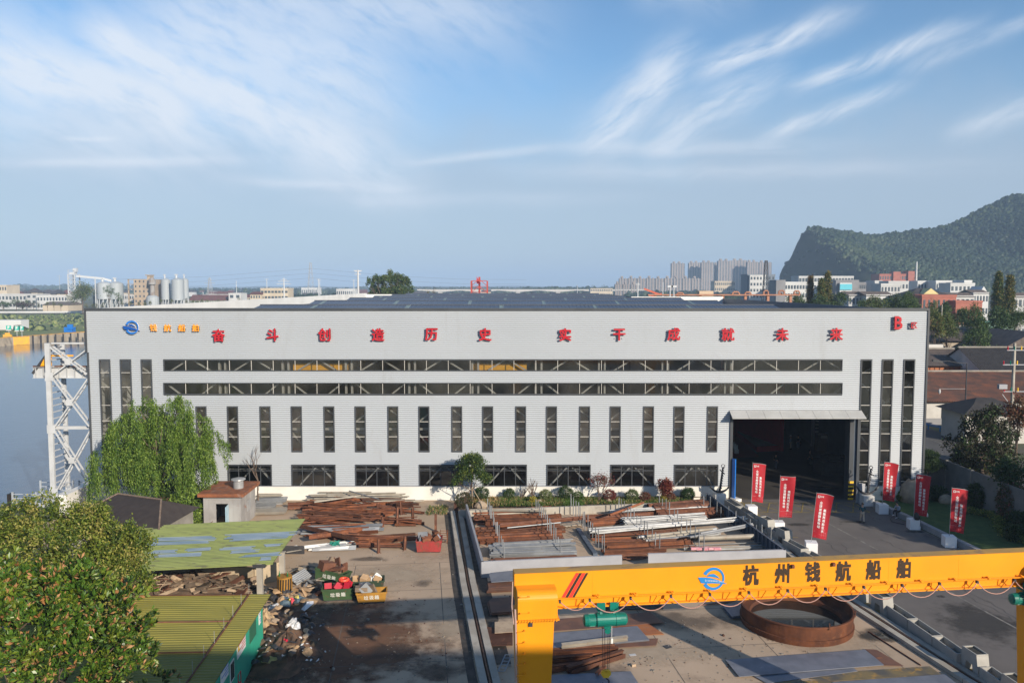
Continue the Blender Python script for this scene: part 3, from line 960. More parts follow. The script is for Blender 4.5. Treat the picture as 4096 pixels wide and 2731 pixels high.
hang = [CR(*R5(1200, 1022))[0], CR(*R5(1425, 945))[0], CR(*R5(1732, 935))[0]] + [CR(*R6(x, 700))[0] for x in (45, 443, 828, 1213, 1597, 1970)] + [CR(*R7(x, 600))[0] for x in (612, 990, 1360, 1730, 2097)]
hang += [hang[-1] + 1.45, hang[-1] + 2.9]
pts = []
for a, c in zip(hang[:-1], hang[1:]):
 sag = .47 * ((c - a) / 1.45) ** 1.1
 for i in range(10):
  t = i / 10
  pts.append(CM @ Vector((lerp(a, c, t), -.19 + .05 * math.sin(t * 6.28), zpb - .06 - sag * 4 * t * (1 - t))))
MB().path(pts, .02, 5).build('festoon_cable', mat('pink_grey_cable', (.42, .24, .20), None, rough=.6), crane, smooth=True)
k = MB(CM)
for a in hang: k.box(a - .035, -.22, zpb - .12, a + .035, -.10, zpb - .02)
k.split('cable_trolley', M_DARKST, crane)
chars = [(*R6(1250, 495),), (*R6(1560, 478),), (*R6(1865, 463),), (*R7(430, 455),), (*R7(730, 440),), (*R7(1030, 427),)]
M_INK = mat('brown_black_lettering', (.035, .018, .008), None, rough=.6)
for mb, (u, v) in zip(glyphs('杭州钱航船舶', .78, .006, .040), chars):
 x, z = CR(u, v)
 mb.v = [(p[0] * .80, p[1], p[2]) for p in mb.v]
 shift(mb, CM @ Matrix.Translation((x, -.006, z))).build('lettering', [M_INK, M_INK], gird)
ex, ez = CR(*R6(868, 530))
M_LBLUE = mat('sky_blue_emblem_paint', (.012, .20, .52), None, rough=.5)
for mb in emblem(.56, .004):
 shift(mb, CM @ Matrix.Translation((ex, -.006 - .004 * len(mb.v) / 300, ez))).build('emblem', [M_LBLUE, M_LBLUE], gird)
k = MB()
for i, mb in enumerate(glyphs('QIANHANG', .085, .004, .0)):
 k.M = CM @ Matrix.Translation((ex - .27 + i * .062, -.032, ez - .045 - i * .006))
 k.add(mb.v, mb.f)
for i, mb in enumerate(glyphs('SHIP', .085, .004, .0)):
 k.M = CM @ Matrix.Translation((ex + .25 + i * .052, -.032, ez - .10 - i * .009))
 k.add(mb.v, mb.f)
k.M = None
k.build('emblem_lettering', M_WHITE, gird)
for i, (a0, a1, c0, c1, mt) in enumerate([(1218, 1243, 1328, 1352, 'R'), (1246, 1268, 1354, 1374, 'K'), (1270, 1297, 1376, 1401, 'R'), (1299, 1317, 1403, 1422, 'K')]):
 k = MB(CM)
 P_ = [CR(*R5(a0, 921)), CR(*R5(a1, 921)), CR(*R5(c1, 736)), CR(*R5(c0, 736))]
 k.quad(*[(x, -.005, z) for x, z in P_])
 k.build('stripe', mat('warning_red_paint', (.72, .035, .02)) if mt == 'R' else M_BLACK, gird)
for (x, y) in ((1660, 405), (2065, 385)):
 a, z = CR(*R6(x, y))
 k = MB(CM)
 k.box(a - .05, -.12, z - .05, a + .05, -.002, z + .07)
 k.build('lug', M_RUST, gird)
h0, h1 = CR(*R5(890, 1000), -.75)[0], CR(*R5(1190, 1000), -.75)[0]
zb_ = CR(*R5(1000, 1088), -.75)[1]
zt_ = 9.62
def leg(x0, x1, parent, lean=0.0):
 n_ = 7
 prof = [(0, zt_), ] + [(-.45 - .30 * math.sin(i / n_ * math.pi / 2), zt_ - .30 * (1 - math.cos(i / n_ * math.pi / 2))) for i in range(n_ + 1)] + [(-.75, zb_), (.0, zb_)]
 k = MB(CM)
 n2 = len(prof)
 k.add([(x0, y, z) for y, z in prof] + [(x1, y, z) for y, z in prof],
          [tuple(range(n2)), tuple(range(2 * n2 - 1, n2 - 1, -1))] + [(i, n2 + i, n2 + (i + 1) % n2, (i + 1) % n2) for i in range(n2)])
 k.build('leg_head', M_YEL, parent)
 k = MB(CM)
 k.box(x0 - .06, -.82, zb_ - .05, x1 + .06, .62, zb_ - .002)
 for i in range(14): k.box(x0 + .05 + i * (x1 - x0 - .1) / 13 - .02, -.86, zb_ - .07, x0 + .05 + i * (x1 - x0 - .1) / 13 + .02, -.80, zb_ + .02)
 k.build('bolted_flange', M_YEL, parent)
 k = MB(CM)
 T = [(x0 - .04, -.74), (x1 - .12, -.74), (x1 - .12, .55), (x0 - .04, .55)]
 B_ = [(x0 + .22 + lean, -.62), (x1 - .42 + lean, -.62), (x1 - .42 + lean, .45), (x0 + .22 + lean, .45)]
 k.add([(x, y, .85) for x, y in B_] + [(x, y, zb_ - .052) for x, y in T], [(3, 2, 1, 0), (4, 5, 6, 7)] + [(i, (i + 1) % 4, 4 + (i + 1) % 4, 4 + i) for i in range(4)])
 lg = k.build('leg', M_YEL, parent)
 k = MB(CM)
 xm = (x0 + x1) / 2 + lean
 k.box(xm - .2, -2.6, .38, xm + .2, 2.6, .84)
 k.build('end_carriage', M_YEL, parent)
 for s_ in (-2.1, 2.1):
  k = MB(CM)
  k.path([(xm - .07, s_, .26), (xm + .07, s_, .26)], .25, 16)
  k.build('wheel', M_DARKST, parent)
 k = MB(CM)
 for s_ in (-1, 1): k.bar((xm, s_ * 2.2, .8), (xm, s_ * .45, 4.2), .2, .2)
 k.build('leg_brace', M_YEL, parent)
 return lg
lg = leg(h0, h1, crane)
leg(20.35, 21.75, crane, .15)
k = MB(CM)
for y in (1175, 1262, 1345, 1420, 1500, 1580, 1660):
 a, z = CR(*R5(880, y), -.76)
 k.bar((a, -.74, z), (a, -.90, z), .025, .025)
 k.bar((a, -.90, z), (a + .28, -.90, z + .02), .025, .025)
 k.bar((a + .28, -.90, z + .02), (a + .28, -.74, z + .02), .025, .025)
for x, y in ((905, 915), (905, 1037)):
 a, z = CR(*R5(x, y), -.76)
 k.bar((a, -.75, z), (a, -.86, z), .022, .022)
 k.bar((a, -.86, z), (a + .33, -.86, z), .022, .022)
 k.bar((a + .33, -.86, z), (a + .33, -.75, z), .022, .022)
k.split('step_rung', M_YEL, crane)
a, z = CR(*R5(868, 1070), -.8)
k = MB(CM)
k.path([(a, -.84, z + .3), (a + .02, -.84, z - .3), (a + .06, -.80, 5), (a + .12, -.76, 1)], .035, 6)
k.path([(a - .06, -.60, 10.0), (a - .1, -.7, zb_ + .5), (a - .05, -.84, zb_ - .1)], .02, 5)
k.build('supply_cable', mat('grey_pink_hose', (.45, .30, .26), None, rough=.6), crane)
k = MB(CM)
a, z = CR(*R5(985, 1118), -.75)
k.box(a - .07, -.80, z - .1, a + .07, -.70, z + .06)
k.build('junction_box', M_DARKST, crane)
def hoist(x0, label, rope=True, short=False):
 t = thing('electric_hoist', label, 'hoist', tuple(CM @ Vector((x0, .26, zib))), CANG)
 zc = CR(*R5(1545, 1083))[1] - .02
 y = .0
 k = MB(CM)
 k.path([(x0 + .42, y, zc), (x0 + 1.30, y, zc)], .245, 20)
 for e in (x0 + .44, x0 + 1.14): k.path([(e, y, zc), (e + .05, y, zc)], .265, 20)
 k.build('drum_housing', M_TEAL, t, smooth=False)
 k = MB(CM)
 k.path([(x0 - .06, y, zc), (x0 - .02, y, zc), (x0 + .12, y, zc), (x0 + .16, y, zc)], [.12, .21, .235, .22], 18)
 k.path([(x0 + .16, y, zc), (x0 + .42, y, zc)], .19, 16)
 for i in range(16):
  an = i / 16 * 2 * math.pi
  k.bar((x0 + .17, y + .2 * math.cos(an), zc + .2 * math.sin(an)), (x0 + .40, y + .2 * math.cos(an), zc + .2 * math.sin(an)), .012, .05, up=(0, math.cos(an), math.sin(an)))
 k.build('motor', M_TEAL, t)
 k = MB(CM)
 k.path([(x0 + 1.30, y, zc), (x0 + 1.52, y, zc), (x0 + 1.58, y, zc)], [.235, .235, .16], 18)
 k.build('gearbox', M_TEAL, t)
 k = MB(CM)
 for e in (x0 + .45, x0 + .95):
  for yy in (.0, .50):
   k.box(e, yy, zib - .13, e + .32, yy + .03, zib + .16)
  k.box(e + .05, .0, zib - .2, e + .27, .53, zib - .1)
 k.bar((x0 + .6, .1, zib - .15), (x0 + .6, .0, zc + .15), .1, .2)
 k.bar((x0 + 1.1, .1, zib - .15), (x0 + 1.1, .0, zc + .15), .1, .2)
 k.build('trolley_plate', M_TEAL, t)
 for e in (x0 + .45, x0 + .95):
  for q_ in (.07, .25):
   k = MB(CM)
   k.path([(e + q_, .035, zib + .07), (e + q_, .10, zib + .07)], .07, 14)
   k.build('trolley_wheel', M_DARKST, t)
 k = MB(CM)
 k.box(x0 + .72, y - .06, zc - .34, x0 + .98, y + .06, zc - .22)
 k.path([(x0 + .85, y - .07, zc - .42), (x0 + .85, y - .01, zc - .42)], .11, 14)
 k.build('rope_guide', M_TEAL, t)
 zh = 6.15
 k = MB(CM)
 for dx in (-.10, .0, .14, .22): k.path([(x0 + .75 + dx, y + dx * .2, zc - .2), (x0 + .77 + dx * .75, y + dx * .2, zh + .1)], .011, 5)
 k.build('wire_rope', M_BLACK, t)
 k = MB(CM)
 for dx in (-.06, .06): k.path([(x0 + .81 + dx, y - .05, zh), (x0 + .81 + dx, y + .05, zh)], .13, 14)
 k.box(x0 + .70, y - .06, zh - .16, x0 + .92, y + .06, zh + .05)
 hb_ = k.build('hook_block', mat('yellow_paint', (.75, .45, .03)), t)
 k = MB(CM)
 k.path([(x0 + .81 + .12 * math.sin(a_), y, zh - .34 + .12 * math.cos(a_)) for a_ in [i / 10 * 4.6 for i in range(11)]], [.03] * 8 + [.025, .02, .012], 8)
 k.build('hook', M_DARKST, hb_)
 k = MB(CM)
 k.path([(x0 + 1.02, y, zc - .2), (x0 + 1.02, y, zc - .75)], .008, 5)
 k.box(x0 + .99, y - .03, zc - .92, x0 + 1.06, y + .03, zc - .74)
 k.build('limit_switch', M_WHITE, t)
 return t
hoist(CR(*R5(1395, 1083))[0], 'teal green electric hoist with hanging hook left under the yellow girder')
hoist(CR(*R7(2110, 710))[0], 'teal green hoist at the right end of the yellow girder, cut by the frame')
M_RAIL = mat('worn_rail_steel', (.16, .085, .05), (.09, .05, .035), 3, 1, .5, .4)
rail_l = [G(*R5(425, 285)), G(*R5(515, 830)), G(*R5(650, 1460)), G(*R5(742, 1850))]
rail_l.append(rail_l[-1] + (rail_l[-1] - rail_l[-2]).normalized() * 12)
for nm, rp, lab in (('left', rail_l, 'crane rail on a raised concrete strip left of the storage yard'), ('right', [p.copy() for p in rail_r] + [Vector((26.9, 30, 0))], 'crane rail on a concrete strip beside the grey planter troughs')):
 t = thing('crane_rail', lab, 'rail', tuple(rp[0]))
 k, s_ = MB(), MB()
 for p, r_ in zip(rp[:-1], rp[1:]):
  d = (r_ - p).normalized()
  n_ = Vector((-d.y, d.x, 0))
  for off, w_, h_ in ((.33, .40, .22), (-.33, .40, .22)):
   s_.bar(p + n_ * off + Vector((0, 0, h_ / 2)), r_ + n_ * off + d * .004 + Vector((0, 0, h_ / 2)), w_, h_)
  k.bar(p + Vector((0, 0, .11)), r_ + Vector((0, 0, .11)), .07, .22)
  k.bar(p + Vector((0, 0, .02)), r_ + Vector((0, 0, .02)), .2, .04)
 s_.build('kerb', M_CONC, t)
 k.build('rail_head', M_RAIL, t)
 k = MB()
 p, d = rp[0], (rp[1] - rp[0]).normalized()
 k.cbox(p - d * .2 + Vector((0, 0, .45)), .35, .4, .9)
 k.build('buffer', M_RUSTD, t)
dark_strip = strip('rail_dark_strip', [p + Vector((-.85, 0, .0)) for p in rail_l], .5, .009, mat('dark_brown_strip', (.035, .03, .026), (.07, .06, .05), 2, 1, .7))  # dark strip along the left side of the kerb
strip('rail_dark_strip', [p + Vector((.95, .5, .0)) for p in rail_l[:3]], .8, .01, mat('dark_brown_strip', (.035, .03, .026)))  # shade between rail kerb and yard wall, laid down as a dark strip
bh = thing('tall_workshop', 'tall pale workshop behind the viewpoint that shades the near yard', 'building', (30, -22, 0))
k = MB()
k.box(20.5, -42, 0, 44.3, -15, 27.7)
k.build('wall', M_CLAD, bh)
k = MB()
k.add([(20, -42.5, 27.71), (44.8, -42.5, 27.71), (44.8, -14.7, 27.71), (20, -14.7, 27.71), (20, -28, 30.5), (44.8, -28, 30.5)], [(0, 1, 5, 4), (3, 4, 5, 2), (0, 4, 3), (1, 2, 5), (0, 3, 2, 1)])
k.build('roof', M_ROOF, bh)
k = MB()
for i in range(4): k.box(22 + i * 5.5, -14.98, 4, 25 + i * 5.5, -14.9, 9)
k.build('window', M_TRIM, bh)
R6s = lambda x, y: (900 + x * .5102, 1500 + y * .5102)
R7s = lambda x, y: (1800 + x * .5102, 1500 + y * .5102)
R4s = lambda x, y: (500 + x * .5102, 2000 + y * .5102)
R5s = lambda x, y: (0 + x * .5102, 1300 + y * .5102)
R3s = lambda x, y: (x * .498, 1950 + y * .498)
R2r = lambda x, y: (3400 + x * .3188, 1750 + y * .3188)
R1r = lambda x, y: (3400 + x * .3826, 1200 + y * .3826)
HW = 1.12
def steel_wall(pa, pb, label, h=HW, m=None, ribs=12, side=1, cap=.12):
 pa, pb = Vector((pa.x, pa.y, 0)), Vector((pb.x, pb.y, 0))
 t = thing('yard_wall', label, 'wall', tuple(pa))
 d = (pb - pa).normalized()
 n_ = Vector((-d.y, d.x, 0)) * side
 k = MB()
 k.bar(pa + Vector((0, 0, h / 2)), pb + Vector((0, 0, h / 2)), .05, h)
 k.build('plate', m or M_GREYP, t)
 k = MB()
 L = (pb - pa).length
 for i in range(ribs + 1):
  p = pa + d * (L * i / ribs * .985 + .05) + n_ * .10
  k.bar(p, p + Vector((0, 0, h - .06)), .12, .06, up=tuple(d))
 k.bar(pa + n_ * .08 + Vector((0, 0, h + .012)), pb + n_ * .08 + Vector((0, 0, h + .012)), .16, .024)
 k.split('stiffener', m or M_GREYP, t)
 return t
cBL, cFL, cFR, cBR = G(1863, 2017, HW), G(1926, 2247, HW), G(3144, 2199, HW), G(2830, 1972, HW)
cF1, cF2 = G(2488, 2221, HW), G(2593, 2215, HW)
steel_wall(cBL, cFL, 'grey steel side wall of the storage yard beside the left crane rail', side=1)
steel_wall(cFL, cF1, 'grey steel front wall of the storage yard, longer piece ending at a gap', side=1)
steel_wall(cF2, cFR, 'grey steel front wall piece right of the gap, partly behind the yellow girder', side=1)
steel_wall(cFR, cBR, 'blue grey ribbed steel side wall between storage yard and planter troughs', m=M_NAVY, ribs=22, side=1)
k = MB()
pa, pb = G(1866, 2040, .7), G(2815, 2004, .7)
k.bar(Vector((pa.x, pa.y, .35)), Vector((pb.x, pb.y, .35)), .22, .7)
k.bar(Vector((pa.x, pa.y, .35)), Vector((cBL.x - .5, pa.y + .05, .35)), .22, .698)
k.build('garden_kerb_wall', M_CONC, label='pale concrete kerb wall between the garden and the storage yard', cat='wall')
pm_ = MB()
pm_.path([(0, 0, 0), (0, 0, 1)], .042, 8)
POST = pm_.mesh('rack_post', M_GREYST)
lines = [(R7s(297, 1092), R7s(425, 1452), 12, 'far left'), (R7s(675, 1085), R7s(868, 1428), 13, 'second'), (R7s(950, 1078), R7s(1212, 1414), 14, 'middle'),
         (R7s(1318, 1082), R7s(1642, 1390), 13, 'fourth'), (R7s(1640, 1060), R7s(1990, 1400), 12, 'fifth'), (R7s(1990, 1075), (3083, 2190), 11, 'right')]
for a, b_, n_, w_ in lines:
 A, B_ = G(*a), G(*b_)
 for i in range(n_):
  t = (i + rs.uniform(-.18, .18)) / (n_ - 1)
  p = lerp(A, B_, min(max(t, 0), 1))
  place(POST, 'rack_post', p, (rs.uniform(-.03, .03), rs.uniform(-.03, .03), 0), (1, 1, rs.uniform(1.25, 1.75)),
              'slim grey upright post, %s line of posts in the storage yard' % w_, 'post', 'rack posts of the storage yard, %s line' % w_)
k = MB()
A, B_ = G(*R7s(1003, 1215)), G(*R7s(1140, 1415))
k.bar(A + Vector((0, 0, .1)), B_ + Vector((0, 0, .1)), .35, .2)
k.build('ground_beam', M_NAVY, label='dark steel ground beam on the floor between the two halves of the storage yard', cat='beam')
def stock(kind):
 k = MB()
 if kind == 'beam':
  for z in (-.115, .115): k.box(-.5, -.1, z - .012, .5, .1, z + .012)
  k.box(-.5, -.012, -.103, .5, .012, .103)
 elif kind == 'channel':
  k.box(-.5, -.1, -.01, .5, .1, .01)
  k.box(-.5, -.1, -.09, .5, -.085, -.0105)
  k.box(-.5, .085, -.09, .5, .1, -.0105)
 elif kind == 'angle':
  k.box(-.5, -.06, -.06, .5, .06, -.048)
  k.box(-.5, -.06, -.0475, .5, -.048, .06)
 elif kind == 'pipe':
  n = 12
  k.path([(-.5, 0, 0), (.5, 0, 0)], 1, n, caps=False)
  k.path([(-.5, 0, 0), (.5, 0, 0)], .86, n, caps=False)
  k.f[-n:] = [f[::-1] for f in k.f[-n:]]
  for e in (0, 1):
   o1, o2 = e * n, 2 * n + e * n
   k.f += [(o1 + j, o1 + (j + 1) % n, o2 + (j + 1) % n, o2 + j) for j in range(n)]
   k.m += [0] * n
 elif kind == 'plank':
  k.box(-.5, -.09, -.018, .5, .09, .018)
 elif kind == 'sheet':
  n = 12
  for i in range(n):
   y0, y1 = -.4 + .8 * i / n, -.4 + .8 * (i + 1) / n
   z0, z1 = (.025, -.025) if i % 2 else (-.025, .025)
   k.quad((-.5, y0, z0), (.5, y0, z0), (.5, y1, z1), (-.5, y1, z1))
   k.quad((-.5, y0, z0 - .006), (-.5, y1, z1 - .006), (.5, y1, z1 - .006), (.5, y0, z0 - .006))
 return k
STOCK = {}
def stock_mesh(kind, m):
 if (kind, m.name) not in STOCK:
  STOCK[(kind, m.name)] = stock(kind).mesh('steel_' + kind, m, smooth=(kind == 'pipe'))
 return STOCK[(kind, m.name)]
CATS = {'beam': ('steel_beam', 'beam'), 'channel': ('steel_channel', 'channel'), 'angle': ('steel_angle', 'angle bar'), 'pipe': ('steel_pipe', 'pipe'), 'plank': ('scrap_plank', 'plank'), 'sheet': ('corrugated_sheet', 'sheet')}
def bundle(a, b_, n, kinds, mats, spread, zmax, label, group=None, z0=.1, yaw=1.5, pitch=.6, lvar=.12, r=.05, size=1.0):
 """n bars lying side by side and on each other between two ground points"""
 A, B_ = (G(*a) if not isinstance(a, Vector) else a), (G(*b_) if not isinstance(b_, Vector) else b_)
 L = (B_ - A).length
 d = (B_ - A).normalized()
 n_ = Vector((-d.y, d.x, 0))
 ang = math.atan2(d.y, d.x)
 out = []
 if n >= 5: n, size, r = int(n * 1.25), size * .82, r * .92
 for i in range(n):
  kd = rs.choice(kinds)
  me = stock_mesh(kd, rs.choice(mats))
  f = 1 - abs(rs.uniform(0, lvar))
  l = L * f
  across = rs.uniform(-1, 1)
  z = z0 + zmax * rs.random() * (1 - .55 * abs(across))
  c = lerp(A, B_, .5 + rs.uniform(-.5, .5) * (1 - f)) + n_ * across * spread + Vector((0, 0, z))
  rr = (rs.choice([0, 0, 1.57, .3]) if kd in ('beam', 'angle', 'channel') else rs.uniform(0, 6.28) if kd == 'pipe' else rs.gauss(0, .12))
  s = r if kd == 'pipe' else size * rs.uniform(.75, 1.15)
  out.append(place(me, CATS[kd][0], c, (rr, R(rs.gauss(0, pitch)), ang + R(rs.gauss(0, yaw))), (l, s, s), label, CATS[kd][1], group or label))
 return out
RU = [M_RUST, M_RUST, M_RUSTD]
bundle(R7s(270, 1092), R7s(800, 1065), 9, ['pipe', 'angle'], [M_PALEST, M_RUSTD], .7, .35, 'thin brown bar on the rearmost rack of the storage yard, left half', r=.04)
bundle(R7s(180, 1120), R7s(720, 1095), 9, ['angle', 'channel'], RU, .6, .4, 'rusty section on the second rack from the garden, left half of the storage yard')
bundle(R7s(160, 1112), R7s(760, 1112), 2, ['pipe'], [M_PALEST], .25, .25, 'long pale brown tube lying on rusty sections at the back of the storage yard', r=.09, z0=.5, lvar=.03)
bundle(R7s(180, 1165), R7s(880, 1140), 12, ['beam', 'angle', 'channel'], RU, .7, .4, 'rusty section on the third rack, left half of the storage yard')
for o_ in bundle(R7s(270, 1196), R7s(860, 1188), 2, ['beam'], [M_RUST], .35, .1, 'deep rusty beam lying on edge across the left half of the storage yard', size=2.4, z0=.45, lvar=.05, yaw=.6): o_.rotation_euler[0] = 0
bundle(R7s(190, 1255), R7s(900, 1225), 14, ['beam', 'angle', 'pipe', 'channel'], RU, 1.0, .55, 'rusty section in the crowded middle rack of the left storage yard half', yaw=3)
bundle(R7s(380, 1262), R7s(1060, 1185), 3, ['pipe'], [M_RUSTD, M_RUST], .3, .2, 'rusty tube lying slantwise over the middle rack of the storage yard', r=.1, z0=.75, lvar=.1)
bundle(R7s(430, 1275), R7s(880, 1232), 1, ['pipe'], [M_GALV], .1, .1, 'single bright tube on the rusty left racks of the storage yard', r=.055, z0=.8)
bundle(R7s(860, 1195), R7s(1035, 1180), 4, ['channel'], [M_PALEST], .35, .3, 'short pale section at the centre of the storage yard')
bundle(R7s(210, 1310), R7s(890, 1285), 13, ['beam', 'channel', 'angle'], RU, .8, .5, 'rusty section on the rack just behind the grey channels', yaw=2.5)
bundle(R7s(330, 1350), R7s(985, 1325), 6, ['channel', 'angle'], [M_GREYST], .6, .35, 'grey section at the rear edge of the grey channel stack', yaw=1)
bundle(R7s(300, 1415), R7s(985, 1395), 22, ['channel'], [M_GREYST], .95, .75, 'grey steel channel in the neat stack by the front wall of the storage yard', yaw=1.6, lvar=.06, size=1.25)
bundle(R7s(320, 1470), R7s(1000, 1445), 8, ['pipe', 'angle'], [M_GREYST, M_RUSTD], .45, .2, 'thin grey bar on the ground just inside the front wall of the storage yard', r=.04)
bundle(R7s(1180, 1075), R7s(1240, 1073), 1, ['pipe'], [M_PALEST], .05, .05, 'short grey tube alone near the garden kerb wall', r=.17)
bundle(R7s(1350, 1075), R7s(1560, 1068), 6, ['angle', 'plank'], [M_RUSTD, M_PALEST], .6, .3, 'short dull offcut at the back of the right storage half', yaw=5)
bundle(R7s(1555, 1082), R8(310, 1050), 3, ['pipe'], [M_RUSTD], .75, .25, 'thick rusty pipe at the back of the storage yard near the hall door', r=.36, z0=.36, lvar=.25)
bundle(R7s(1235, 1115), R8(265, 1070), 9, ['pipe'], [M_GALV], .35, .2, 'thin bright tube along the back right of the storage yard', r=.05, z0=.5, lvar=.25)
bundle(R7s(1060, 1175), R7s(1620, 1135), 9, ['pipe'], RU, .9, .7, 'rusty pipe in the pile right of the middle post line', r=.15, z0=.15, yaw=2)
bundle(R7s(1610, 1130), R8(400, 1100), 5, ['pipe'], [M_RUSTD, M_RUST], .7, .4, 'thick rusty pipe right of the slanting pipe in the storage yard', r=.24, z0=.25, yaw=2)
bundle(R7s(1235, 1205), R7s(1530, 1090), 1, ['pipe'], [M_RUST], .05, .05, 'rusty pipe slanting up over the right pile of the storage yard', r=.11, z0=1.15, yaw=0)
bundle(R7s(1345, 1195), R8(230, 1150), 26, ['pipe'], [M_GALV], .75, .65, 'bright galvanised tube in the big white bundle of the storage yard', r=.06, z0=.25, lvar=.08, yaw=.6)
bundle(R7s(1300, 1235), R8(180, 1185), 12, ['pipe', 'channel'], [M_PALEST, M_GALV, M_RUST], .6, .5, 'pale tube or section in front of the big bright bundle', r=.07, yaw=1.5)
bundle(R8(200, 1130), R8(480, 1120), 8, ['pipe', 'angle'], RU, .6, .4, 'rusty bar at the right end of the bright bundle', r=.06)
bundle(R7s(1085, 1300), R8(560, 1200), 7, ['pipe'], [M_GALV], .3, .3, 'long bright tube reaching right across the right half of the storage yard', r=.07, z0=.75, lvar=.06, yaw=.4)
bundle(R7s(1100, 1300), R7s(1800, 1260), 8, ['angle', 'channel', 'beam'], RU, .7, .45, 'rusty section under the long bright tubes')
bundle(R7s(1480, 1325), R8(350, 1262), 9, ['pipe'], [M_PALEST, M_GALV], .55, .5, 'thick pale pipe near the front of the right storage half', r=.13, z0=.2, lvar=.2, yaw=.8)
bundle(R7s(1190, 1360), R7s(1900, 1330), 12, ['beam', 'channel', 'angle'], RU, .8, .4, 'rusty section near the front of the right storage half')
bundle(R8(90, 1350), R8(605, 1255), 3, ['pipe'], [M_GALV], .35, .2, 'bright tube slanting over the front right corner of the storage yard', r=.08, z0=.85, lvar=.2, yaw=2)
bundle(R8(170, 1350), R8(635, 1330), 1, ['pipe'], [M_PALEST], .05, .05, 'thick weathered pipe at the front right corner of the storage yard', r=.2, z0=.7, yaw=0)
bundle(R8(60, 1375), R8(720, 1350), 9, ['pipe', 'angle'], [M_GALV, M_PALEST], .6, .4, 'thin pale tube lying under the thick weathered pipe', r=.05, lvar=.5)
bundle(R7s(1190, 1410), R7s(1700, 1392), 9, ['angle', 'channel'], RU, .5, .3, 'rusty section just inside the front wall by the gap')
bundle(R7s(1350, 1455), R7s(1556, 1440), 6, ['angle', 'pipe'], [M_RUSTD], .5, .3, 'dark rusty bar seen through the gap of the front wall')
k = MB()
for i in range(5): k.cbox(G(*R8(150 + 45 * i, 1392)) + Vector((0, 0, .35)), .55, .3, .18, R(6), tilt=(R(8 * (i % 3 - 1)), 0))
k.build('pink_wrapping', mat('pink_plastic', (.55, .22, .27), (.65, .4, .42), 6, 1, .4), label='crumpled pink plastic wrapping behind the front wall of the storage yard', cat='plastic')
bundle(R6s(640, 985), R6s(1480, 975), 22, ['channel', 'pipe', 'angle'], [M_PALEST, M_PALEST, M_GALV], .9, .75, 'pale weathered section on top of the heap nearest the hall plinth', r=.07, lvar=.4, yaw=1.6)
bundle(R6s(1000, 1010), R6s(1580, 1010), 8, ['pipe', 'channel'], [M_PALEST, M_RUSTD], .6, .6, 'pale long bar at the right back of the loose scrap heap', r=.06, lvar=.5, yaw=3)
bundle(R6s(490, 1050), R6s(730, 1040), 10, ['beam', 'channel'], [M_RUSTD, M_RUST], .7, .55, 'short stacked rusty section at the left end of the loose scrap heap', lvar=.1, yaw=2)
hp = 'rusty bar in the tangled loose scrap heap before the hall'
for i in range(15):
 t = i / 14
 y = 1030 + 145 * t
 xa = 640 - 90 * t + rs.uniform(-30, 90)
 bundle(R6s(xa, y), R6s(xa + rs.uniform(380, 640), y + rs.uniform(-14, 10)), 6, ['beam', 'channel', 'angle', 'angle', 'pipe'], RU, .8, .9 - .4 * abs(t - .4), hp, r=.06, lvar=.6, yaw=11, pitch=3)
for i in range(7):
 y = 1050 + 130 * i / 6
 xa = 1080 + rs.uniform(0, 160)
 bundle(R6s(xa, y), R6s(xa + rs.uniform(220, 400), y + 3), 5, ['beam', 'angle', 'channel'], RU, .8, .7, hp, lvar=.5, yaw=9, pitch=3)
bundle(R6s(950, 1000), R6s(1215, 1082), 1, ['pipe'], [M_GALV], .1, .1, 'pale tube slanting down across the loose scrap heap', r=.06, z0=1.2, yaw=0)
bundle(R6s(690, 1098), R6s(1090, 1030), 1, ['channel'], [M_PALEST], .1, .1, 'brown channel slanting up across the loose scrap heap', z0=1.15, yaw=0)
bundle(R6s(570, 1235), R6s(1250, 1215), 7, ['sheet'], [M_GALV, M_GREYST], .8, .35, 'long grey corrugated sheet in front of the loose scrap heap', lvar=.3, yaw=1)
for i in range(6):
 y = 1250 + 100 * i / 5
 xa = 620 + rs.uniform(-40, 260) + 60 * i
 bundle(R6s(xa, y), R6s(xa + rs.uniform(330, 560), y - rs.uniform(0, 40)), 5, ['beam', 'angle', 'channel'], RU, .7, .7, 'rusty beam in the front row of loose scrap near the red skip', lvar=.5, yaw=10, pitch=3)
bundle(R6s(640, 1330), R6s(1080, 1262), 2, ['beam'], [M_RUST], .3, .1, 'long orange rusty beam slanting up in the front row of scrap', z0=.6, size=1.4, yaw=1)
bundle(R6s(580, 1240), R6s(1060, 1365), 2, ['channel'], [M_RUSTD], .3, .2, 'dark beam slanting down in the front row of scrap', z0=.7, size=1.3, yaw=1)
bundle(R6s(465, 1400), R6s(590, 1380), 3, ['sheet'], [M_PALEST, M_WHITE], .5, .25, 'cream corrugated sheet lying by the shed post', lvar=.15, size=1.3)
bundle(R6s(560, 1375), R6s(1060, 1345), 6, ['sheet', 'plank'], [M_WHITE, M_GALV], .6, .25, 'white sheet strip at the front foot of the scrap', lvar=.5, yaw=6)
for x, y0, y1, in ((1380, 985, 1095), (1352, 1030, 1185), (1472, 1035, 1170), (1236, 1110, 1190), (1652, 1085, 1225), (1205, 1280, 1395), (1410, 1260, 1370)):
 p = G(*R6s(x, y1))
 h = (y1 - y0) * .5102 * p.y / FPX
 place(stock_mesh('beam', M_RUSTD), 'steel_post', p + Vector((0, 0, h / 2)), (0, R(90 + rs.uniform(-4, 4)), R(rs.uniform(0, 90))), (h, .8, .8), 'rusty upright post standing out of the loose scrap', 'post', 'rusty uprights in the loose scrap')
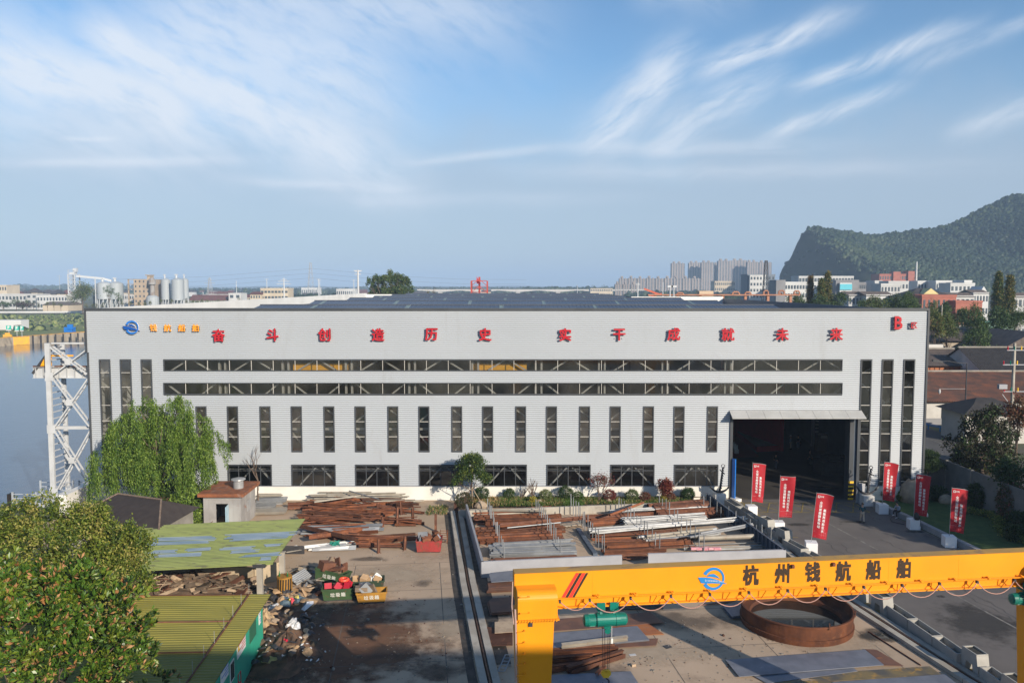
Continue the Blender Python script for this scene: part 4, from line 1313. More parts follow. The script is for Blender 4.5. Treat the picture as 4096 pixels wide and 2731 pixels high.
for i, (a, c, w_, z, m_) in enumerate([((218, 1085), (480, 1075), 1.6, .12, M_PALEST), ((225, 1058), (395, 1050), 1.3, .3, M_GALV), ((250, 1010), (480, 1000), 1.5, .25, M_GREYST), ((270, 985), (450, 978), .8, .5, M_PALEST), ((225, 960), (355, 955), .6, .6, M_RUSTD)]):
 A, B_ = G(*R6s(*a)), G(*R6s(*c))
 k = MB()
 for j in range(4):
  o_ = Vector((rs.uniform(-.1, .1), rs.uniform(-.08, .08), 0))
  k.bar(A + o_ + Vector((0, 0, z + j * .05)), B_ + o_ + Vector((0, 0, z + j * .05)), w_, .03)
 k.bar(A + Vector((.3, 0, z * .4)), B_ - Vector((.3, 0, -z * .4)), w_ * .7, max(z * .7, .04))
 k.build('plate_stack', m_, label=['low stack of pale plates on the ground right of the rusty hut', 'small shiny plate stack right of the rusty hut', 'grey plate stack between the rusty hut and the hall', 'narrow pale stack close to the hall plinth', 'brown rusty stack against the hall plinth'][i], cat='plate stack')
k = MB()
for i in range(46): k.path([G(*R6s(820 + rs.uniform(0, 85), 1340 + rs.uniform(0, 26))) + Vector((0, 0, .25 + rs.random() * .25)), G(*R6s(820 + rs.uniform(0, 85), 1340 + rs.uniform(0, 26))) + Vector((0, 0, .2 + rs.random() * .25))], .022, 4)
k.build('green_net', mat('green_rope', (.02, .26, .19), None, rough=.7), label='tangle of green rope netting on the white sheets', cat='net')
def skip(c, L, Wd, H, rz, m, name, label, text=None, fill=None, taper=.12, tilt=(0, 0), legs=True):
 t = thing(name, label, 'skip', tuple(c), rz)
 M = Matrix.Translation(c) @ Matrix.Rotation(rz, 4, 'Z') @ Matrix.Rotation(tilt[0], 4, 'X') @ Matrix.Rotation(tilt[1], 4, 'Y')
 k = MB(M)
 l0, w0, l1, w1, z0 = L / 2 - taper, Wd / 2 - taper * .6, L / 2, Wd / 2, .1
 e = .03
 O0, O1 = [(-l0, -w0), (l0, -w0), (l0, w0), (-l0, w0)], [(-l1, -w1), (l1, -w1), (l1, w1), (-l1, w1)]
 I0, I1 = [(x * (1 - e * 1.5), y * (1 - e * 2)) for x, y in O0], [(x * (1 - e * 1.5), y * (1 - e * 2)) for x, y in O1]
 v = [(x, y, z0) for x, y in O0] + [(x, y, H) for x, y in O1] + [(x, y, H) for x, y in I1] + [(x, y, z0 + .04) for x, y in I0]
 f = [(3, 2, 1, 0)] + [(i, (i + 1) % 4, 4 + (i + 1) % 4, 4 + i) for i in range(4)] + [(4 + i, 4 + (i + 1) % 4, 8 + (i + 1) % 4, 8 + i) for i in range(4)]
 f += [(8 + i, 8 + (i + 1) % 4, 12 + (i + 1) % 4, 12 + i) for i in range(4)] + [(12, 13, 14, 15)]
 k.add(v, f)
 k.build('tub', m, t)
 k = MB(M)
 for x in (-l1, l1): k.bar((x, -w1, H - .05), (x, w1, H - .05), .07, .09)
 for y in (-w1, w1): k.bar((-l1, y, H - .05), (l1, y, H - .05), .07, .09)
 k.build('rim', m, t)
 k = MB(M)
 for y in (-w0 * .7, w0 * .7): k.box(-l0 * .95, y - .06, 0, l0 * .95, y + .06, .098)
 k.build('runner', M_DARKST, t)
 if text:
  for i, mb in enumerate(glyphs(text, .30, .004, .02)):
   sl = math.atan2(w1 - w0, H - z0)
   k = MB(M @ Matrix.Translation((-.34 + i * .34, -(w0 + w1) / 2 - .012, (H + z0) / 2)) @ Matrix.Rotation(sl, 4, 'X'))
   k.add(mb.v, mb.f)
   k.build('lettering', mat('faded_white_lettering', (.55, .55, .5)), t)
 return t, M
def stuffing(M, n, L, Wd, z, mats, sz, label, cat, name):
 """loose things lying in a skip or heap, one object each"""
 for i in range(n):
  k = MB()
  sx, sy, sz_ = [rs.uniform(*sz) for _ in range(3)]
  k.cbox((0, 0, 0), sx, sy, sz_)
  p = M @ Vector((rs.uniform(-L, L), rs.uniform(-Wd, Wd), z + rs.uniform(0, .25)))
  o_ = k.build(name, rs.choice(mats), label=label, cat=cat, group=label)
  o_.location, o_.rotation_euler = p, (rs.gauss(0, .35), rs.gauss(0, .35), rs.uniform(0, 3.1))
M_SKR = mat('faded_red_skip_paint', (.34, .035, .035), (.24, .035, .03), 2, 1, .6, c3=(.17, .06, .035), sc3=2.5, lo3=.5, hi3=.65)
M_SKG = mat('green_skip_paint', (.042, .085, .032), (.035, .065, .026), 2, 1, .6, c3=(.15, .06, .03), sc3=3, lo3=.58, hi3=.7)
M_SKY = mat('yellow_skip_paint', (.38, .19, .025), (.30, .15, .025), 2, 1, .6, c3=(.16, .07, .03), sc3=3, lo3=.55, hi3=.68)
M_CARD = mat('cardboard', (.40, .26, .14), (.32, .21, .12), 2, 1, .85, rnd=.3)
M_REDBOX = mat('red_plastic', (.42, .015, .035), None, rough=.35, rnd=.15)
M_WOOD = mat('grey_brown_board', (.20, .145, .10), (.13, .095, .07), 2, 1, .85, rnd=.45)
M_WOODL = mat('light_board', (.38, .29, .2), (.3, .22, .15), 2, 1, .85, rnd=.3)
c = G(*R6s(1595, 1395)) + Vector((0, .7, 0))
t, M = skip(c, 1.95, 1.5, .95, R(2), M_SKR, 'red_skip', 'faded red scrap skip heaped with offcuts at the right end of the loose scrap', taper=.08)
stuffing(M, 14, .75, .5, .85, [M_RUST, M_RUSTD, M_GREYST], (.08, .9), 'metal offcut heaped in the faded red skip', 'offcut', 'metal_offcut')
k = MB()
fr = G(*R6s(1715, 1310))
for z in (.15, .5, .85):
 for a, b_ in (((-.3, -.3), (.3, -.3)), ((.3, -.3), (.3, .3)), ((.3, .3), (-.3, .3)), ((-.3, .3), (-.3, -.3))):
  k.bar(fr + Vector((a[0], a[1], z)), fr + Vector((b_[0], b_[1], z)), .04)
for x in (-.3, .3):
 for y in (-.3, .3): k.bar(fr + Vector((x, y, 0)), fr + Vector((x, y, .95)), .04)
k.build('wire_cage', M_RUST, label='small rusty open frame cage beside the red skip', cat='cage')
c = G(*R4s(1660, 795)) + Vector((0, .55, 0))
t, M = skip(c, 2.05, 1.15, .85, R(8), M_SKG, 'green_skip', 'green waste skip filled with red boxes, white lettering on its side', '垃圾箱')
stuffing(M, 9, .75, .32, .72, [M_REDBOX], (.32, .55), 'bright red box in the green skip', 'box', 'red_box')
k = MB()
k.path([M @ Vector((.35 + .27 * math.cos(a_ / 12 * 6.283), .1 + .27 * math.sin(a_ / 12 * 6.283), 1.22)) for a_ in range(13)], .09, 8)
k.build('life_ring', mat('orange_red_buoy', (.75, .08, .03), None, rough=.5), label='orange red life ring lying on the red boxes', cat='life ring')
c = G(*R4s(1600, 672)) + Vector((0, .7, 0))
t, M = skip(c, 2.2, 1.3, .9, R(-12), M_SKG, 'green_skip', 'green waste skip tipped askew behind the one with red boxes', '垃圾箱', tilt=(R(-8), R(9)))
stuffing(M, 8, .8, .4, .9, [M_RUSTD, M_RUST, M_WOOD], (.06, 1.1), 'rusty offcut in the tipped green skip', 'offcut', 'metal_offcut')
c = G(*R4s(1895, 745)) + Vector((0, .5, 0))
t, M = skip(c, 2.15, 1.0, .95, R(9), mat('dark_green_skip_paint', (.03, .055, .03), (.025, .045, .025), 2, 1, .6, c3=(.12, .05, .03), sc3=3), 'dark_green_skip', 'dark green skip full of cartons behind the yellow skip')
stuffing(M, 11, .85, .3, .85, [M_CARD, M_WHITE, M_CARD], (.2, .5), 'cardboard or white carton in the dark green skip', 'carton', 'carton')
c = G(*R4s(1925, 812)) + Vector((0, .45, 0))
t, M = skip(c, 1.95, .95, .75, R(8), M_SKY, 'yellow_skip', 'yellow waste skip with faded lettering, nearest of the skips', '垃圾箱')
stuffing(M, 6, .7, .25, .68, [M_GREYST, M_WOOD], (.08, .8), 'grey offcut in the yellow skip', 'offcut', 'metal_offcut')
bd = thing('striped_bollard', 'yellow and black striped concrete block under the shed post', 'bollard', tuple(G(*R4s(1253, 738))))
p = G(*R4s(1253, 735))
k = MB()
k.path([p, p + Vector((0, 0, 1.25))], .50, 14)
k.build('body', M_SKY, bd)
k = MB()
for i in range(7):
 a_ = -2.6 + i * .35
 k.bar(p + Vector((.505 * math.cos(a_), .505 * math.sin(a_), .1)), p + Vector((.505 * math.cos(a_ + .1), .505 * math.sin(a_ + .1), 1.15)), .09, .012, up=(math.cos(a_), math.sin(a_), 0))
k.build('stripe', M_BLACK, bd)
for i, (dx, dy) in enumerate(((-.3, -.1), (.25, -.15))):
 k = MB()
 q0 = p + Vector((dx, dy, 1.252))
 k.path([q0, q0 + Vector((0, 0, .22)), q0 + Vector((0, 0, .3)), q0 + Vector((0, 0, .36))], [.05, .05, .02, .02], 8)
 k.build('green_bottle', mat('green_glass', (.02, .12, .03), None, rough=.15), label='green bottle standing %s on top of the striped block' % ('left' if dx < 0 else 'right'), cat='bottle')
k = MB()
pts = [G(*R4s(-120, 640)), G(*R4s(560, 640)), G(*R4s(1012, 668)), G(*R4s(1235, 610))]
for a, b_ in zip(pts[:-1], pts[1:]): k.bar(Vector((a.x, a.y, .62)), Vector((b_.x, b_.y, .62)), .25, 1.24)
k.build('pen_wall', mat('sandy_concrete', (.45, .36, .25), (.36, .29, .2), 1, 1, .9, c3=(.22, .16, .1), sc3=1.2), label='sandy concrete wall of the scrap pen under the green roof', cat='wall')
def heap(name, ring, h, m, label, seed=1, n=26, cat='heap'):
 """low uneven mound over a ground outline"""
 pr = random.Random(seed)
 c = sum(ring, Vector()) / len(ring)
 k = MB()
 v, f = [], []
 L = len(ring)
 rg = []
 for i in range(n):
  a = i / n * L
  j = int(a)
  rg.append(lerp(ring[j], ring[(j + 1) % L], a - j))
 steps = 7
 for s_ in range(steps):
  q_ = 1 - s_ / steps
  for p in rg:
   jt = pr.uniform(-.09, .09) if s_ else 0
   v.append((c.x + (p.x - c.x) * (q_ + jt), c.y + (p.y - c.y) * (q_ + jt), h * (1 - q_ ** 1.6) * pr.uniform(.65, 1.25) + (0 if s_ else -.02)))
 v.append((c.x, c.y, h))
 for s_ in range(steps - 1):
  for i in range(n):
   f.append((s_ * n + i, s_ * n + (i + 1) % n, (s_ + 1) * n + (i + 1) % n, (s_ + 1) * n + i))
 for i in range(n): f.append(((steps - 1) * n + i, (steps - 1) * n + (i + 1) % n, len(v) - 1))
 k.add(v, f)
 return k.build(name, m, label=label, cat=cat)
heap('scrap_mound', [G(*R4s(80, 760)), G(*R4s(600, 775)), G(*R4s(1100, 760)), G(*R4s(1050, 690)), G(*R4s(560, 640)), G(*R4s(80, 650))], .75, mat('brown_debris', (.13, .085, .055), (.08, .055, .04), 2, 1, .95, bump=.5), 'brown debris mound inside the scrap pen', 4)
def scatter(x0, x1, y0, y1, n, kinds, mats, L, label, zf_, R_=R4s, yaw=60, pitch=14, size=1.6):
 for i in range(n):
  x, y = rs.uniform(x0, x1), rs.uniform(y0, y1)
  kd = rs.choice(kinds)
  p = G(*R_(x, y))
  p.z = zf_(x, y) * rs.uniform(.5, 1.1) + .05
  s = size * rs.uniform(.6, 1.4)
  place(stock_mesh(kd, rs.choice(mats)), CATS[kd][0], p, (rs.gauss(0, .4), R(rs.gauss(0, pitch)), R(rs.gauss(0, yaw))), (rs.uniform(*L), s, s), label, CATS[kd][1], label)
pen = lambda x, y: .75 * max(.15, 1 - ((x - 600) / 620) ** 2)
scatter(240, 1060, 650, 765, 105, ['plank'], [M_WOOD, M_WOOD, M_RUSTD, M_WOODL], (.6, 2.0), 'weathered board thrown on the heap in the scrap pen', pen)
scatter(560, 1060, 630, 740, 12, ['plank'], [M_WOOD], (.8, 1.5), 'wide brown board lying on top of the heap in the scrap pen', pen, size=4)
scatter(100, 320, 600, 760, 60, ['angle'], [M_WOODL, M_RUSTD], (.6, 1.6), 'thin brown stick in the brushwood pile beside the trees', lambda x, y: .8, size=.5, yaw=35)
scatter(1290, 1560, 560, 700, 18, ['sheet', 'plank'], [M_GALV, M_PALEST, M_GREYST], (.8, 2.2), 'bent grey sheet behind the striped block', lambda x, y: .35, size=.9)
scatter(1130, 1560, 690, 740, 12, ['plank'], [M_WOODL, M_RUST, M_DARKST], (.8, 2.2), 'flat board lying before the striped block', lambda x, y: .15, size=2)
rub = heap('rubbish_mound', [G(*R4s(960, 1380)), G(*R4s(1250, 1420)), G(*R4s(1560, 1240)), G(*R4s(1540, 1130)), G(*R4s(1380, 960)), G(*R4s(1180, 880)), G(*R4s(1000, 1000))], .8, mat('dark_rubbish_soil', (.075, .05, .035), (.16, .09, .055), 1.3, 1, .95, bump=.6, c3=(.03, .026, .022), sc3=1.0), 'dark rubbish mound beside the green walled shed', 8)
rubz = lambda x, y: .62 * max(.1, 1 - ((x - 1260) / 330) ** 2)
M_SHEETW = mat('white_plastic', (.62, .62, .63), None, rough=.4, rnd=.25)
M_BLKP = mat('black_plastic', (.03, .03, .032), None, rough=.4)
def litter(name, label, cat, n, mats, box, sz, flat=.35, zf_=rubz):
 for i in range(n):
  x, y = rs.uniform(box[0], box[1]), rs.uniform(box[2], box[3])
  k = MB()
  a_, b_ = rs.uniform(*sz), rs.uniform(*sz)
  nn = 7
  ring = [(a_ * math.cos(j / nn * 6.283) * rs.uniform(.6, 1.2), b_ * math.sin(j / nn * 6.283) * rs.uniform(.6, 1.2), rs.uniform(-.3, .3) * a_ * flat) for j in range(nn)]
  top = [(p[0] * .55, p[1] * .55, p[2] + a_ * flat * rs.uniform(.5, 1.3)) for p in ring]
  k.add(ring + top + [(0, 0, a_ * flat * 1.2)], [(j, (j + 1) % nn, nn + (j + 1) % nn, nn + j) for j in range(nn)] + [(nn + j, nn + (j + 1) % nn, 2 * nn) for j in range(nn)] + [tuple(range(nn))[::-1]])
  p = G(*R4s(x, y))
  p.z = zf_(x, y) + .08
  o_ = k.build(name, rs.choice(mats), label=label, cat=cat, group=label)
  o_.location, o_.rotation_euler = p, (rs.gauss(0, .3), rs.gauss(0, .3), rs.uniform(0, 6))
litter('rubbish_bag', 'black or dark rag in the rubbish heap by the green shed', 'rubbish bag', 60, [M_BLKP, M_DARKST, M_SOIL], (990, 1550, 960, 1340), (.1, .33))
litter('plastic_scrap', 'crumpled white plastic scrap in the rubbish heap by the green shed', 'plastic', 42, [M_SHEETW, M_SHEETW, M_GALV], (1000, 1580, 930, 1340), (.04, .14))
litter('plastic_sheet', 'large pale plastic sheet caught in the rubbish heap', 'plastic', 5, [M_SHEETW], (1260, 1400, 1050, 1130), (.2, .36), .8)
litter('carton', 'flattened cardboard carton in the rubbish by the green skips', 'carton', 16, [M_CARD], (1170, 1460, 740, 850), (.25, .6), .15, lambda x, y: .3)
litter('plastic_scrap', 'dark crumpled scrap in the rubbish by the green skips', 'plastic', 24, [M_BLKP, M_DARKST, M_SHEETW, mat('blue_grey_rag', (.08, .12, .15))], (1090, 1480, 740, 900), (.12, .42), .4, lambda x, y: .25)
litter('carton', 'brown carton half buried in the rubbish mound', 'carton', 22, [M_CARD, M_WOODL], (1000, 1500, 900, 1330), (.12, .35), .3)
litter('foam_block', 'yellowish foam block at the foot of the rubbish mound', 'foam', 3, [mat('yellow_foam', (.52, .42, .18), (.42, .33, .14), 3, 1, .9)], (1110, 1230, 1260, 1300), (.3, .5), .35, lambda x, y: .15)
litter('red_ball', 'small red scrap on the rubbish mound', 'plastic', 2, [M_REDBOX], (1240, 1270, 1190, 1215), (.1, .13), .9)
litter('plastic_scrap', 'bright coloured wrapper by the flattened cartons', 'plastic', 4, [mat('red_wrapper', (.6, .06, .08)), mat('yellow_wrapper', (.6, .5, .12)), M_BLUE], (1290, 1370, 790, 860), (.15, .3), .6, lambda x, y: .35)
heap('sand_heap', [G(*R4s(975, 1130)), G(*R4s(1150, 1110)), G(*R4s(1205, 960)), G(*R4s(1100, 900)), G(*R4s(985, 1000))], 1.15, mat('crumpled_tan_sacking', (.46, .33, .19), (.33, .23, .13), 2.5, 1, .95, bump=.8, c3=(.2, .14, .09), sc3=3), 'tan crumpled sacking heap against the green shed wall', 5)
k = MB()
for i in range(900):
 u, v = rs.uniform(1080, 2040), 2160 + 560 * rs.random()
 if rs.random() < .35: u, v = rs.uniform(2300, 3300), rs.uniform(2480, 2731)
 p = G(u, v)
 s = rs.uniform(.015, .055) * (2.2 if rs.random() < .06 else 1)
 k.cbox(p + Vector((0, 0, s * .4)), s * 1.6, s, s * .8, rs.uniform(0, 3), rs.choice([0, 0, 1, 2]))
k.build('yard_crumbs', [M_CONCD, M_RUSTD, M_WOODL], kind='stuff')
M_PLATE = mat('blue_grey_mill_plate', (.20, .21, .245), (.155, .165, .195), 1.1, 1, .5, .25, c3=(.30, .31, .34), sc3=1.6, lo3=.6, hi3=.8)
M_PLATEB = mat('brown_plate', (.175, .085, .055), (.12, .065, .05), .9, 1, .7, c3=(.30, .11, .04), sc3=1.4, lo3=.58, hi3=.75)
M_PLATEY = mat('yellow_stained_plate', (.20, .15, .07), (.09, .085, .075), 1.0, 1, .65, c3=(.38, .22, .05), sc3=1.2, lo3=.52, hi3=.68)
def plate(pts, z, th, m, label, layers=1):
 P_ = [G(u, v, z) for u, v in pts]
 k = MB()
 k.prism([(p.x, p.y) for p in P_], z - th, z)
 for i in range(1, layers):
  o_ = Vector((rs.uniform(-.12, .12), rs.uniform(-.1, .1), 0))
  k.prism([(p.x + o_.x, p.y + o_.y) for p in P_], z - th - i * .07, z - i * .07 - th + .025)
 return k.build('steel_plate' if layers == 1 else 'plate_stack', m, label=label, cat='steel plate')
plate([R5(1118, 1310), R5(1128, 1190), R5(1790, 1135), R5(1882, 1238)], .22, .03, M_PLATE, 'long blue grey plate beside the crane leg under the hoist', 3)
plate([R5(1138, 1175), R5(1150, 1085), R5(1887, 1030), R5(1990, 1110)], .10, .02, M_PLATEB, 'brown rusty plate behind the long blue grey plate')
plate([R6(-250, 1000), R6(210, 960), R6(390, 1080), R6(-60, 1100)], .06, .02, mat('orange_rust_plate', (.36, .13, .045), (.26, .09, .04), 1, 1, .8, c3=(.2, .16, .13), sc3=1.2), 'orange rusty thin plate right of the long blue grey plate')
plate([R6(-100, 1215), R6(-120, 1150), R6(330, 1120), R6(310, 1190)], .12, .02, M_PLATEB, 'narrow brown plate strip below the blue grey plate')
plate([(2902, 2637), (3461, 2596), (3536, 2657), (2957, 2704)], .12, .03, M_PLATE, 'big blue grey plate in front of the rusty ring')
plate([(3008, 2698), (3408, 2663), (3430, 2682), (3068, 2731)], .06, .02, M_PLATE, 'second plate tucked under the big plate before the ring')
plate([(3425, 2682), (3719, 2663), (3764, 2695), (3330, 2722), (3240, 2712)], .04, .02, M_PLATEY, 'yellow stained plate right of the big plate before the ring')
plate([(3329, 2726), (3783, 2694), (3870, 2770), (3390, 2800)], .07, .02, M_PLATE, 'grey plate at the bottom edge below the yellow stained plate')
plate([(3461, 2594), (3506, 2596), (3614, 2661), (3536, 2659)], .09, .02, M_PLATEB, 'rusty plate strip between big plate and crane rail')
plate([(3000, 2731), (3330, 2716), (3390, 2800), (3080, 2820)], .035, .02, M_PLATEY, 'dark stained plate at the bottom edge of the yard')
plate([R5(1098, 1508), R5(1740, 1476), R5(1822, 1600), R5(1090, 1620)], .15, .03, M_PLATE, 'grey purple plate low beside the crane leg')
plate([R5(672, 750), R5(690, 805), R5(870, 792), R5(870, 715), R5(680, 735)], .75, .04, M_PLATE, 'purple grey plate on the stack behind the girder end')
plate([R5(660, 800), R5(668, 850), R5(880, 838), R5(880, 765)], .45, .03, M_PLATEB, 'brown plate stack behind the girder end', 4)
plate([R5(648, 868), R5(655, 884), R5(880, 872), R5(880, 830)], .12, .03, M_RUSTD, 'thin brown plate at the foot of the stack behind the girder end')
plate([R5(668, 950), R5(690, 1035), R5(850, 1025), R5(880, 915), R5(700, 925)], .3, .03, M_PLATEB, 'brown violet plate left of the crane leg', 3)
plate([R5(645, 1140), R5(680, 1285), R5(850, 1280), R5(850, 1150), R5(720, 1150)], .15, .03, M_RUSTD, 'dark brown plate on the ground left of the crane leg')
plate([R5(715, 1105), R5(715, 1190), R5(860, 1180), R5(860, 1092)], .28, .02, M_WOODL, 'tan board leaning left of the crane leg')
plate([R6(960, 785), R6(1062, 905), R6(1240, 880), R6(1160, 770)], .25, .04, M_PLATE, 'blue grey plate stack behind the rusty ring', 3)
plate([R6(760, 790), R6(960, 755), R6(1100, 745), R6(1000, 765)], .12, .05, M_PLATEB, 'dark plate edge under the girder left of the ring')
bundle(R5(1110, 1375), R5(1640, 1335), 6, ['beam', 'channel'], [M_RUSTD, M_RUST], .5, .25, 'rusty beam beside the crane leg under the hook', yaw=3)
bundle(R5(1215, 1345), R5(1730, 1290), 1, ['beam'], [M_PALEST], .05, .05, 'pale beam on the rusty beams under the hook', z0=.45, size=1.3, yaw=0)
bundle(R5(1110, 1440), R5(1460, 1400), 6, ['beam', 'channel'], [M_RUSTD, M_RUST], .5, .25, 'short rusty beam nearest the crane leg', yaw=4)
bundle(R5(1250, 1490), R5(1670, 1360), 3, ['beam'], [M_RUSTD], .3, .2, 'rusty beam slanting under the hoist ropes', yaw=4, size=1.2)
bundle(R5(1110, 1480), R5(1300, 1455), 4, ['angle'], RU, .4, .1, 'thin rusty bar at the crane leg foot', yaw=8)
bundle(R5(1480, 1540), R5(1545, 1475), 1, ['channel'], [M_RUST], .05, .05, 'short rusty piece on the grey purple plate', z0=.25)
bundle(R6(-250, 815), R6(360, 805), 6, ['pipe'], [M_GREYST, M_DARKST], .6, .3, 'long dark tube on the ground behind the girder', r=.06)
k = MB()
p0, p1 = G(*R7(680, 1060)), G(*R7(1200, 1395))
k.path([p0 + Vector((0, 0, .04)), lerp(p0, p1, .5) + Vector((0, 0, .04)), p1 + Vector((0, 0, .04))], .035, 6)
k.build('steel_rod', M_RUSTD, label='long thin rusty rod lying beside the right crane rail', cat='rod')
k = MB()
for i, (x, y, s) in enumerate([(1760, 1440, .16), (1740, 1355, .2)]): pass
p = G(*R5(1763, 1441)); k.cbox(p + Vector((0, 0, .07)), .24, .12, .13, .4)
k.build('brick', M_WOODL, label='pale brick alone on the concrete right of the hoist ropes', cat='brick')
k = MB()
p = G(*R6(75, 1287)); k.cbox(p + Vector((0, 0, .01)), .38, .22, .012, .2)
k.build('paper_sheet', M_SHEETW, label='white paper sheet on the concrete right of the hoist', cat='paper')
k = MB()
p = G(*R6(425, 1210)); k.cbox(p + Vector((0, 0, .03)), .42, .3, .02, .5, tilt=(.1, 0))
k.build('metal_offcut', M_DARKST, label='dark square offcut on the concrete left of the ring', cat='offcut')
k = MB()
a, b_ = G(*R5(740, 1490)), G(*R5(795, 1420))
for o_ in (0, .35):
 k.bar(a + Vector((o_, 0, .1)), b_ + Vector((o_, 0, .5)), .05)
for i in range(6): k.bar(lerp(a, b_, i / 5) + Vector((0, 0, .1 + .08 * i)), lerp(a, b_, i / 5) + Vector((.35, 0, .1 + .08 * i)), .035)
k.build('ladder', M_GREYST, label='grey ladder lying left of the crane leg', cat='ladder')
rc = (G(*R6(1150, 900)) + G(*R7(525, 1000))) / 2
rl_, rr_ = G(2962, 2490), G(3413, 2500)
rc = (rl_ + rr_) / 2
RR = (rr_ - rl_).length / 2 * .985
rc = rc + Vector((0, .15, 0))
ring = thing('steel_ring', 'large round rusty steel ring holding water in the yard behind the girder', 'ring', tuple(rc))
k = MB()
k.lathe(rc, [(RR - .06, 0), (RR - .02, .30), (RR - .02, .34), (RR - .10, .36), (RR - .07, 1.05), (RR - .0, 1.08), (RR - .02, 1.14), (RR - .13, 1.14), (RR - .18, .60), (RR - .62, .56), (RR - .66, .44), (RR - .72, .02)], 72, close=True)
k.build('shell', M_RUST, ring)
k = MB()
k.add([(rc.x + (RR - .69) * math.cos(i * .13090), rc.y + (RR - .69) * math.sin(i * .13090), .36) for i in range(48)], [tuple(range(48))])
k.build('water', pm, ring)
k = MB()
for a_ in (-1.35, -.45):
 q0 = rc + Vector(((RR - .02) * math.cos(a_), (RR - .02) * math.sin(a_), 1.0))
 k.bar(q0, q0 + Vector((.02, 0, .38)), .1, .04)
k.build('lug', M_RUSTD, ring)
M_TROUGH = mat('light_grey_precast', (.36, .345, .315), (.30, .29, .265), 1.1, 1, .75, c3=(.3, .28, .24), sc3=1.5, lo3=.6, hi3=.85)
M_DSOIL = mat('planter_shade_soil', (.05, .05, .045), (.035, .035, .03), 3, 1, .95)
TH = .72
ti = [0]
names = ['first', 'second', 'third', 'fourth', 'fifth', 'sixth', 'seventh', 'eighth', 'ninth', 'tenth', 'eleventh', 'twelfth', 'thirteenth']
def trough(a, b_, wd_=.62):
 A, B_ = G(*a, TH), G(*b_, TH)
 A.z = B_.z = 0
 d = (B_ - A).normalized()
 L = (B_ - A).length - .05
 c = (A + B_) / 2
 t = thing('planter_trough', 'long open grey planter trough, %s from the hall door beside the right rail' % names[ti[0]], 'planter', tuple(c), math.atan2(d.y, d.x))
 ti[0] += 1
 M = Matrix.Translation(c) @ Matrix.Rotation(math.atan2(d.y, d.x), 4, 'Z')
 k = MB(M)
 for s_ in (-1, 1):
  k.box(-L / 2, s_ * wd_ / 2 - .035, .0, L / 2, s_ * wd_ / 2 + .035, TH)
  k.box(s_ * (L / 2 - .035) - .035, -wd_ / 2 + .036, .0, s_ * (L / 2 - .035) + .035, wd_ / 2 - .036, TH - .003)
 k.box(-.02, -wd_ / 2 + .036, .05, .02, wd_ / 2 - .036, TH * .72)
 k.build('box', M_TROUGH, t)
 k = MB(M)
 k.box(-L / 2 + .07, -wd_ / 2 + .04, .02, L / 2 - .07, wd_ / 2 - .04, TH * .35)
 k.build('soil', M_DSOIL, t)
def arch(a, dirv, label):
 p = G(*a, 1.1)
 p.z = 0
 an = math.atan2(dirv.y, dirv.x)
 t = thing('planter_arch', label, 'planter', tuple(p), an)
 M = Matrix.Translation(p) @ Matrix.Rotation(an, 4, 'Z')
 k = MB(M)
 out = [(-.78, 0), (-.55, 1.12), (.55, 1.12), (.78, 0), (.34, 0), (.24, .55), (-.24, .55), (-.34, 0)]
 n_ = len(out)
 w_ = .34
 k.add([(x, -w_, z) for x, z in out] + [(x, w_, z) for x, z in out],
          [(0, 7, 6, 1), (1, 6, 5, 2), (2, 5, 4, 3), (n_, n_ + 1, n_ + 6, n_ + 7), (n_ + 1, n_ + 2, n_ + 5, n_ + 6), (n_ + 2, n_ + 3, n_ + 4, n_ + 5)]
          + [(i, (i + 1) % n_, n_ + (i + 1) % n_, n_ + i) for i in range(n_) if i != 1])
 for s_ in (-1, 1):
  k.box(-.545, s_ * (w_ - .03) - .03, 1.121, .545, s_ * (w_ - .03) + .03, 1.20)
  k.box(s_ * .515 - .03, -w_ + .061, 1.121, s_ * .515 + .03, w_ - .061, 1.198)
 k.build('body', M_TROUGH, t)
 k = MB(M)
 k.quad((-.484, -.278, 1.125), (.484, -.278, 1.125), (.484, .278, 1.125), (-.484, .278, 1.125))
 k.build('soil', M_DSOIL, t)
pd = (G(*R7(1370, 1095), TH) - G(*R7(887, 772), TH)).normalized()
pd8 = (G(*R8(1020, 1350), TH) - G(*R8(870, 1275), TH)).normalized()
for a, b_ in (((415, 972), (505, 1026)), ((508, 1028), (588, 1080)), ((592, 1083), (672, 1138))): trough(R8(*a), R8(*b_))
arch(R8(722, 1128), pd8, 'tall grey arch block with a planter top, nearest the hall door')
trough(R8(752, 1188), R8(828, 1232))
arch(R8(856, 1212), pd8, 'tall grey arch block behind the nearest banner')
for a, b_ in (((872, 1282), (1020, 1360)), ((1040, 1378), (1140, 1430))): trough(R8(*a), R8(*b_))
trough(R7(470, 560), R7(640, 665))
arch(R7(822, 695), pd, 'tall grey arch block just below the yellow girder')
for a, b_ in (((887, 775), (1122, 928)), ((1124, 930), (1370, 1097)), ((1374, 1100), (1622, 1275))): trough(R7(*a), R7(*b_))
arch(R7(1742, 1255), pd, 'tall grey arch block near the bottom right corner')
trough(R7(1845, 1400), R7(2075, 1560))
arch(R7(2150, 1535), pd, 'tall grey arch block at the bottom right edge')
def leaf_mat(name, c, c2, rough=.55, trans=.25, spec=.35):
 return mat(name, c, c2, 1.3, 1, rough, spec=spec, trans=trans, detail=3)
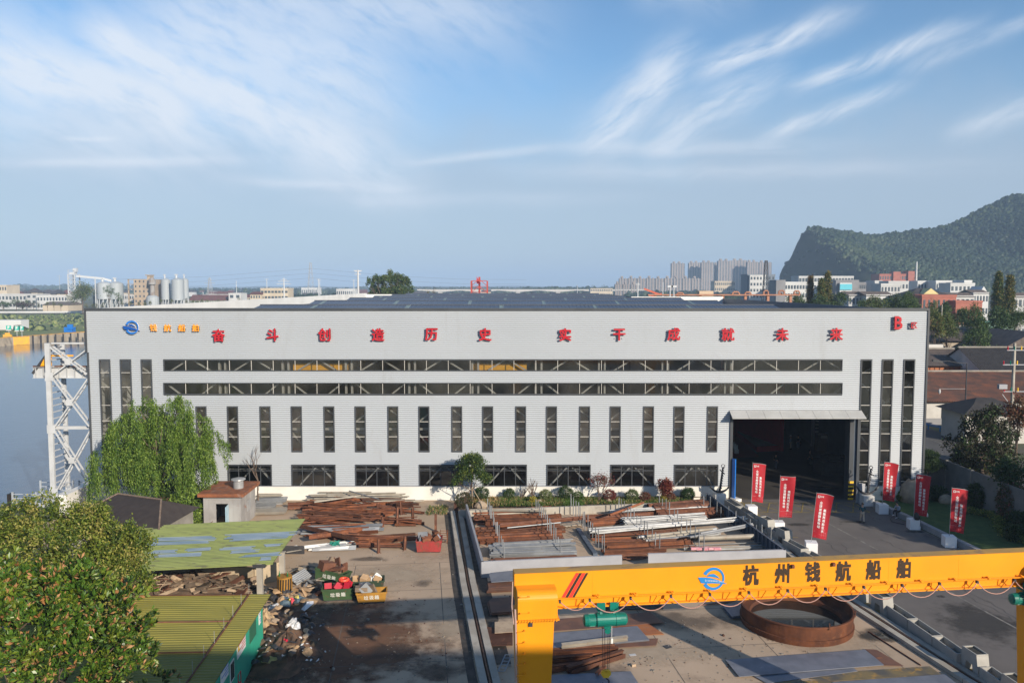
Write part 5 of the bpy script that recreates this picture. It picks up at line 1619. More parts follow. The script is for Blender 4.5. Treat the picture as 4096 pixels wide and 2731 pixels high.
def leaf_mesh(name, P, D, L, Wd, mats, mi, fold=.12):
 """many folded leaves: P base points, D directions"""
 N = len(P)
 D = D / np.linalg.norm(D, axis=1, keepdims=True)
 r = rng.normal(size=(N, 3))
 S = np.cross(D, r)
 S /= np.linalg.norm(S, axis=1, keepdims=True) + 1e-9
 U = np.cross(S, D)
 L = np.broadcast_to(np.asarray(L, float), (N,))[:, None]
 Wd = np.broadcast_to(np.asarray(Wd, float), (N,))[:, None]
 mid = P + D * L * .55
 v = np.stack([P, mid + S * Wd / 2 + U * L * fold, P + D * L, mid - S * Wd / 2 + U * L * fold], 1).reshape(-1, 3)
 f = np.arange(4 * N).reshape(N, 4)
 me = bpy.data.meshes.new(name)
 me.vertices.add(4 * N)
 me.vertices.foreach_set('co', v.ravel())
 me.loops.add(4 * N)
 me.loops.foreach_set('vertex_index', f.ravel())
 me.polygons.add(N)
 me.polygons.foreach_set('loop_start', np.arange(0, 4 * N, 4))
 for m in mats: me.materials.append(m)
 me.polygons.foreach_set('material_index', np.asarray(mi, dtype=np.int32))
 me.update()
 me.validate()
 return me
def sph(n):
 d = rng.normal(size=(n, 3))
 return d / np.linalg.norm(d, axis=1, keepdims=True)
def crown_points(lobes, n_clump, n_leaf, spread, shell=.5, down=False):
 """clumps spread over and inside the lobes; leaves round each clump"""
 vol = np.array([l[1][0] * l[1][1] * l[1][2] for l in lobes]) ** .72
 which = rng.choice(len(lobes), n_clump, p=vol / vol.sum())
 c = np.array([l[0] for l in lobes])[which]
 r = np.array([l[1] for l in lobes])[which]
 d = sph(n_clump)
 if not down: d[:, 2] = np.where((d[:, 2] < -.35), -d[:, 2], d[:, 2])
 q = shell + (1 - shell) * rng.random((n_clump, 1)) ** .6
 cp = c + d * r * q
 P = np.repeat(cp, n_leaf, 0) + rng.normal(size=(n_clump * n_leaf, 3)) * spread
 O = np.repeat(d, n_leaf, 0)
 return P, O, np.repeat(np.arange(n_clump), n_leaf)
def trunk_mesh(h, r, lobes, seed=0, nb=None, m=None):
 pr = random.Random(seed)
 k = MB()
 k.path([(0, 0, -.1), (pr.uniform(-.1, .1) * r * 4, pr.uniform(-.1, .1) * r * 4, h * .5), (pr.uniform(-.2, .2) * r * 4, 0, h)], [r * 1.25, r, r * .7], 8)
 for c, rad in (lobes if nb is None else lobes[:nb]):
  c = Vector(c)
  p0 = Vector((0, 0, h * pr.uniform(.6, .95)))
  mid = lerp(p0, c, .5) + Vector((pr.uniform(-.1, .1), pr.uniform(-.1, .1), .05)) * c.length * .3
  k.path([p0, mid, c], [r * .5, r * .34, r * .14], 6)
  for j in range(3):
   e = c + Vector((pr.uniform(-1, 1) * rad[0], pr.uniform(-1, 1) * rad[1], pr.uniform(.1, .8) * rad[2])) * .7
   k.path([lerp(mid, c, .5), lerp(mid, e, .6), e], [r * .2, r * .12, r * .04], 5)
 return k.mesh('trunk', m or M_BARK, smooth=True)
def tree(name, label, cat, loc, lobes, n_clump, n_leaf, spread, L, Wd, mats, probs=None, th=None, tr=.15, group=None, shell=.5, out=.3, seed=0, up=.15, rz=0.0, sub=5):
 if sub:
  pr = random.Random(seed + 5)
  more = []
  for c, r in lobes:
   for i in range(sub):
    a, e = pr.uniform(0, 6.283), pr.uniform(-.35, 1.4)
    f = pr.uniform(.26, .46)
    more.append(((c[0] + r[0] * .85 * math.cos(a) * math.cos(e), c[1] + r[1] * .85 * math.sin(a) * math.cos(e), c[2] + r[2] * .85 * math.sin(e)), (r[0] * f, r[1] * f, r[2] * f)))
  full = [(c, tuple(q * .8 for q in r)) for c, r in lobes] + more
 else:
  full = lobes
 P, O, ci = crown_points(full, n_clump, n_leaf, spread, shell)
 N = len(P)
 D = O * out + sph(N) * .75 + np.array([0, 0, up])
 mi = rng.choice(len(mats), N, p=probs)
 mi = np.where(rng.random(N) < .6, rng.choice(len(mats), ci.max() + 1, p=probs)[ci], mi)
 cm_ = leaf_mesh('crown', P, D, L * rng.uniform(.7, 1.3, N), Wd * rng.uniform(.7, 1.3, N), mats, mi)
 root = thing(name, label, cat, loc, rz, group)
 co = bpy.data.objects.new('crown', cm_)
 COL.objects.link(co)
 co.parent = root
 t_ = bpy.data.objects.new('trunk', trunk_mesh(th if th is not None else lobes[0][0][2] * .6, tr, lobes, seed))
 COL.objects.link(t_)
 t_.parent = root
 return root
LG1 = leaf_mat('camphor_leaf', (.12, .17, .018), (.18, .21, .03))
LG2 = leaf_mat('camphor_leaf_dark', (.055, .095, .012), (.085, .125, .02))
LG3 = leaf_mat('camphor_leaf_light', (.27, .28, .05), (.34, .30, .09))
C1 = G(330, 2400)
def cl_(u, v, Y, rx, ry, rz_, base):
 p = W(u, v, Y)
 return ((p.x - base.x, p.y - base.y, p.z - rz_ * .15), (rx, ry, rz_))
base = Vector((-24.5, 42, 0))
tree('broadleaf_tree', 'yellow green broadleaf tree at the left edge behind the glossy magnolia', 'tree', base,
     [cl_(160, 2150, 43, 2.4, 2.0, 2.2, base), cl_(330, 2170, 42, 2.3, 2, 2.0, base), cl_(20, 2200, 42, 2.0, 2, 2.0, base), cl_(110, 2300, 40, 2.6, 2.2, 2.2, base), cl_(300, 2300, 40.5, 2.4, 2.2, 2.2, base), cl_(-120, 2250, 42, 2.4, 2.2, 2.4, base)],
     430, 70, .19, .17, .085, [LG1, LG2, LG3], [.40, .35, .25], th=3.5, tr=.3, shell=.8, sub=7)
base = Vector((-20.6, 43, 0))
tree('broadleaf_tree', 'dark yellow green tree leaning over the left end of the pale green shed roof', 'tree', base,
     [cl_(450, 2200, 43, 1.5, 1.4, 1.6, base), cl_(520, 2230, 42.5, 1.4, 1.3, 1.7, base), cl_(380, 2160, 43, 1.4, 1.4, 1.4, base), cl_(500, 2320, 42, 1.3, 1.3, 1.5, base), cl_(410, 2290, 42, 1.6, 1.4, 1.8, base), cl_(360, 2100, 43.5, .9, .9, .9, base)],
     330, 60, .17, .16, .085, [LG1, LG2, LG3], [.46, .38, .16], th=3, tr=.22, shell=.8, sub=6)
base = Vector((-44, 62, 0))
tree('small_tree', 'thin light green young tree at the left edge by the water', 'tree', base, [((0, 0, 2.6), (1.3, 1.2, 1.6)), ((-1.5, 0, 2.0), (1.0, 1, 1.2)), ((1.2, .3, 1.8), (.9, .9, 1.0))], 130, 22, .3, .25, .12, [leaf_mat('young_leaf', (.10, .17, .05), (.15, .20, .08)), LG2], [.8, .2], th=1.5, tr=.08)
MG1 = leaf_mat('magnolia_leaf', (.045, .105, .012), (.075, .145, .018), rough=.36, trans=.08, spec=.45)
MG2 = leaf_mat('magnolia_leaf_light', (.12, .175, .018), (.16, .20, .025), rough=.4, trans=.12, spec=.4)
MG3 = leaf_mat('magnolia_leaf_underside', (.30, .135, .045), (.40, .22, .10), rough=.6, trans=.1)
MG4 = leaf_mat('magnolia_leaf_shade', (.016, .036, .008), (.028, .055, .010), rough=.38, trans=.05, spec=.4)  # darkest leaf colour, painted in for the shaded gaps of the crown
base = Vector((-18.6, 29.5, 0))
lob = [cl_(40, 2395, 29, 2.3, 2.0, 1.5, base), cl_(230, 2400, 29, 1.7, 1.6, 1.3, base), cl_(400, 2480, 29, 1.5, 1.4, 1.3, base), cl_(490, 2610, 29, 1.2, 1.3, 1.4, base), cl_(330, 2330, 29.5, .8, .8, .7, base),
       cl_(200, 2520, 27.8, 2.2, 1.9, 1.9, base), cl_(360, 2630, 27.8, 1.8, 1.7, 1.8, base), cl_(40, 2610, 27.5, 2.2, 2, 2.2, base), cl_(230, 2730, 27.5, 2.1, 2, 1.8, base), cl_(470, 2740, 28, 1.4, 1.4, 1.3, base), cl_(590, 2745, 28.5, .8, .9, .6, base), cl_(-160, 2480, 29, 2.4, 2.2, 2.2, base)]
nr, nl = 4000, 9
lob2 = [(c, tuple(q * .85 for q in r)) for c, r in lob]
for c, r in lob:
 for i in range(7):
  d_ = sph(1)[0]
  d_[2] = abs(d_[2])
  f_ = rng.uniform(.28, .5)
  lob2.append((tuple(np.array(c) + d_ * np.array(r) * .85), tuple(q * f_ for q in r)))
nr = 4000
Pc, Oc, _ = crown_points(lob2, 400, 10, .16, .85)
ax = Oc * .9 + sph(nr) * .45 + np.array([0, 0, .35])
ax /= np.linalg.norm(ax, axis=1, keepdims=True)
P = np.repeat(Pc, nl, 0)
A_ = np.repeat(ax, nl, 0)
rd = sph(nr * nl)
rd -= A_ * (rd * A_).sum(1, keepdims=True)
rd /= np.linalg.norm(rd, axis=1, keepdims=True) + 1e-9
openn = rng.uniform(.35, 1.3, (nr * nl, 1))
D = A_ + rd * openn
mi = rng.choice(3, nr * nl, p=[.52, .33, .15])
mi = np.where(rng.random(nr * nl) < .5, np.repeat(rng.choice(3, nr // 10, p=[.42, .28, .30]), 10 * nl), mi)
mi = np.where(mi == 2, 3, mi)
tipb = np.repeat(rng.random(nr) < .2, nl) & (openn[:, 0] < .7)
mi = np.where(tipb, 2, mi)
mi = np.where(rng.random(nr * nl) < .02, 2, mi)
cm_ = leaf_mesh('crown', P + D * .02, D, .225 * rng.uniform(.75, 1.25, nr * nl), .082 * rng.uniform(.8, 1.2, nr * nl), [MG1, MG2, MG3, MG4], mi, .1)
mag = thing('magnolia_tree', 'big glossy dark green tree with rusty brown young leaves in the near left corner', 'tree', base)
o = bpy.data.objects.new('crown', cm_); COL.objects.link(o); o.parent = mag
o = bpy.data.objects.new('trunk', trunk_mesh(4.5, .22, lob, 3)); COL.objects.link(o); o.parent = mag
WL1 = leaf_mat('willow_leaf', (.12, .20, .024), (.165, .245, .032), trans=.3)
WL2 = leaf_mat('willow_leaf_dark', (.055, .115, .014), (.08, .145, .02), trans=.25)
WL3 = leaf_mat('willow_leaf_light', (.23, .34, .055), (.27, .37, .075), trans=.3)
base = Vector((-31.3, 69.6, 0))
def wl(x, y, Y, rx, rz_):
 u, v = R5s(x, y)
 p = W(u, v, Y)
 return (p.x - base.x, p.y - base.y, p.z), (rx, rx * .85, rz_)
dom = [wl(1130, 720, 69.8, 1.6, 2.0), wl(1350, 700, 69.5, 1.75, 2.0), wl(1010, 860, 69, 1.6, 2.0), wl(1500, 800, 69, 1.5, 1.7), wl(870, 1060, 68.7, 1.7, 1.5), wl(1660, 940, 69.2, 1.0, 1.6), wl(1220, 900, 68.2, 2.2, 2.2), wl(1450, 960, 68, 1.8, 1.8), wl(1050, 1080, 67.8, 1.7, 1.6), wl(1300, 1130, 67.4, 2.0, 1.7), wl(1570, 1120, 68.3, 1.2, 1.4), wl(800, 1200, 68.5, .9, 1.0), wl(1180, 650, 70.2, .6, .9), wl(1400, 640, 70, .7, .9)]
vol = np.array([d_[1][0] * d_[1][1] for d_ in dom])
ns, nseg = 3600, 17
ncl = 240
w = rng.choice(len(dom), ncl, p=vol / vol.sum())
d = sph(ncl)
d[:, 2] = np.abs(d[:, 2]) * .9 + .05
Lc = rng.uniform(1.5, 4.2, ncl)
pick = rng.integers(0, ncl, ns)
w, d = w[pick], d[pick]
dc, dr = np.array([d_[0] for d_ in dom])[w], np.array([d_[1] for d_ in dom])[w]
P0 = dc + d * dr * rng.uniform(.82, 1.04, (ns, 1)) + rng.normal(size=(ns, 3)) * np.array([.13, .13, .10])
Ls = Lc[pick] * rng.uniform(.75, 1.15, ns) * np.clip(dr[:, 0] / 1.5, .6, 1.2)
Ls = np.minimum(Ls, P0[:, 2] - .5)
t = np.linspace(0, 1, nseg)[None, :, None]
outw = d * np.array([1, 1, 0])
Pp = P0[:, None, :] + outw[:, None, :] * (np.sqrt(t) * .55) + np.array([0, 0, -1.0]) * t * Ls[:, None, None] + np.array([0, 0, .25]) * np.sin(np.minimum(t * 4, 3.14)) + rng.normal(size=(ns, nseg, 3)) * .045
Pp = Pp.reshape(-1, 3)
Dd = np.array([0, 0, -1.0]) + sph(len(Pp)) * .75
mi = rng.choice(3, len(Pp), p=[.5, .3, .2])
inner = np.repeat(rng.random(ns) < .25, nseg)
mi = np.where(inner, 1, mi)
cm_ = leaf_mesh('crown', Pp, Dd, .24 * rng.uniform(.7, 1.3, len(Pp)), .062 * rng.uniform(.8, 1.3, len(Pp)), [WL1, WL2, WL3], mi, .05)
wil = thing('willow_tree', 'big bright green weeping willow before the left corner of the hall', 'tree', base)
o = bpy.data.objects.new('crown', cm_); COL.objects.link(o); o.parent = wil
o = bpy.data.objects.new('trunk', trunk_mesh(3.5, .35, [((d_[0][0], d_[0][1], d_[0][2]), d_[1]) for d_ in dom], 5)); COL.objects.link(o); o.parent = wil
gpts = [G(1862, 2035), G(2815, 2000)]
sheet('garden_soil', [(gpts[0].x - .6, gpts[0].y + .1), (20.1, gpts[1].y + .1), (20.1, 74.88), (gpts[0].x - .6, 74.88)], .35, mat('garden_earth', (.12, .085, .05), (.17, .12, .07), 1.2, 1, .95, bump=.5))
DRY = leaf_mat('dry_grass', (.30, .20, .085), (.36, .25, .12), trans=.2)
GRS = leaf_mat('garden_grass', (.06, .12, .02), (.09, .15, .03), trans=.25)
def tufts(name, x0, x1, y0, y1, n, hgt, mats, p, z=.35, kind='stuff'):
 P = np.stack([rng.uniform(x0, x1, n), rng.uniform(y0, y1, n), np.full(n, z)], 1)
 D = np.array([0, 0, 1.0]) + sph(n) * .55
 return place(leaf_mesh(name, P, D, hgt * rng.uniform(.5, 1.4, n), .05 * rng.uniform(.6, 1.5, n), mats, rng.choice(len(mats), n, p=p)), name, (0, 0, 0))
for (ua, ub, n, mats, p) in ((2000, 2330, 5200, [GRS, WL2], [.7, .3]), (1870, 2050, 1500, [DRY, GRS], [.7, .3]), (2330, 2780, 4200, [GRS, DRY, WL2], [.45, .3, .25]), (2050, 2260, 1600, [DRY, GRS], [.8, .2])):
 pA = G(ua, 2012)
 o = tufts('garden_grass', X(ua, 72), X(ub, 73), 71.4 + (.6 if ua > 2300 else 0), 74.2, n, .30, mats, p)
 tag(o, kind='stuff')
def shrub(name, label, u, v, r, mats, p=None, n=150, rz_=None, leaf=.10, group=None, z=.35, Y=None):
 """clipped or loose bush; u, v its foot in the photo"""
 pt = G(u, v, z) if Y is None else Vector((X(u, Y, v), Y, z))
 rz_ = rz_ or r * .92
 P, O, ci = crown_points([((0, 0, rz_ * .95), (r, r, rz_))], n * 2, 16, r * .09, .84, True)
 N = len(P)
 me = leaf_mesh('crown', P, O * .15 + sph(N), leaf * rng.uniform(.7, 1.3, N), leaf * .6 * rng.uniform(.7, 1.3, N), mats, rng.choice(len(mats), N, p=p))
 root = thing(name, label, 'shrub', pt, 0, group)
 o = bpy.data.objects.new('foliage', me); COL.objects.link(o); o.parent = root
 k = MB()
 for i in range(5): k.path([(0, 0, 0), (math.cos(i * 1.3) * r * .3, math.sin(i * 1.3) * r * .3, rz_ * .7), (math.cos(i * 1.3) * r * .6, math.sin(i * 1.3) * r * .6, rz_ * 1.3)], [.04, .03, .012], 5)
 o = bpy.data.objects.new('stem', k.mesh('stem', M_BARK)); COL.objects.link(o); o.parent = root
 return root
S_DK = leaf_mat('box_leaf', (.022, .052, .014), (.04, .075, .018)); S_MD = leaf_mat('holly_leaf', (.045, .085, .02), (.07, .11, .03))
S_LT = leaf_mat('privet_leaf', (.16, .20, .07), (.22, .24, .10)); S_YL = leaf_mat('golden_leaf', (.36, .30, .03), (.42, .34, .05))
S_RD = leaf_mat('red_leaf', (.14, .025, .022), (.20, .04, .03)); S_BR = leaf_mat('brown_leaf', (.12, .07, .035), (.16, .09, .05))
for nm, lab, x, y, r, ms, p in [
 ('round_shrub', 'big brown green round bush at the left end of the garden', 108, 1040, 1.35, [S_DK, S_BR], [.6, .4]),
 ('round_shrub', 'dark green round bush right behind the garden tree trunk', 250, 975, 1.15, [S_DK, S_MD], [.6, .4]),
 ('round_shrub', 'green round bush third from the left in the garden', 462, 968, .9, [S_MD, S_DK], [.7, .3]),
 ('yellow_shrub', 'small golden yellow bush left of the pale round bush', 650, 1008, .62, [S_YL, S_LT], [.8, .2]),
 ('round_shrub', 'pale variegated round bush in the middle of the garden', 750, 985, 1.0, [S_LT, S_MD], [.75, .25]),
 ('round_shrub', 'largest dark clipped ball right of the pale bush', 905, 975, 1.2, [S_DK, S_MD], [.7, .3]),
 ('loose_shrub', 'loose green leafy bush right of the largest clipped ball', 1000, 985, .85, [S_MD, GRS], [.6, .4]),
 ('red_shrub', 'dark red low bush beside the thin red leaved tree', 1250, 985, 1.0, [S_RD, S_BR], [.8, .2]),
 ('round_shrub', 'light green clipped ball before the workshop window with crates', 1425, 985, 1.05, [S_MD, S_LT], [.75, .25]),
 ('brown_shrub', 'reddish brown spreading bush left of the small red tree', 1530, 990, .85, [S_BR, S_RD], [.6, .4]),
 ('yellow_shrub', 'small golden yellow bush under the small red tree', 1678, 985, .55, [S_YL, S_LT], [.8, .2]),
 ('brown_shrub', 'brown red bush right of the small red tree', 1730, 985, .7, [S_BR, S_RD], [.6, .4]),
 ('round_shrub', 'dark green ball near the right end of the garden', 1862, 980, .95, [S_DK, S_MD], [.7, .3])]:
 shrub(nm, lab, *R7s(x, y), r * .58, ms, p, n=int(60 * r * r) + 40, leaf=.08)
for nm, lab, x, y, r, ms, p in [('round_shrub', 'green ball left of the anchor on its white plinth', 98, 975, .95, [S_DK, S_MD], [.7, .3]), ('round_shrub', 'small green ball tucked behind the anchor', 262, 925, .6, [S_MD, S_DK], [.7, .3])]:
 shrub(nm, lab, *R8(x, y), r * .65, ms, p, n=90)
for i, (x, y, s, lab) in enumerate([(240, 1035, .8, 'pale boulder beside the garden tree'), (700, 1005, .5, 'small stone in the middle of the garden'), (1245, 998, .5, 'flat stone by the dark red bush'), (1715, 985, .5, 'tan stone by the small red tree')]):
 p = G(*R7s(x, y), .3)
 me = MB().lathe((0, 0, 0), [(s * .6, -.1), (s * .75, .12), (s * .62, s * .5), (s * .25, s * .72)], 9)
 me.v = [(a * rs.uniform(.85, 1.15), b_ * rs.uniform(.7, 1.0), c_ * rs.uniform(.9, 1.1)) for a, b_, c_ in me.v]
 place(me.mesh('boulder', mat('tan_boulder', (.36, .28, .2), (.26, .2, .15), 2, 1, .9, bump=.4)), 'boulder', p, (0, 0, i), label=lab, cat='boulder')
base = G(*R7s(172, 1010), .35)
tree('garden_tree', 'round crowned green tree propped with poles at the left end of the garden', 'tree', base,
     [((-.2, 0, 4.6), (1.5, 1.4, 1.5)), ((.7, .2, 3.5), (1.4, 1.2, 1.1)), ((-.9, 0, 3.4), (1.4, 1.2, 1.1)), ((1.5, 0, 2.9), (.9, .8, .7)), ((-1.9, 0, 2.7), (.8, .8, .6)), ((.1, -.4, 5.5), (.9, .8, .8))], 330, 26, .19, .22, .12, [S_MD, S_DK, LG1], [.5, .3, .2], th=2.2, tr=.11).scale = (.74, .74, .74)
k = MB()
for dx, dy in ((-1.0, .3), (.95, .2), (.1, -.9)): k.path([base + Vector((dx, dy, -.1)), base + Vector((0, 0, 1.6))], .035, 6)
k.build('tree_prop', M_WOODL, label='three leaning wooden poles propping the garden tree', cat='prop')
def bare_tree(name, label, base, h, spread, seed, leaf=None, n=0, m=None, fan=5):
 pr = random.Random(seed)
 root = thing(name, label, 'tree', base)
 k = MB()
 tips = []
 def grow(p, d, L, r, lev):
  q_ = p + d * L
  mid = lerp(p, q_, .5) + Vector((pr.gauss(0, .05), pr.gauss(0, .05), .02)) * L
  k.path([p, mid, q_], [r, r * .8, r * .6], 5, caps=False)
  tips.append(q_)
  if lev == 0: return
  for i in range(pr.choice([2, 3, 3])):
   nd = (d + Vector((pr.uniform(-1, 1), pr.uniform(-.7, .7), pr.uniform(-.1, .6))) * spread).normalized()
   grow(lerp(p, q_, pr.uniform(.55, 1)), nd, L * pr.uniform(.55, .8), r * .58, lev - 1)
 for i in range(fan):
  d = Vector((pr.uniform(-.5, .5) * (fan > 1), pr.uniform(-.3, .3) * (fan > 1), 1)).normalized()
  grow(Vector((0, 0, 0)), d, h * .36, .05 if fan > 1 else .09, 4 if fan < 3 else 3)
 o = bpy.data.objects.new('branches', k.mesh('branches', m or M_BARK)); COL.objects.link(o); o.parent = root
 if leaf:
  tp = np.array([tuple(t_) for t_ in tips])
  P = tp[rng.integers(0, len(tp), n)] + rng.normal(size=(n, 3)) * .17
  me = leaf_mesh('crown', P, sph(n), .16 * rng.uniform(.6, 1.3, n), .09, leaf, rng.choice(len(leaf), n))
  o = bpy.data.objects.new('crown', me); COL.objects.link(o); o.parent = root
 return root
bare_tree('bare_tree', 'leafless tree leaning right between the rusty hut and the scrap heap', G(*R6s(262, 1015)), 6.4, .55, 4, fan=1)
bare_tree('thin_red_tree', 'thin tree with sparse dull red leaves before the wall between two windows', G(*R7s(1165, 990), .35), 3.3, .42, 9, [S_RD, S_BR], 700, fan=3)
bare_tree('bare_shrub', 'leafless twiggy bush left of the pale round bush', G(*R7s(660, 985), .35), 2.4, .35, 12, fan=5)
bare_tree('bare_shrub', 'low leafless twiggy bush beside the golden bush', G(*R7s(565, 975), .35), 1.4, .5, 13, fan=5)
bare_tree('red_tree', 'small dense red brown tree left of the last workshop window', G(*R7s(1655, 985), .35), 2.2, .4, 15, [S_RD, leaf_mat('rust_leaf', (.20, .06, .03), (.26, .09, .04)), S_RD], 3400, fan=4)
shrub('climber_bush', 'bright yellow green climbing bush left of the rusty hut', *R5s(1480, 1560), 1.6, [WL3, WL1, S_MD], [.35, .35, .3], n=330, rz_=1.5, leaf=.2, z=0)
shrub('weed_bush', 'dull brown green weeds between brown roof and climbing bush', *R5s(1290, 1560), 1.6, [S_BR, S_MD, S_DK], [.4, .3, .3], n=260, rz_=1.1, leaf=.18, z=0)
shrub('dark_bush', 'dark bush in the shade under the willow by the hut', *R5s(1420, 1500), 2.2, [S_DK, S_MD], [.75, .25], n=300, rz_=1.5, leaf=.2, z=0)
tufts('weeds', X(1700, 70), X(1780, 70), 69.8, 72.5, 500, .3, [GRS, DRY], [.6, .4], 0.0)['kind'] = 'stuff'
M_LIME = mat('faded_lime_sheet', (.205, .24, .08), (.165, .20, .065), .8, 1, .6, c3=(.11, .115, .06), sc3=3.2, lo3=.54, hi3=.66, stretch=(.22, 1.8, 1))
M_PATCH = mat('pale_blue_patch_sheet', (.22, .31, .39), (.38, .45, .49), 1.2, 1, .5, c3=(.22, .27, .11), sc3=1.6, lo3=.56, hi3=.7, stretch=(.3, 2, 1))
M_OLIVE = mat('olive_yellow_sheet', (.23, .205, .04), (.185, .17, .035), .6, 1, .55, c3=(.2, .19, .05), sc3=1.4, lo3=.62, hi3=.8, stretch=(.4, 1.5, 1))
M_MINT = mat('mint_green_wall', (.03, .36, .23), (.03, .30, .2), .8, 1, .6, c3=(.25, .33, .27), sc3=1.5, lo3=.65, hi3=.8)
def ribbed_roof(mb, A, B_, C_, D_, n, amp=.04, m=0):
 """A-B back edge, D-C front edge; ribs run from A-D side to B-C side"""
 for i in range(n):
  for (t0, t1, z0, z1) in ((i / n, (i + .55) / n, 0, 0), ((i + .55) / n, (i + .72) / n, 0, amp), ((i + .72) / n, (i + .88) / n, amp, amp), ((i + .88) / n, (i + 1) / n, amp, 0)):
   P_ = [lerp(A, D_, t0) + Vector((0, 0, z0)), lerp(B_, C_, t0) + Vector((0, 0, z0)), lerp(B_, C_, t1) + Vector((0, 0, z1)), lerp(A, D_, t1) + Vector((0, 0, z1))]
   mb.quad(P_[0], P_[3], P_[2], P_[1], m)
zr = 2.85
A, B_, C_, D_ = G(380, 2110, zr), G(1222, 2073, zr), G(1092, 2250, zr - .25), G(420, 2284, zr - .25)
sh = thing('open_shed', 'open shed with faded lime green sheet roof and pale blue patches', 'shed', (-20, 54, 0))
k = MB()
ribbed_roof(k, A, B_, C_, D_, 34, .045)
dn = Vector((0, 0, -.03))
k.quad(A + dn, B_ + dn, C_ + dn, D_ + dn)
k.bar(D_ - Vector((0, 0, .06)), C_ - Vector((0, 0, .06)), .05, .1)
k.build('roof', M_LIME, sh)
px = lambda x, y: G(*R4s(x, y), zr - .1)
def roofpt(x, y):
 """point of the lime roof under a photo position"""
 u, v = R4s(x, y)
 n_ = (B_ - A).cross(D_ - A)
 rx, ry, rz_ = ray(u, v)
 o_, d_ = Vector((0, 0, CAM_H)), Vector((rx, ry, rz_))
 return o_ + d_ * ((A - o_).dot(n_) / d_.dot(n_))
for i, q_ in enumerate([[(235, 298), (710, 282), (690, 312), (215, 328)], [(200, 335), (690, 315), (660, 342), (175, 362)], [(820, 272), (1330, 248), (1310, 300), (795, 330)], [(215, 398), (420, 390), (400, 420), (180, 425)], [(270, 430), (600, 412), (570, 445), (205, 455)],
      [(760, 376), (1020, 362), (980, 392), (745, 398)], [(1090, 350), (1235, 342), (1222, 362), (1095, 372)], [(830, 400), (1050, 388), (1035, 412), (815, 425)], [(920, 438), (1225, 408), (1215, 440), (905, 455)], [(1070, 452), (1150, 448), (1140, 474), (1055, 480)], [(60, 300), (200, 280), (170, 330), (40, 345)], [(480, 385), (690, 372), (670, 398), (470, 410)]]):
 k = MB()
 P_ = [roofpt(*p) + Vector((0, 0, .052 + .003 * (i % 3))) for p in q_]
 ns_ = max(3, int((P_[0] - P_[3]).length / .22))
 for j in range(ns_):
  a_, b2, e0, e1 = j / ns_, (j + .97) / ns_, rs.uniform(-.06, .10), rs.uniform(.9, 1.06)
  L0, R0, L1, R1_ = lerp(P_[0], P_[3], a_), lerp(P_[1], P_[2], a_), lerp(P_[0], P_[3], b2), lerp(P_[1], P_[2], b2)
  k.quad(lerp(L1, R1_, e0), lerp(L1, R1_, e1), lerp(L0, R0, e1 + rs.uniform(-.02, .02)), lerp(L0, R0, e0 + rs.uniform(-.02, .02)))
 k.build('roof_patch', M_PATCH, sh)
for (x, y0, y1, b_) in ((1062, 490, 800, 0), (1236, 395, 695, 0)):
 p = G(*R4s(x, y1))
 k = MB()
 k.box(p.x - .17, p.y - .15, 0, p.x + .17, p.y + .15, zr - .28)
 k.build('post', M_CONC, sh)
k = MB()
p = G(*R4s(1062, 800))
k.box(p.x - .4, p.y - .2, zr - .5, p.x + .4, p.y + .2, zr - .285)
for x in (-27,): k.box(x - .17, 51.0, 0, x + .17, 51.3, zr - .29)
k.box(-28, 59.6, 0, -15.9, 59.75, .6)
k.split('beam', M_DARKST, sh)
zg = 2.95
E1, E2 = G(1084, 2374, zg), G(857, 2731, zg)
ed = (E2 - E1).normalized()
E3 = E2 + ed * 6
inn = Vector((ed.y, -ed.x, 0))
if inn.x > 0: inn = -inn
S1 = E1 + inn * 11.5 + Vector((0, 0, .5)) + ed * .9
S3 = E3 + inn * 11.5 + Vector((0, 0, .5)) + ed * .9
sb = thing('workshop_shed', 'low workshop shed with olive yellow ribbed roof and mint green wall', 'shed', tuple(E1.to_2d()) + (0,))
k = MB()
ribbed_roof(k, S1, E1, E3, S3, 62, .032)
k.quad(S1 + dn, E1 + dn, E3 + dn, S3 + dn)
k.build('roof', M_OLIVE, sb)
def flat(p, dz): return p + Vector((0, 0, dz))
for a, c, w_ in ((inn * 1.15, None, .07),):
 k = MB()
 k.bar(flat(E1 + a, .12), flat(E3 + a, .12), w_, .05)
 k.build('hold_down_bar', M_RUSTD, sb)
for t_ in (.35, 3.9, 7.4, 11):
 k = MB()
 p = E1 + ed * t_ + inn * 1.2
 k.bar(flat(p, .12), flat(p + inn * 9.8 + ed * .75, .53), .06, .05)
 k.build('hold_down_bar', M_RUSTD, sb)
k = MB()
for i in range(9):
 p = E1 + ed * (.3 + i * 1.55) + inn * 1.15
 k.path([flat(p, .1), flat(p, .75)], .012, 5)
k.split('wire_stay', M_GALV, sb)
w0, w1 = E1 + inn * .45 + ed * .4, E3 + inn * .45
nrm = -inn
k = MB()
k.bar((w0.x, w0.y, 1.42), (w1.x, w1.y, 1.42), .12, 2.84)
bk = w0 + inn * 10.4
k.bar((w0.x, w0.y, 1.41), (bk.x, bk.y, 1.41), .12, 2.82)
k.build('wall', M_MINT, sb)
def onwall(t_, z, off=.065): return Vector((w0.x, w0.y, z)) + ed * t_ + nrm * off
k = MB()
for i in range(14): k.bar(onwall(1.6 + i * .09, 1.5, .08), onwall(1.6 + i * .09, 2.7, .08), .05, .05, up=tuple(nrm))
k.build('vent_louvre', mat('dark_green_louvre', (.02, .10, .06)), sb)
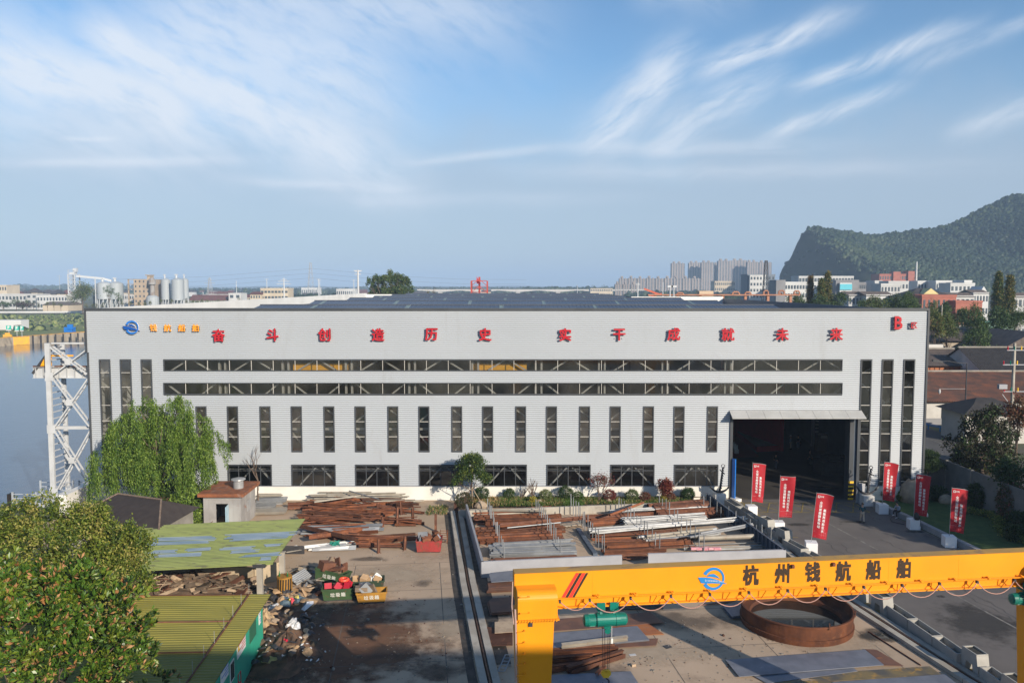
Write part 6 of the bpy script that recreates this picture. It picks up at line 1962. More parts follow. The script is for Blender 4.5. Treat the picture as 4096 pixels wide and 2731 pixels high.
for t_, L in ((5.6, .7), (8.2, 1.1)):
 k = MB()
 k.bar(onwall(t_, 1.6, .07), onwall(t_ + L, 1.6, .07), .03, 1.0)
 f_ = k.build('window', M_WHITE, sb)
 k = MB()
 k.bar(onwall(t_ + .08, 1.6, .09), onwall(t_ + L - .08, 1.6, .09), .02, .84)
 k.build('pane', mat('shed_pane', (.03, .05, .05), None, rough=.1), f_)
for i, (t_, L, z, h, m_) in enumerate([(.55, .35, 2.1, .8, M_WHITE), (3.6, 1.5, 2.2, .9, M_WHITE), (6.6, 1.2, 2.2, .9, M_WHITE)]):
 nb = thing('notice_board', ['white notice board at the far end of the mint wall', 'white warning board with yellow triangle on the mint wall', 'white notice board near the bottom edge on the mint wall'][i], 'sign', tuple(onwall(t_, 0)))
 k = MB()
 k.bar(onwall(t_, z, .085), onwall(t_ + L, z, .085), .03, h)
 k.build('board', m_, nb)
 k = MB()
 for j in range(5): k.bar(onwall(t_ + .06, z + .3 - j * .14, .104), onwall(t_ + L * (.5 + .4 * (j % 2)), z + .3 - j * .14, .104), .004, .05)
 k.build('print', M_BLUE if i != 1 else M_REDBOX, nb)
 if i == 1:
  k = MB()
  a0 = onwall(t_ + 1.1, z - .1, .106)
  k.add([a0, a0 + ed * .34, a0 + ed * .17 + Vector((0, 0, .34))], [(0, 1, 2)])
  k.build('warning_triangle', mat('sign_yellow', (.75, .5, .02)), nb)
gc = thing('gas_trolley', 'red gas cylinder trolley standing before the mint wall', 'trolley', tuple(onwall(6.9, 0, .6)))
p = onwall(6.4, 0, .55)
k = MB()
k.path([p + Vector((0, 0, .1)), p + Vector((0, 0, 1.0)), p + Vector((0, 0, 1.15)), p + Vector((0, 0, 1.25))], [.17, .17, .12, .05], 14)
k.build('cylinder', M_REDBOX, gc)
k = MB()
for s_ in (-.22, .22): k.path([p + ed * s_ + Vector((0, 0, 0)), p + ed * s_ + Vector((0, 0, 1.7))], .022, 6)
k.path([p - ed * .22 + Vector((0, 0, 1.7)), p + ed * .22 + Vector((0, 0, 1.7))], .022, 6)
k.build('handle', M_REDBOX, gc)
hs = thing('brown_roof_house', 'small house with a dark brown hipped roof under the willow', 'house', (-28, 59, 0))
r0, r1 = W(472, 2000, 61.5), W(645, 2036, 59.8)
r0.z = r1.z = 4.15
ev = 2.75
q0, q1, q2, q3 = G(372, 2055, ev), G(360, 2115, ev), G(585, 2122, ev), G(655, 2062, ev)
q0 = Vector((r0.x - 2.6, r0.y + 2.5, ev)); q3 = Vector((r1.x + 1.8, r1.y + 3, ev)); q1 = Vector((r0.x - 2.9, r0.y - 3.6, ev)); q2 = Vector((r1.x + 1.2, r1.y - 3.2, ev))
k = MB()
n = 26
for i in range(n):
 t0, t1 = i / n, (i + 1) / n
 st = .03
 a0, a1, b0, b1 = lerp(r0, q1, t0), lerp(r1, q2, t0), lerp(r0, q1, t1), lerp(r1, q2, t1)
 k.quad(b0 + Vector((0, 0, st)), b1 + Vector((0, 0, st)), a1, a0)
 k.quad(b0, b1, b1 + Vector((0, 0, st)), b0 + Vector((0, 0, st)))
k.add([r0, q0, q1], [(0, 1, 2)])
k.add([r1, q2, q3], [(0, 1, 2)])
k.quad(r0, r1, q3, q0)
k.build('roof', mat('dark_brown_tile', (.050, .040, .036), (.038, .03, .028), 1.5, 1, .7, bump=.3), hs)
k = MB()
for a, c in ((r0, r1), (r0, q1), (r0, q0), (r1, q2)):
 for j in range(14): k.path([lerp(a, c, j / 14) + Vector((0, 0, .04)), lerp(a, c, (j + .9) / 14) + Vector((0, 0, .04))], .075, 6)
k.build('ridge_tile', mat('tan_ridge_tile', (.20, .15, .11), (.14, .1, .08), 4, 1, .85), hs)
k = MB()
k.prism([(q1.x + .5, q1.y + .5), (q2.x - .4, q2.y + .5), (q3.x - .4, q3.y - .5), (q0.x + .5, q0.y - .5)], 0, ev + .1)
k.build('wall', M_CONCD, hs)
ht_ = thing('rusty_hut', 'small metal hut with rusty flat roof, vent drum and open blue door', 'hut', (-24, 68, 0))
hx0, hx1 = G(816, 2112).x, G(965, 2112).x
hy = G(890, 2112).y
hz_ = 2.75
M_ZINC = mat('stained_zinc_sheet', (.33, .32, .31), (.26, .25, .245), .9, 1, .6, c3=(.24, .10, .05), sc3=1.1, lo3=.54, hi3=.8)
M_HROOF = mat('orange_rust_roof', (.27, .095, .04), (.17, .065, .035), 1.6, 1, .8, c3=(.32, .25, .21), sc3=1.5, lo3=.52, hi3=.75)
dx_0, dx_1 = hx0 + 1.05, hx0 + 2.1
k = MB()
k.box(hx0, hy, 0, dx_0, hy + .08, hz_)
k.box(dx_1, hy, 0, hx1, hy + .08, hz_)
k.box(dx_0, hy, 2.1, dx_1, hy + .08, hz_)
k.box(hx0, hy + .08, 0, hx0 + .08, hy + 3.8, hz_)
k.box(hx1 - .08, hy + .08, 0, hx1, hy + 3.8, hz_)
k.box(hx0 + .08, hy + 3.72, 0, hx1 - .08, hy + 3.8, hz_)
for x in (hx0 + .5, dx_1 + .45): k.box(x - .02, hy - .02, 0, x + .02, hy - .001, hz_)
for z in (.95, 1.9): k.box(hx0 + .01, hy - .015, z - .02, dx_0, hy - .001, z + .02)
for y in (1.2, 2.5): k.box(hx1 + .001, hy + y, 0, hx1 + .02, hy + y + .04, hz_)
k.build('wall', M_ZINC, ht_)
k = MB()
k.box(hx0 - .35, hy - .35, hz_ + .002, hx1 + .35, hy + 4.1, hz_ + .28)
k.build('roof', M_HROOF, ht_)
k = MB()
k.box(hx1 + .002, hy + 1.6, 1.0, hx1 + .03, hy + 2.6, 1.9)
k.build('side_panel', M_GALV, ht_)
k = MB()
k.bar((dx_1 + .02, hy - .03, 1.05), (dx_1 + .12, hy - 1.0, 1.05), .04, 2.05)
dr_ = k.build('door', mat('pale_blue_door', (.33, .50, .60), (.42, .56, .62), 1.5, 1, .5, c3=(.2, .25, .3), sc3=3), ht_)
vc = Vector((hx1 - .75, hy + 1.7, hz_ + .28))
k = MB()
k.lathe(vc, [(.42, 0), (.42, .62), (.37, .64), (.37, .72), (.62, .74), (.60, .80), (.2, .86)], 20)
for z in (.15, .3, .45): k.lathe(vc, [(.435, z), (.435, z + .05)], 20)
k.build('vent_drum', M_GALV, ht_)
k = MB()
k.bar((hx0 + .2, hy - .5, .0), (hx0 + .95, hy - .5, .55), .05)
k.bar((hx0 + .2, hy - .5, .2), (hx0 + .95, hy - .5, .75), .05)
k.split('handrail', M_RUST, ht_)
M_TWR = mat('white_grey_steel', (.50, .51, .52), (.43, .44, .45), .9, 1, .5, c3=(.4, .38, .36), sc3=1.2, lo3=.68, hi3=.85)
tw = thing('runway_tower', 'white lattice steel tower with crane runway beam beside the left hall corner', 'tower', (-43, YF, 0))
cx0, cx1 = X(194, YF), X(222, YF)
ztop = W(200, 1372, YF).z
xc = W(207, 1700, YF).x
k = MB()
k.box(xc - .33, YF - .12, 0, xc + .12, YF + .12, ztop)
k.build('column', M_TWR, tw)
k = MB()
k.box(xc - .25, YF + 2.3, 0, xc + .15, YF + 2.5, ztop - .3)
k.build('column', M_TWR, tw)
n = int(ztop / .62)
k = MB()
for i in range(n):
 z = .3 + i * .62
 k.box(xc - .08, YF + .121, z, xc + .04, YF + 2.299, z + .10)
k.split('batten', M_TWR, tw)
xw = XL - .2
def T(x, y, Y=YF): return W(*R5s(x, y), Y)
nodes = [ztop - .4, T(430, 400).z, T(440, 810).z, 2.4 - 1.6]
for zt2, zb2 in zip(nodes[:-1], nodes[1:]):
 for dy in (.0, .62):
  k = MB()
  k.bar((xc + .1, YF + dy, zt2), (xw, YF + dy, zb2 + .2), .12, .12)
  k.bar((xw, YF + dy + .16, zt2 - .2), (xc + .1, YF + dy + .16, zb2), .12, .12)
  k.build('cross_brace', M_TWR, tw)
 k = MB()
 for s_ in (0, 1):
  for i in range(1, 9):
   t_ = i / 9
   a = lerp(Vector((xc + .1, 0, zt2)), Vector((xw, 0, zb2 + .2)), t_) if not s_ else lerp(Vector((xw, .16, zt2 - .2)), Vector((xc + .1, .16, zb2)), t_)
   k.box(a.x - .04, YF + .08 + a.y, a.z - .03, a.x + .04, YF + .56 + a.y, a.z + .03)
 k.split('lacing', M_TWR, tw)
 k = MB()
 k.box((xc + xw) / 2 - .28, YF - .10, (zt2 + zb2) / 2 - .3, (xc + xw) / 2 + .28, YF - .075, (zt2 + zb2) / 2 + .3)
 k.box(xc - .4, YF - .145, zb2 - .45, xc + .38, YF - .121, zb2 + .35)
 k.split('gusset_plate', M_TWR, tw)
k = MB()
k.bar((xc, YF + .5, nodes[2]), (xw, YF + .5, nodes[2]), .2, .3)
k.bar((xc, YF + .5, ztop - .05), (xw, YF + .5, ztop - .05), .14, .14)
k.split('strut', M_TWR, tw)
b0, b1 = T(262, 372, YF + .8), T(692, 372, YF + .8)
k = MB()
k.box(b0.x, YF + .75, b0.z - .5, XL - .1, YF + .85, b0.z + .5)
for z in (-.52, .50): k.box(b0.x, YF + .55, b0.z + z, XL - .1, YF + 1.05, b0.z + z + .03)
for i in range(9): k.box(b0.x + .3 + i * .75, YF + .56, b0.z - .485, b0.x + .33 + i * .75, YF + .749, b0.z + .495)
k.build('runway_beam', M_TWR, tw)
k = MB()
k.box(b0.x, YF + .74, b0.z + .531, XL - .1, YF + .86, b0.z + .66)
k.build('rail', M_RUSTD, tw)
k = MB()
k.add([(b0.x + .8, YF + .6, b0.z + .66), (b0.x + 1.7, YF + .6, b0.z + .66), (b0.x + 1.7, YF + .6, b0.z + 1.75), (b0.x + 1.4, YF + .6, b0.z + 1.75), (b0.x + .8, YF + 1, b0.z + .66), (b0.x + 1.7, YF + 1, b0.z + .66), (b0.x + 1.7, YF + 1, b0.z + 1.75), (b0.x + 1.4, YF + 1, b0.z + 1.75)],
      [(0, 1, 2, 3), (7, 6, 5, 4), (0, 3, 7, 4), (3, 2, 6, 7), (1, 5, 6, 2), (0, 4, 5, 1)])
k.box(b0.x + 1.7, YF + .7, b0.z + 1.55, b0.x + 3.9, YF + .8, b0.z + 1.7)
k.build('end_stop', mat('orange_paint', (.85, .36, .01), None, rough=.45), tw)
k = MB()
k.bar((b0.x - .05, YF + .8, b0.z - .1), (xc - .2, YF + .8, T(370, 190).z), .2, .24)
k.build('tie_strut', M_DARKST, tw)
ls = thing('landing_stage', 'white concrete landing stage with grey balustrade at the tower foot', 'platform', (-43, 74, 0))
k = MB()
k.box(-46.6, 72.6, -.45, XL - .1, 77.5, -.02)
k.box(-44.6, 72.9, -5, -43.2, 74.4, -.451)
k.box(-42.6, 73.4, -5, -41.2, 76.4, -.451)
k.build('deck', M_WHITE, ls)
M_BAL = mat('blue_grey_railing', (.36, .39, .43), (.3, .33, .37), 1, 1, .5)
def rail(p, q_, par, n=6):
 p, q_ = Vector(p), Vector(q_)
 k = MB()
 for t_ in (0, 1):
  c_ = lerp(p, q_, t_)
  k.box(c_.x - .07, c_.y - .07, -.02, c_.x + .07, c_.y + .07, 1.35)
 for z in (.35, .75, 1.15): k.bar(p + Vector((0, 0, z)), q_ + Vector((0, 0, z)), .06, .07)
 for i in range(1, n):
  c_ = lerp(p, q_, i / n)
  k.box(c_.x - .025, c_.y - .025, .35, c_.x + .025, c_.y + .025, .75)
 k.build('railing', M_BAL, par)
rail((-46.4, 72.8, 0), (-44.2, 72.8, 0), ls)
rail((-43.6, 72.8, 0), (-41.6, 72.8, 0), ls)
rail((-41.5, 72.8, 0), (-40.2, 72.8, 0), ls, 4)
rail((-46.4, 77.2, 0), (-43.2, 77.2, 0), ls)
rail((-42.6, 77.2, 0), (-40.3, 77.2, 0), ls)
k = MB()
k.box(-47.0, 72.9, -1.0, -46.65, 73.5, 1.1)
k.build('fender', M_BLACK, ls)
k = MB()
k.bar((-41.6, 70.2, .4), (-40.4, 71.8, 1.6), .07)
k.bar((-41.6, 70.2, .9), (-40.4, 71.8, 2.1), .07)
for i in range(4):
 c_ = lerp(Vector((-41.6, 70.2, 0)), Vector((-40.4, 71.8, 1.2)), i / 3)
 k.box(c_.x - .05, c_.y - .05, c_.z - .3, c_.x + .05, c_.y + .05, c_.z + .9)
k.build('stair_rail', M_BAL, ls)
k = MB()
k.box(-42.8, 69.2, -.9, -40.0, 72.4, -.1)
k.box(-40.5, 70, -.1, -39.8, 74.8, 1.8)
k.split('abutment', M_WHITE, ls)
M_CUBE = mat('white_cube_paint', (.74, .73, .74), None, rough=.6)
M_PRINT = mat('white_print', (.72, .70, .70), None, rough=.6)
M_PRINTF = mat('faint_white_print', (.62, .22, .24), None, rough=.6)
def banner(base_px, rz, label, amp, ph, lean=.06, w_=1.22, h=3.45, pole=4.75):
 p = G(*base_px)
 t = thing('banner_flag', label, 'banner', tuple(p), rz)
 M = Matrix.Translation(p) @ Matrix.Rotation(rz, 4, 'Z')
 k = MB(M)
 k.box(-.42, -.42, .0, .42, .42, .84)
 k.build('base_cube', M_CUBE, t)
 k = MB(M)
 k.path([(0, 0, .84), (lean * .36, 0, 2.4), (lean, 0, pole)], [.024, .02, .013], 6)
 k.build('pole', M_GALV, t)
 nx, nz = 10, 22
 z0 = pole - .1 - h
 def wave(x, z):
  s_ = x / w_
  return (x * (.84 + .16 * (z - z0) / h) + lean * (z / pole) ** 1.5, amp * math.sin(s_ * 5 + ph + z * .7) * (.25 + s_) + .05 * s_ * math.sin(z * 1.7 + ph), z - .17 * s_ * s_ * (1 if ph < 3 else .1))
 z0 = pole - .1 - h
 v = [wave(w_ * i / nx + .03, z0 + h * j / nz) for j in range(nz + 1) for i in range(nx + 1)]
 f = [(j * (nx + 1) + i, j * (nx + 1) + i + 1, (j + 1) * (nx + 1) + i + 1, (j + 1) * (nx + 1) + i) for j in range(nz) for i in range(nx)]
 k = MB(M)
 k.add(v, f)
 cl_o = k.build('cloth', M_REDB, t, smooth=True)
 k = MB(M)
 k.path([wave(w_ * i / nx + .03, z0 + h) for i in range(nx + 1)], .016, 5)
 k.build('top_rod', M_GALV, t)
 pr_ = MB(M)
 def put(mb, x, z):
  pr_.add([(lambda q_: (q_[0], q_[1] - .022 + a[1], q_[2]))(wave(x + a[0], z + a[2])) for a in mb.v], mb.f)
 for i, mb in enumerate(glyphs('全球首艘醇氢电动', .24, .004, .012)): put(mb, .44, z0 + h - .72 - i * .262)
 for i, mb in enumerate(glyphs('集散两用船吉水', .24, .004, .012)): put(mb, .80, z0 + h - 1.28 - i * .262)
 for i, mb in enumerate(glyphs('远程', .13, .004, .006)): put(mb, .38 + i * .14, z0 + h - .24)
 for bx in ((.13, .165, -.34, -.15), (.255, .29, -.34, -.15), (.166, .254, -.34, -.31), (.166, .215, -.18, -.15)):
  sq = MB()
  sq.v = [(bx[0], 0, bx[2]), (bx[1], 0, bx[2]), (bx[1], 0, bx[3]), (bx[0], 0, bx[3])]
  sq.f = [(0, 1, 2, 3)]
  put(sq, 0, z0 + h)
 pr_.build('lettering', M_PRINT, cl_o)
 pr_ = MB(M)
 for (xa, xb, za, zb2) in ((.1, 1.15, .50, .515), (.75, .765, .15, 1.0), (.2, 1.2, .12, .13), (.95, .96, .2, .75), (.55, 1.15, .3, .31), (.78, 1.0, .68, .69), (1.02, 1.15, .42, .43), (1.14, 1.15, .2, .6)):
  sq = MB()
  sq.v = [(xa, 0, za), (xb, 0, za), (xb, 0, zb2), (xa, 0, zb2)]
  sq.f = [(0, 1, 2, 3)]
  put(sq, 0, z0)
 pr_.build('line_drawing', M_PRINTF, cl_o)
 return t
banner(R8(597, 1092), R(4), 'red vertical banner on a white cube nearest the hall door, left row', .05, .5)
banner(R8(810, 1222), R(-5), 'red vertical banner in the middle of the left row', .06, 4.2)
banner(R8(1066, 1388), R(-12), 'red vertical banner nearest the girder in the left row, most tilted', .07, 1.7, .30)
banner(R8(1622, 1080), R(-3), 'red vertical banner in the right row beside the hall wall', .05, 2.4)
banner(R8(1868, 1202), R(-6), 'red vertical banner in the right row with a dark bag on its cube', .06, 1.2)
banner(R2r(1240, 1360), R(-8), 'red vertical banner nearest the girder in the right row, in shade', .06, .2)
k = MB()
p = G(*R2r(800, 1140)) + Vector((.1, -.28, .84))
k.path([p + Vector((0, 0, .0)), p + Vector((0, .02, .25)), p + Vector((-.05, .05, .5)), p + Vector((-.08, .05, .62))], [.2, .24, .17, .05], 10)
k.path([p + Vector((.15, -.14, .35)), p + Vector((.22, -.18, -.1)), p + Vector((.18, -.2, -.5))], .02, 5)
k.build('backpack', M_BLACK, label='dark backpack sitting on a white banner cube', cat='bag', smooth=True)
k = MB()
wl2 = WL + [WL[-1] + wd * 30]
for a, b2 in zip(wl2[:-1], wl2[1:]): k.bar(Vector((a.x, a.y, .24)) + Vector((.2, 0, 0)), Vector((b2.x, b2.y, .24)) + Vector((.2, 0, 0)), .42, .5)
k.build('lawn_kerb_wall', mat('lawn_wall_granite', (.30, .30, .31), (.24, .24, .25), 1, 1, .75), label='low grey granite wall edging the lawn beside the plaza', cat='wall')
strip('plaza_edge_line', [p + Vector((-.18, 0, 0)) for p in wl2], .12, .012, M_WLINE)
fn = thing('concrete_fence', 'grey concrete panel fence with posts behind the lawn', 'fence', (42.9, 70, 0))
k = MB()
for i in range(9):
 y0 = 86 - i * 4.2
 x0, x1 = lerp(42.7, 43.6, i / 9), lerp(42.7, 43.6, (i + 1) / 9)
 k.bar((x0, y0 - .12, 1.62), (x1, y0 - 4.08, 1.62), .09, 3.24)
k.build('panel', mat('fence_panel_grey', (.19, .185, .18), (.15, .147, .143), .7, 1, .85), fn)
for i in range(10):
 y0 = 86 - i * 4.2
 x0 = lerp(42.7, 43.6, i / 9)
 k = MB()
 k.box(x0 - .12, y0 - .115, 0, x0 + .12, y0 + .115, 3.3)
 k.build('post', M_CONCD, fn)
for nm, lab, x, y, r, ms, p, z_ in [
 ('dark_bush', 'dark round bush by the hall wall beside the anchor plinth', 370, 760, .62, [S_DK, S_MD], [.8, .2], None),
 ('yellow_green_bush', 'small yellow green bush on the lawn left of the big stone', 665, 790, .5, [S_MD, LG1], [.5, .5], None),
 ('dark_bush', 'dark bush behind the middle right banner', 900, 800, .7, [S_DK], None, None),
 ('dark_bush', 'dark bush right of the big stone before the fence', 1110, 790, .75, [S_DK, S_MD], [.8, .2], None),
 ('loose_tree', 'thin loose bush before the fence behind the last banner', 1600, 880, .95, [S_DK, S_MD], [.6, .4], 1.15),
 ('pink_bush', 'tall loose bush with a few pink flowers near the fence end', 2030, 1040, 1.15, [S_BR, S_MD, leaf_mat('pink_flower', (.5, .12, .16), (.6, .2, .22))], [.55, .4, .05], 1.7),
 ('dark_bush', 'dark bush at the right edge of the lawn', 2130, 1180, .9, [S_DK], None, None),
 ('dark_bush', 'low dark bush at the right lawn corner near the girder', 2060, 1290, .7, [S_DK, S_MD], [.8, .2], None)]:
 shrub(nm, lab, *R2r(x, y), r, ms, p, n=int(110 * r * r) + 60, rz_=z_, leaf=.16, z=.01)
hp_ = [G(*R2r(x, y), .0) for x, y in ((1490, 945), (1640, 980), (1780, 1000), (1870, 1060), (1890, 1150), (1930, 1230), (2050, 1290), (2180, 1330))]
Pn = []
for a, b2 in zip(hp_[:-1], hp_[1:]):
 for i in range(9): Pn.append(tuple(lerp(a, b2, i / 9)))
Pn = np.repeat(np.array(Pn), 45, 0)
Pn = Pn + rng.normal(size=Pn.shape) * np.array([.28, .28, 0]) + np.stack([np.zeros(len(Pn)), np.zeros(len(Pn)), rng.uniform(.05, .5, len(Pn))], 1)
hdg = place(leaf_mesh('hedge', Pn, sph(len(Pn)) + np.array([0, 0, .8]), .16, .09, [LG1, LG3, S_MD], rng.choice(3, len(Pn), p=[.5, .2, .3])), 'low_hedge', (0, 0, 0), label='low yellow green hedge curving along the lawn', cat='hedge')
pine = thing('pruned_pine', 'dark pine pruned into flat clouds at the right hall corner', 'tree', tuple(G(*R2r(960, 690))))
pb = G(*R2r(960, 690))
def pads(pb, L, name='crown'):
 Pl, Ol = [], []
 for x, y, r in L:
  q_ = W(*R2r(x, y), pb.y) - pb
  n = int(220 * r)
  a = rng.uniform(0, 6.283, n); rr = r * np.sqrt(rng.random(n))
  Pl.append(np.stack([q_.x + rr * np.cos(a), rr * np.sin(a), q_.z + .32 * r * np.sqrt(1 - (rr / r) ** 2 * .98) + rng.normal(0, .06, n)], 1))
 P = np.repeat(np.concatenate(Pl), 9, 0)
 P = P + rng.normal(size=P.shape) * .09
 return leaf_mesh(name, P, sph(len(P)) + np.array([0, 0, .9]), .17, .05, [S_DK, leaf_mat('pine_needle', (.02, .045, .014), (.035, .06, .018))], rng.choice(2, len(P)))
PADS = [(970, 230, 1.05), (1010, 300, .8), (900, 350, .8), (1080, 370, .8), (1000, 410, .7)]
o = bpy.data.objects.new('crown', pads(pb, PADS)); COL.objects.link(o); o.parent = pine
k = MB()
k.path([(0, 0, 0), (.3, 0, 1.2), (-.1, 0, 2.4), (.1, 0, 3.6)], [.14, .12, .09, .05], 7)
for x, y, r in PADS:
 q_ = W(*R2r(x, y), pb.y) - pb
 k.path([(0.1, 0, max(.8, q_.z - .6)), (q_.x * .6, 0, q_.z - .15), (q_.x, 0, q_.z)], [.06, .045, .02], 5)
o = bpy.data.objects.new('trunk', k.mesh('trunk', M_BARK, True)); COL.objects.link(o); o.parent = pine
pine2 = thing('pruned_pine', 'low dark pruned pine between the corner windows and the big stone', 'tree', tuple(G(*R2r(730, 680))))
pb = G(*R2r(730, 680))
o = bpy.data.objects.new('crown', pads(pb, [(720, 510, 1.2), (820, 460, .8), (640, 560, .8)])); COL.objects.link(o); o.parent = pine2
k = MB(); k.path([(0, 0, 0), (-.2, 0, .9), (.1, 0, 1.9)], [.12, .1, .05], 7)
o = bpy.data.objects.new('trunk', k.mesh('trunk', M_BARK, True)); COL.objects.link(o); o.parent = pine2
for x, y, s, sz_, lab in ((785, 800, 1.25, 2.2, 'tall pale rounded stone on the lawn before the hall corner'), (1200, 820, .65, .9, 'pale low stone on the lawn by the fence')):
 p = G(*R2r(x, y))
 me = MB().lathe((0, 0, 0), [(s * .85, -.1), (s, sz_ * .3), (s * .85, sz_ * .7), (s * .4, sz_ * .95)], 12)
 me.v = [(a * rs.uniform(.9, 1.1), b2 * rs.uniform(.7, .9), c_ * rs.uniform(.95, 1.05)) for a, b2, c_ in me.v]
 place(me.mesh('boulder', mat('tan_boulder', (.36, .28, .2)), True), 'boulder', p, label=lab, cat='boulder')
def anchor(p, label, s=1.0):
 t = thing('anchor', label, 'anchor', tuple(p))
 k = MB()
 k.box(p.x - .5, p.y - .45, 0, p.x + .5, p.y + .45, .95)
 k.build('plinth', M_WHITE, t)
 o_ = p + Vector((0, 0, 1.0))
 k = MB()
 k.path([o_ + Vector((.0, 0, .15)), o_ + Vector((.1, 0, 1.0)), o_ + Vector((.25, 0, 2.4))], [.11, .09, .07], 8)
 k.path([o_ + Vector((1.0 * math.sin(a), 0, 1.0 - 1.0 * math.cos(a) + .08)) for a in [-1.1 + i * .22 for i in range(11)]], [.04, .07, .09, .1, .11, .12, .11, .1, .09, .07, .04], 8)
 for s_ in (-1, 1):
  c_ = o_ + Vector((.86 * s_, 0, .55))
  k.add([c_ + Vector((-.12 * s_, -.2, -.12)), c_ + Vector((-.12 * s_, .2, -.12)), c_ + Vector((.12 * s_, 0, .32)), c_ + Vector((.08 * s_, 0, -.1))], [(0, 1, 2), (0, 3, 1), (1, 3, 2), (0, 2, 3)])
 k.path([o_ + Vector((.2, -.8, 2.0)), o_ + Vector((.2, .8, 2.0))], .05, 6)
 k.path([o_ + Vector((.28 + .16 * math.cos(i / 12 * 6.283), 0, 2.55 + .16 * math.sin(i / 12 * 6.283))) for i in range(13)], .035, 6)
 k.build('body', M_DARKST, t, smooth=True)
 k = MB()
 for i in range(9): k.path([o_ + Vector((.28 - .02 * i, -.1 + .02 * i, 2.5 - i * .24)), o_ + Vector((.34 - .02 * i, -.16 + .02 * i, 2.3 - i * .24))], .045, 6)
 k.build('chain', M_DARKST, t)
anchor(G(*R8(355, 1010)) + Vector((0, .3, 0)), 'dark iron anchor on a white plinth left of the hall door')
anchor(G(*R8(1515, 1025)) + Vector((0, .3, 0)), 'dark iron anchor on a white plinth right of the hall door')
bs_ = thing('blue_sign', 'narrow tall blue notice board left of the hall door', 'sign', tuple(G(*R8(458, 985))))
p = G(*R8(458, 985))
k = MB()
k.cbox(p + Vector((0, 0, 2.1)), .10, .42, 3.9, R(25))
k.build('board', M_BLUE, bs_)
k = MB()
k.cbox(p + Vector((.2, -.1, .15)), .7, .8, .28, R(25))
k.build('foot', M_WHITE, bs_)
k = MB()
for i, (x, y) in enumerate(((1440, 960), (1462, 965))):
 q_ = G(*R8(x, y + 40))
 k.cbox(q_ + Vector((0, 0, .95)), .5, .06, 1.9, R(10), tilt=(R(-6), R(8)))
k.build('leaning_panel', M_GREYP, label='two grey panels leaning against the plinth right of the door', cat='panel')
k = MB()
pts = [G(*R8(x, y)) + Vector((0, 0, .03)) for x, y in ((1700, 1115), (1690, 1130), (1700, 1150), (1740, 1160), (1790, 1170), (1800, 1172))]
k.path(pts, .025, 5)
k.build('hose', M_BLACK, label='dark hose lying on the asphalt by the seated man', cat='hose')
for x, y, lab in ((932, 1060, 'small bottle standing on the granite lawn wall'),):
 p = G(*R2r(x, y)) + Vector((.25, 0, .49))
 k = MB(); k.path([p, p + Vector((0, 0, .2)), p + Vector((0, 0, .3))], [.07, .07, .03], 8)
 k.build('bottle', M_WHITE, label=lab, cat='bottle')
M_WWALL = mat('white_wall', (.52, .53, .53), (.45, .45, .45), .08, 1, .8, rnd=.08)
M_CREAM = mat('cream_wall', (.55, .47, .36), (.47, .40, .31), .08, 1, .8, rnd=.08)
M_TAN = mat('tan_factory_wall', (.40, .31, .22), (.33, .26, .19), .15, 1, .85)
M_BRICK = mat('red_brick_wall', (.36, .13, .095), (.30, .11, .08), .3, 1, .85)
M_GREYW = mat('grey_office_wall', (.24, .24, .25), (.19, .19, .20), .1, 1, .8)
M_DTILE = mat('dark_roof_tile', (.045, .043, .05), (.07, .06, .06), .4, 1, .8, rnd=.2)
M_RTILE = mat('red_brown_roof', (.15, .06, .05), (.11, .05, .045), .3, 1, .8)
M_OTILE = mat('old_brown_tile', (.30, .13, .075), (.17, .10, .07), .5, 1, .85, bump=.3, c3=(.42, .16, .075), sc3=.35, lo3=.5, hi3=.7)
M_GTILE = mat('old_grey_tile', (.15, .115, .095), (.10, .08, .07), .8, 1, .85, bump=.3, c3=(.10, .085, .07), sc3=1.0)
M_WINF = mat('far_window', (.05, .065, .08), (.08, .10, .12), .3, 1, .25)
M_SILO = mat('pale_silo_steel', (.37, .40, .425), (.31, .34, .36), .06, 1, .5, stretch=(1, 1, .15))
M_STEELF = mat('pale_far_steel', (.48, .50, .52), None, rough=.5)
M_REDF = mat('red_oxide_frame', (.40, .06, .045), None, rough=.6)
UNIT = MB().box(-.5, -.5, 0, .5, .5, 1).mesh('window', M_WINF)
H0 = -.35
def zat(v, Y): return W(2048, v, Y).z
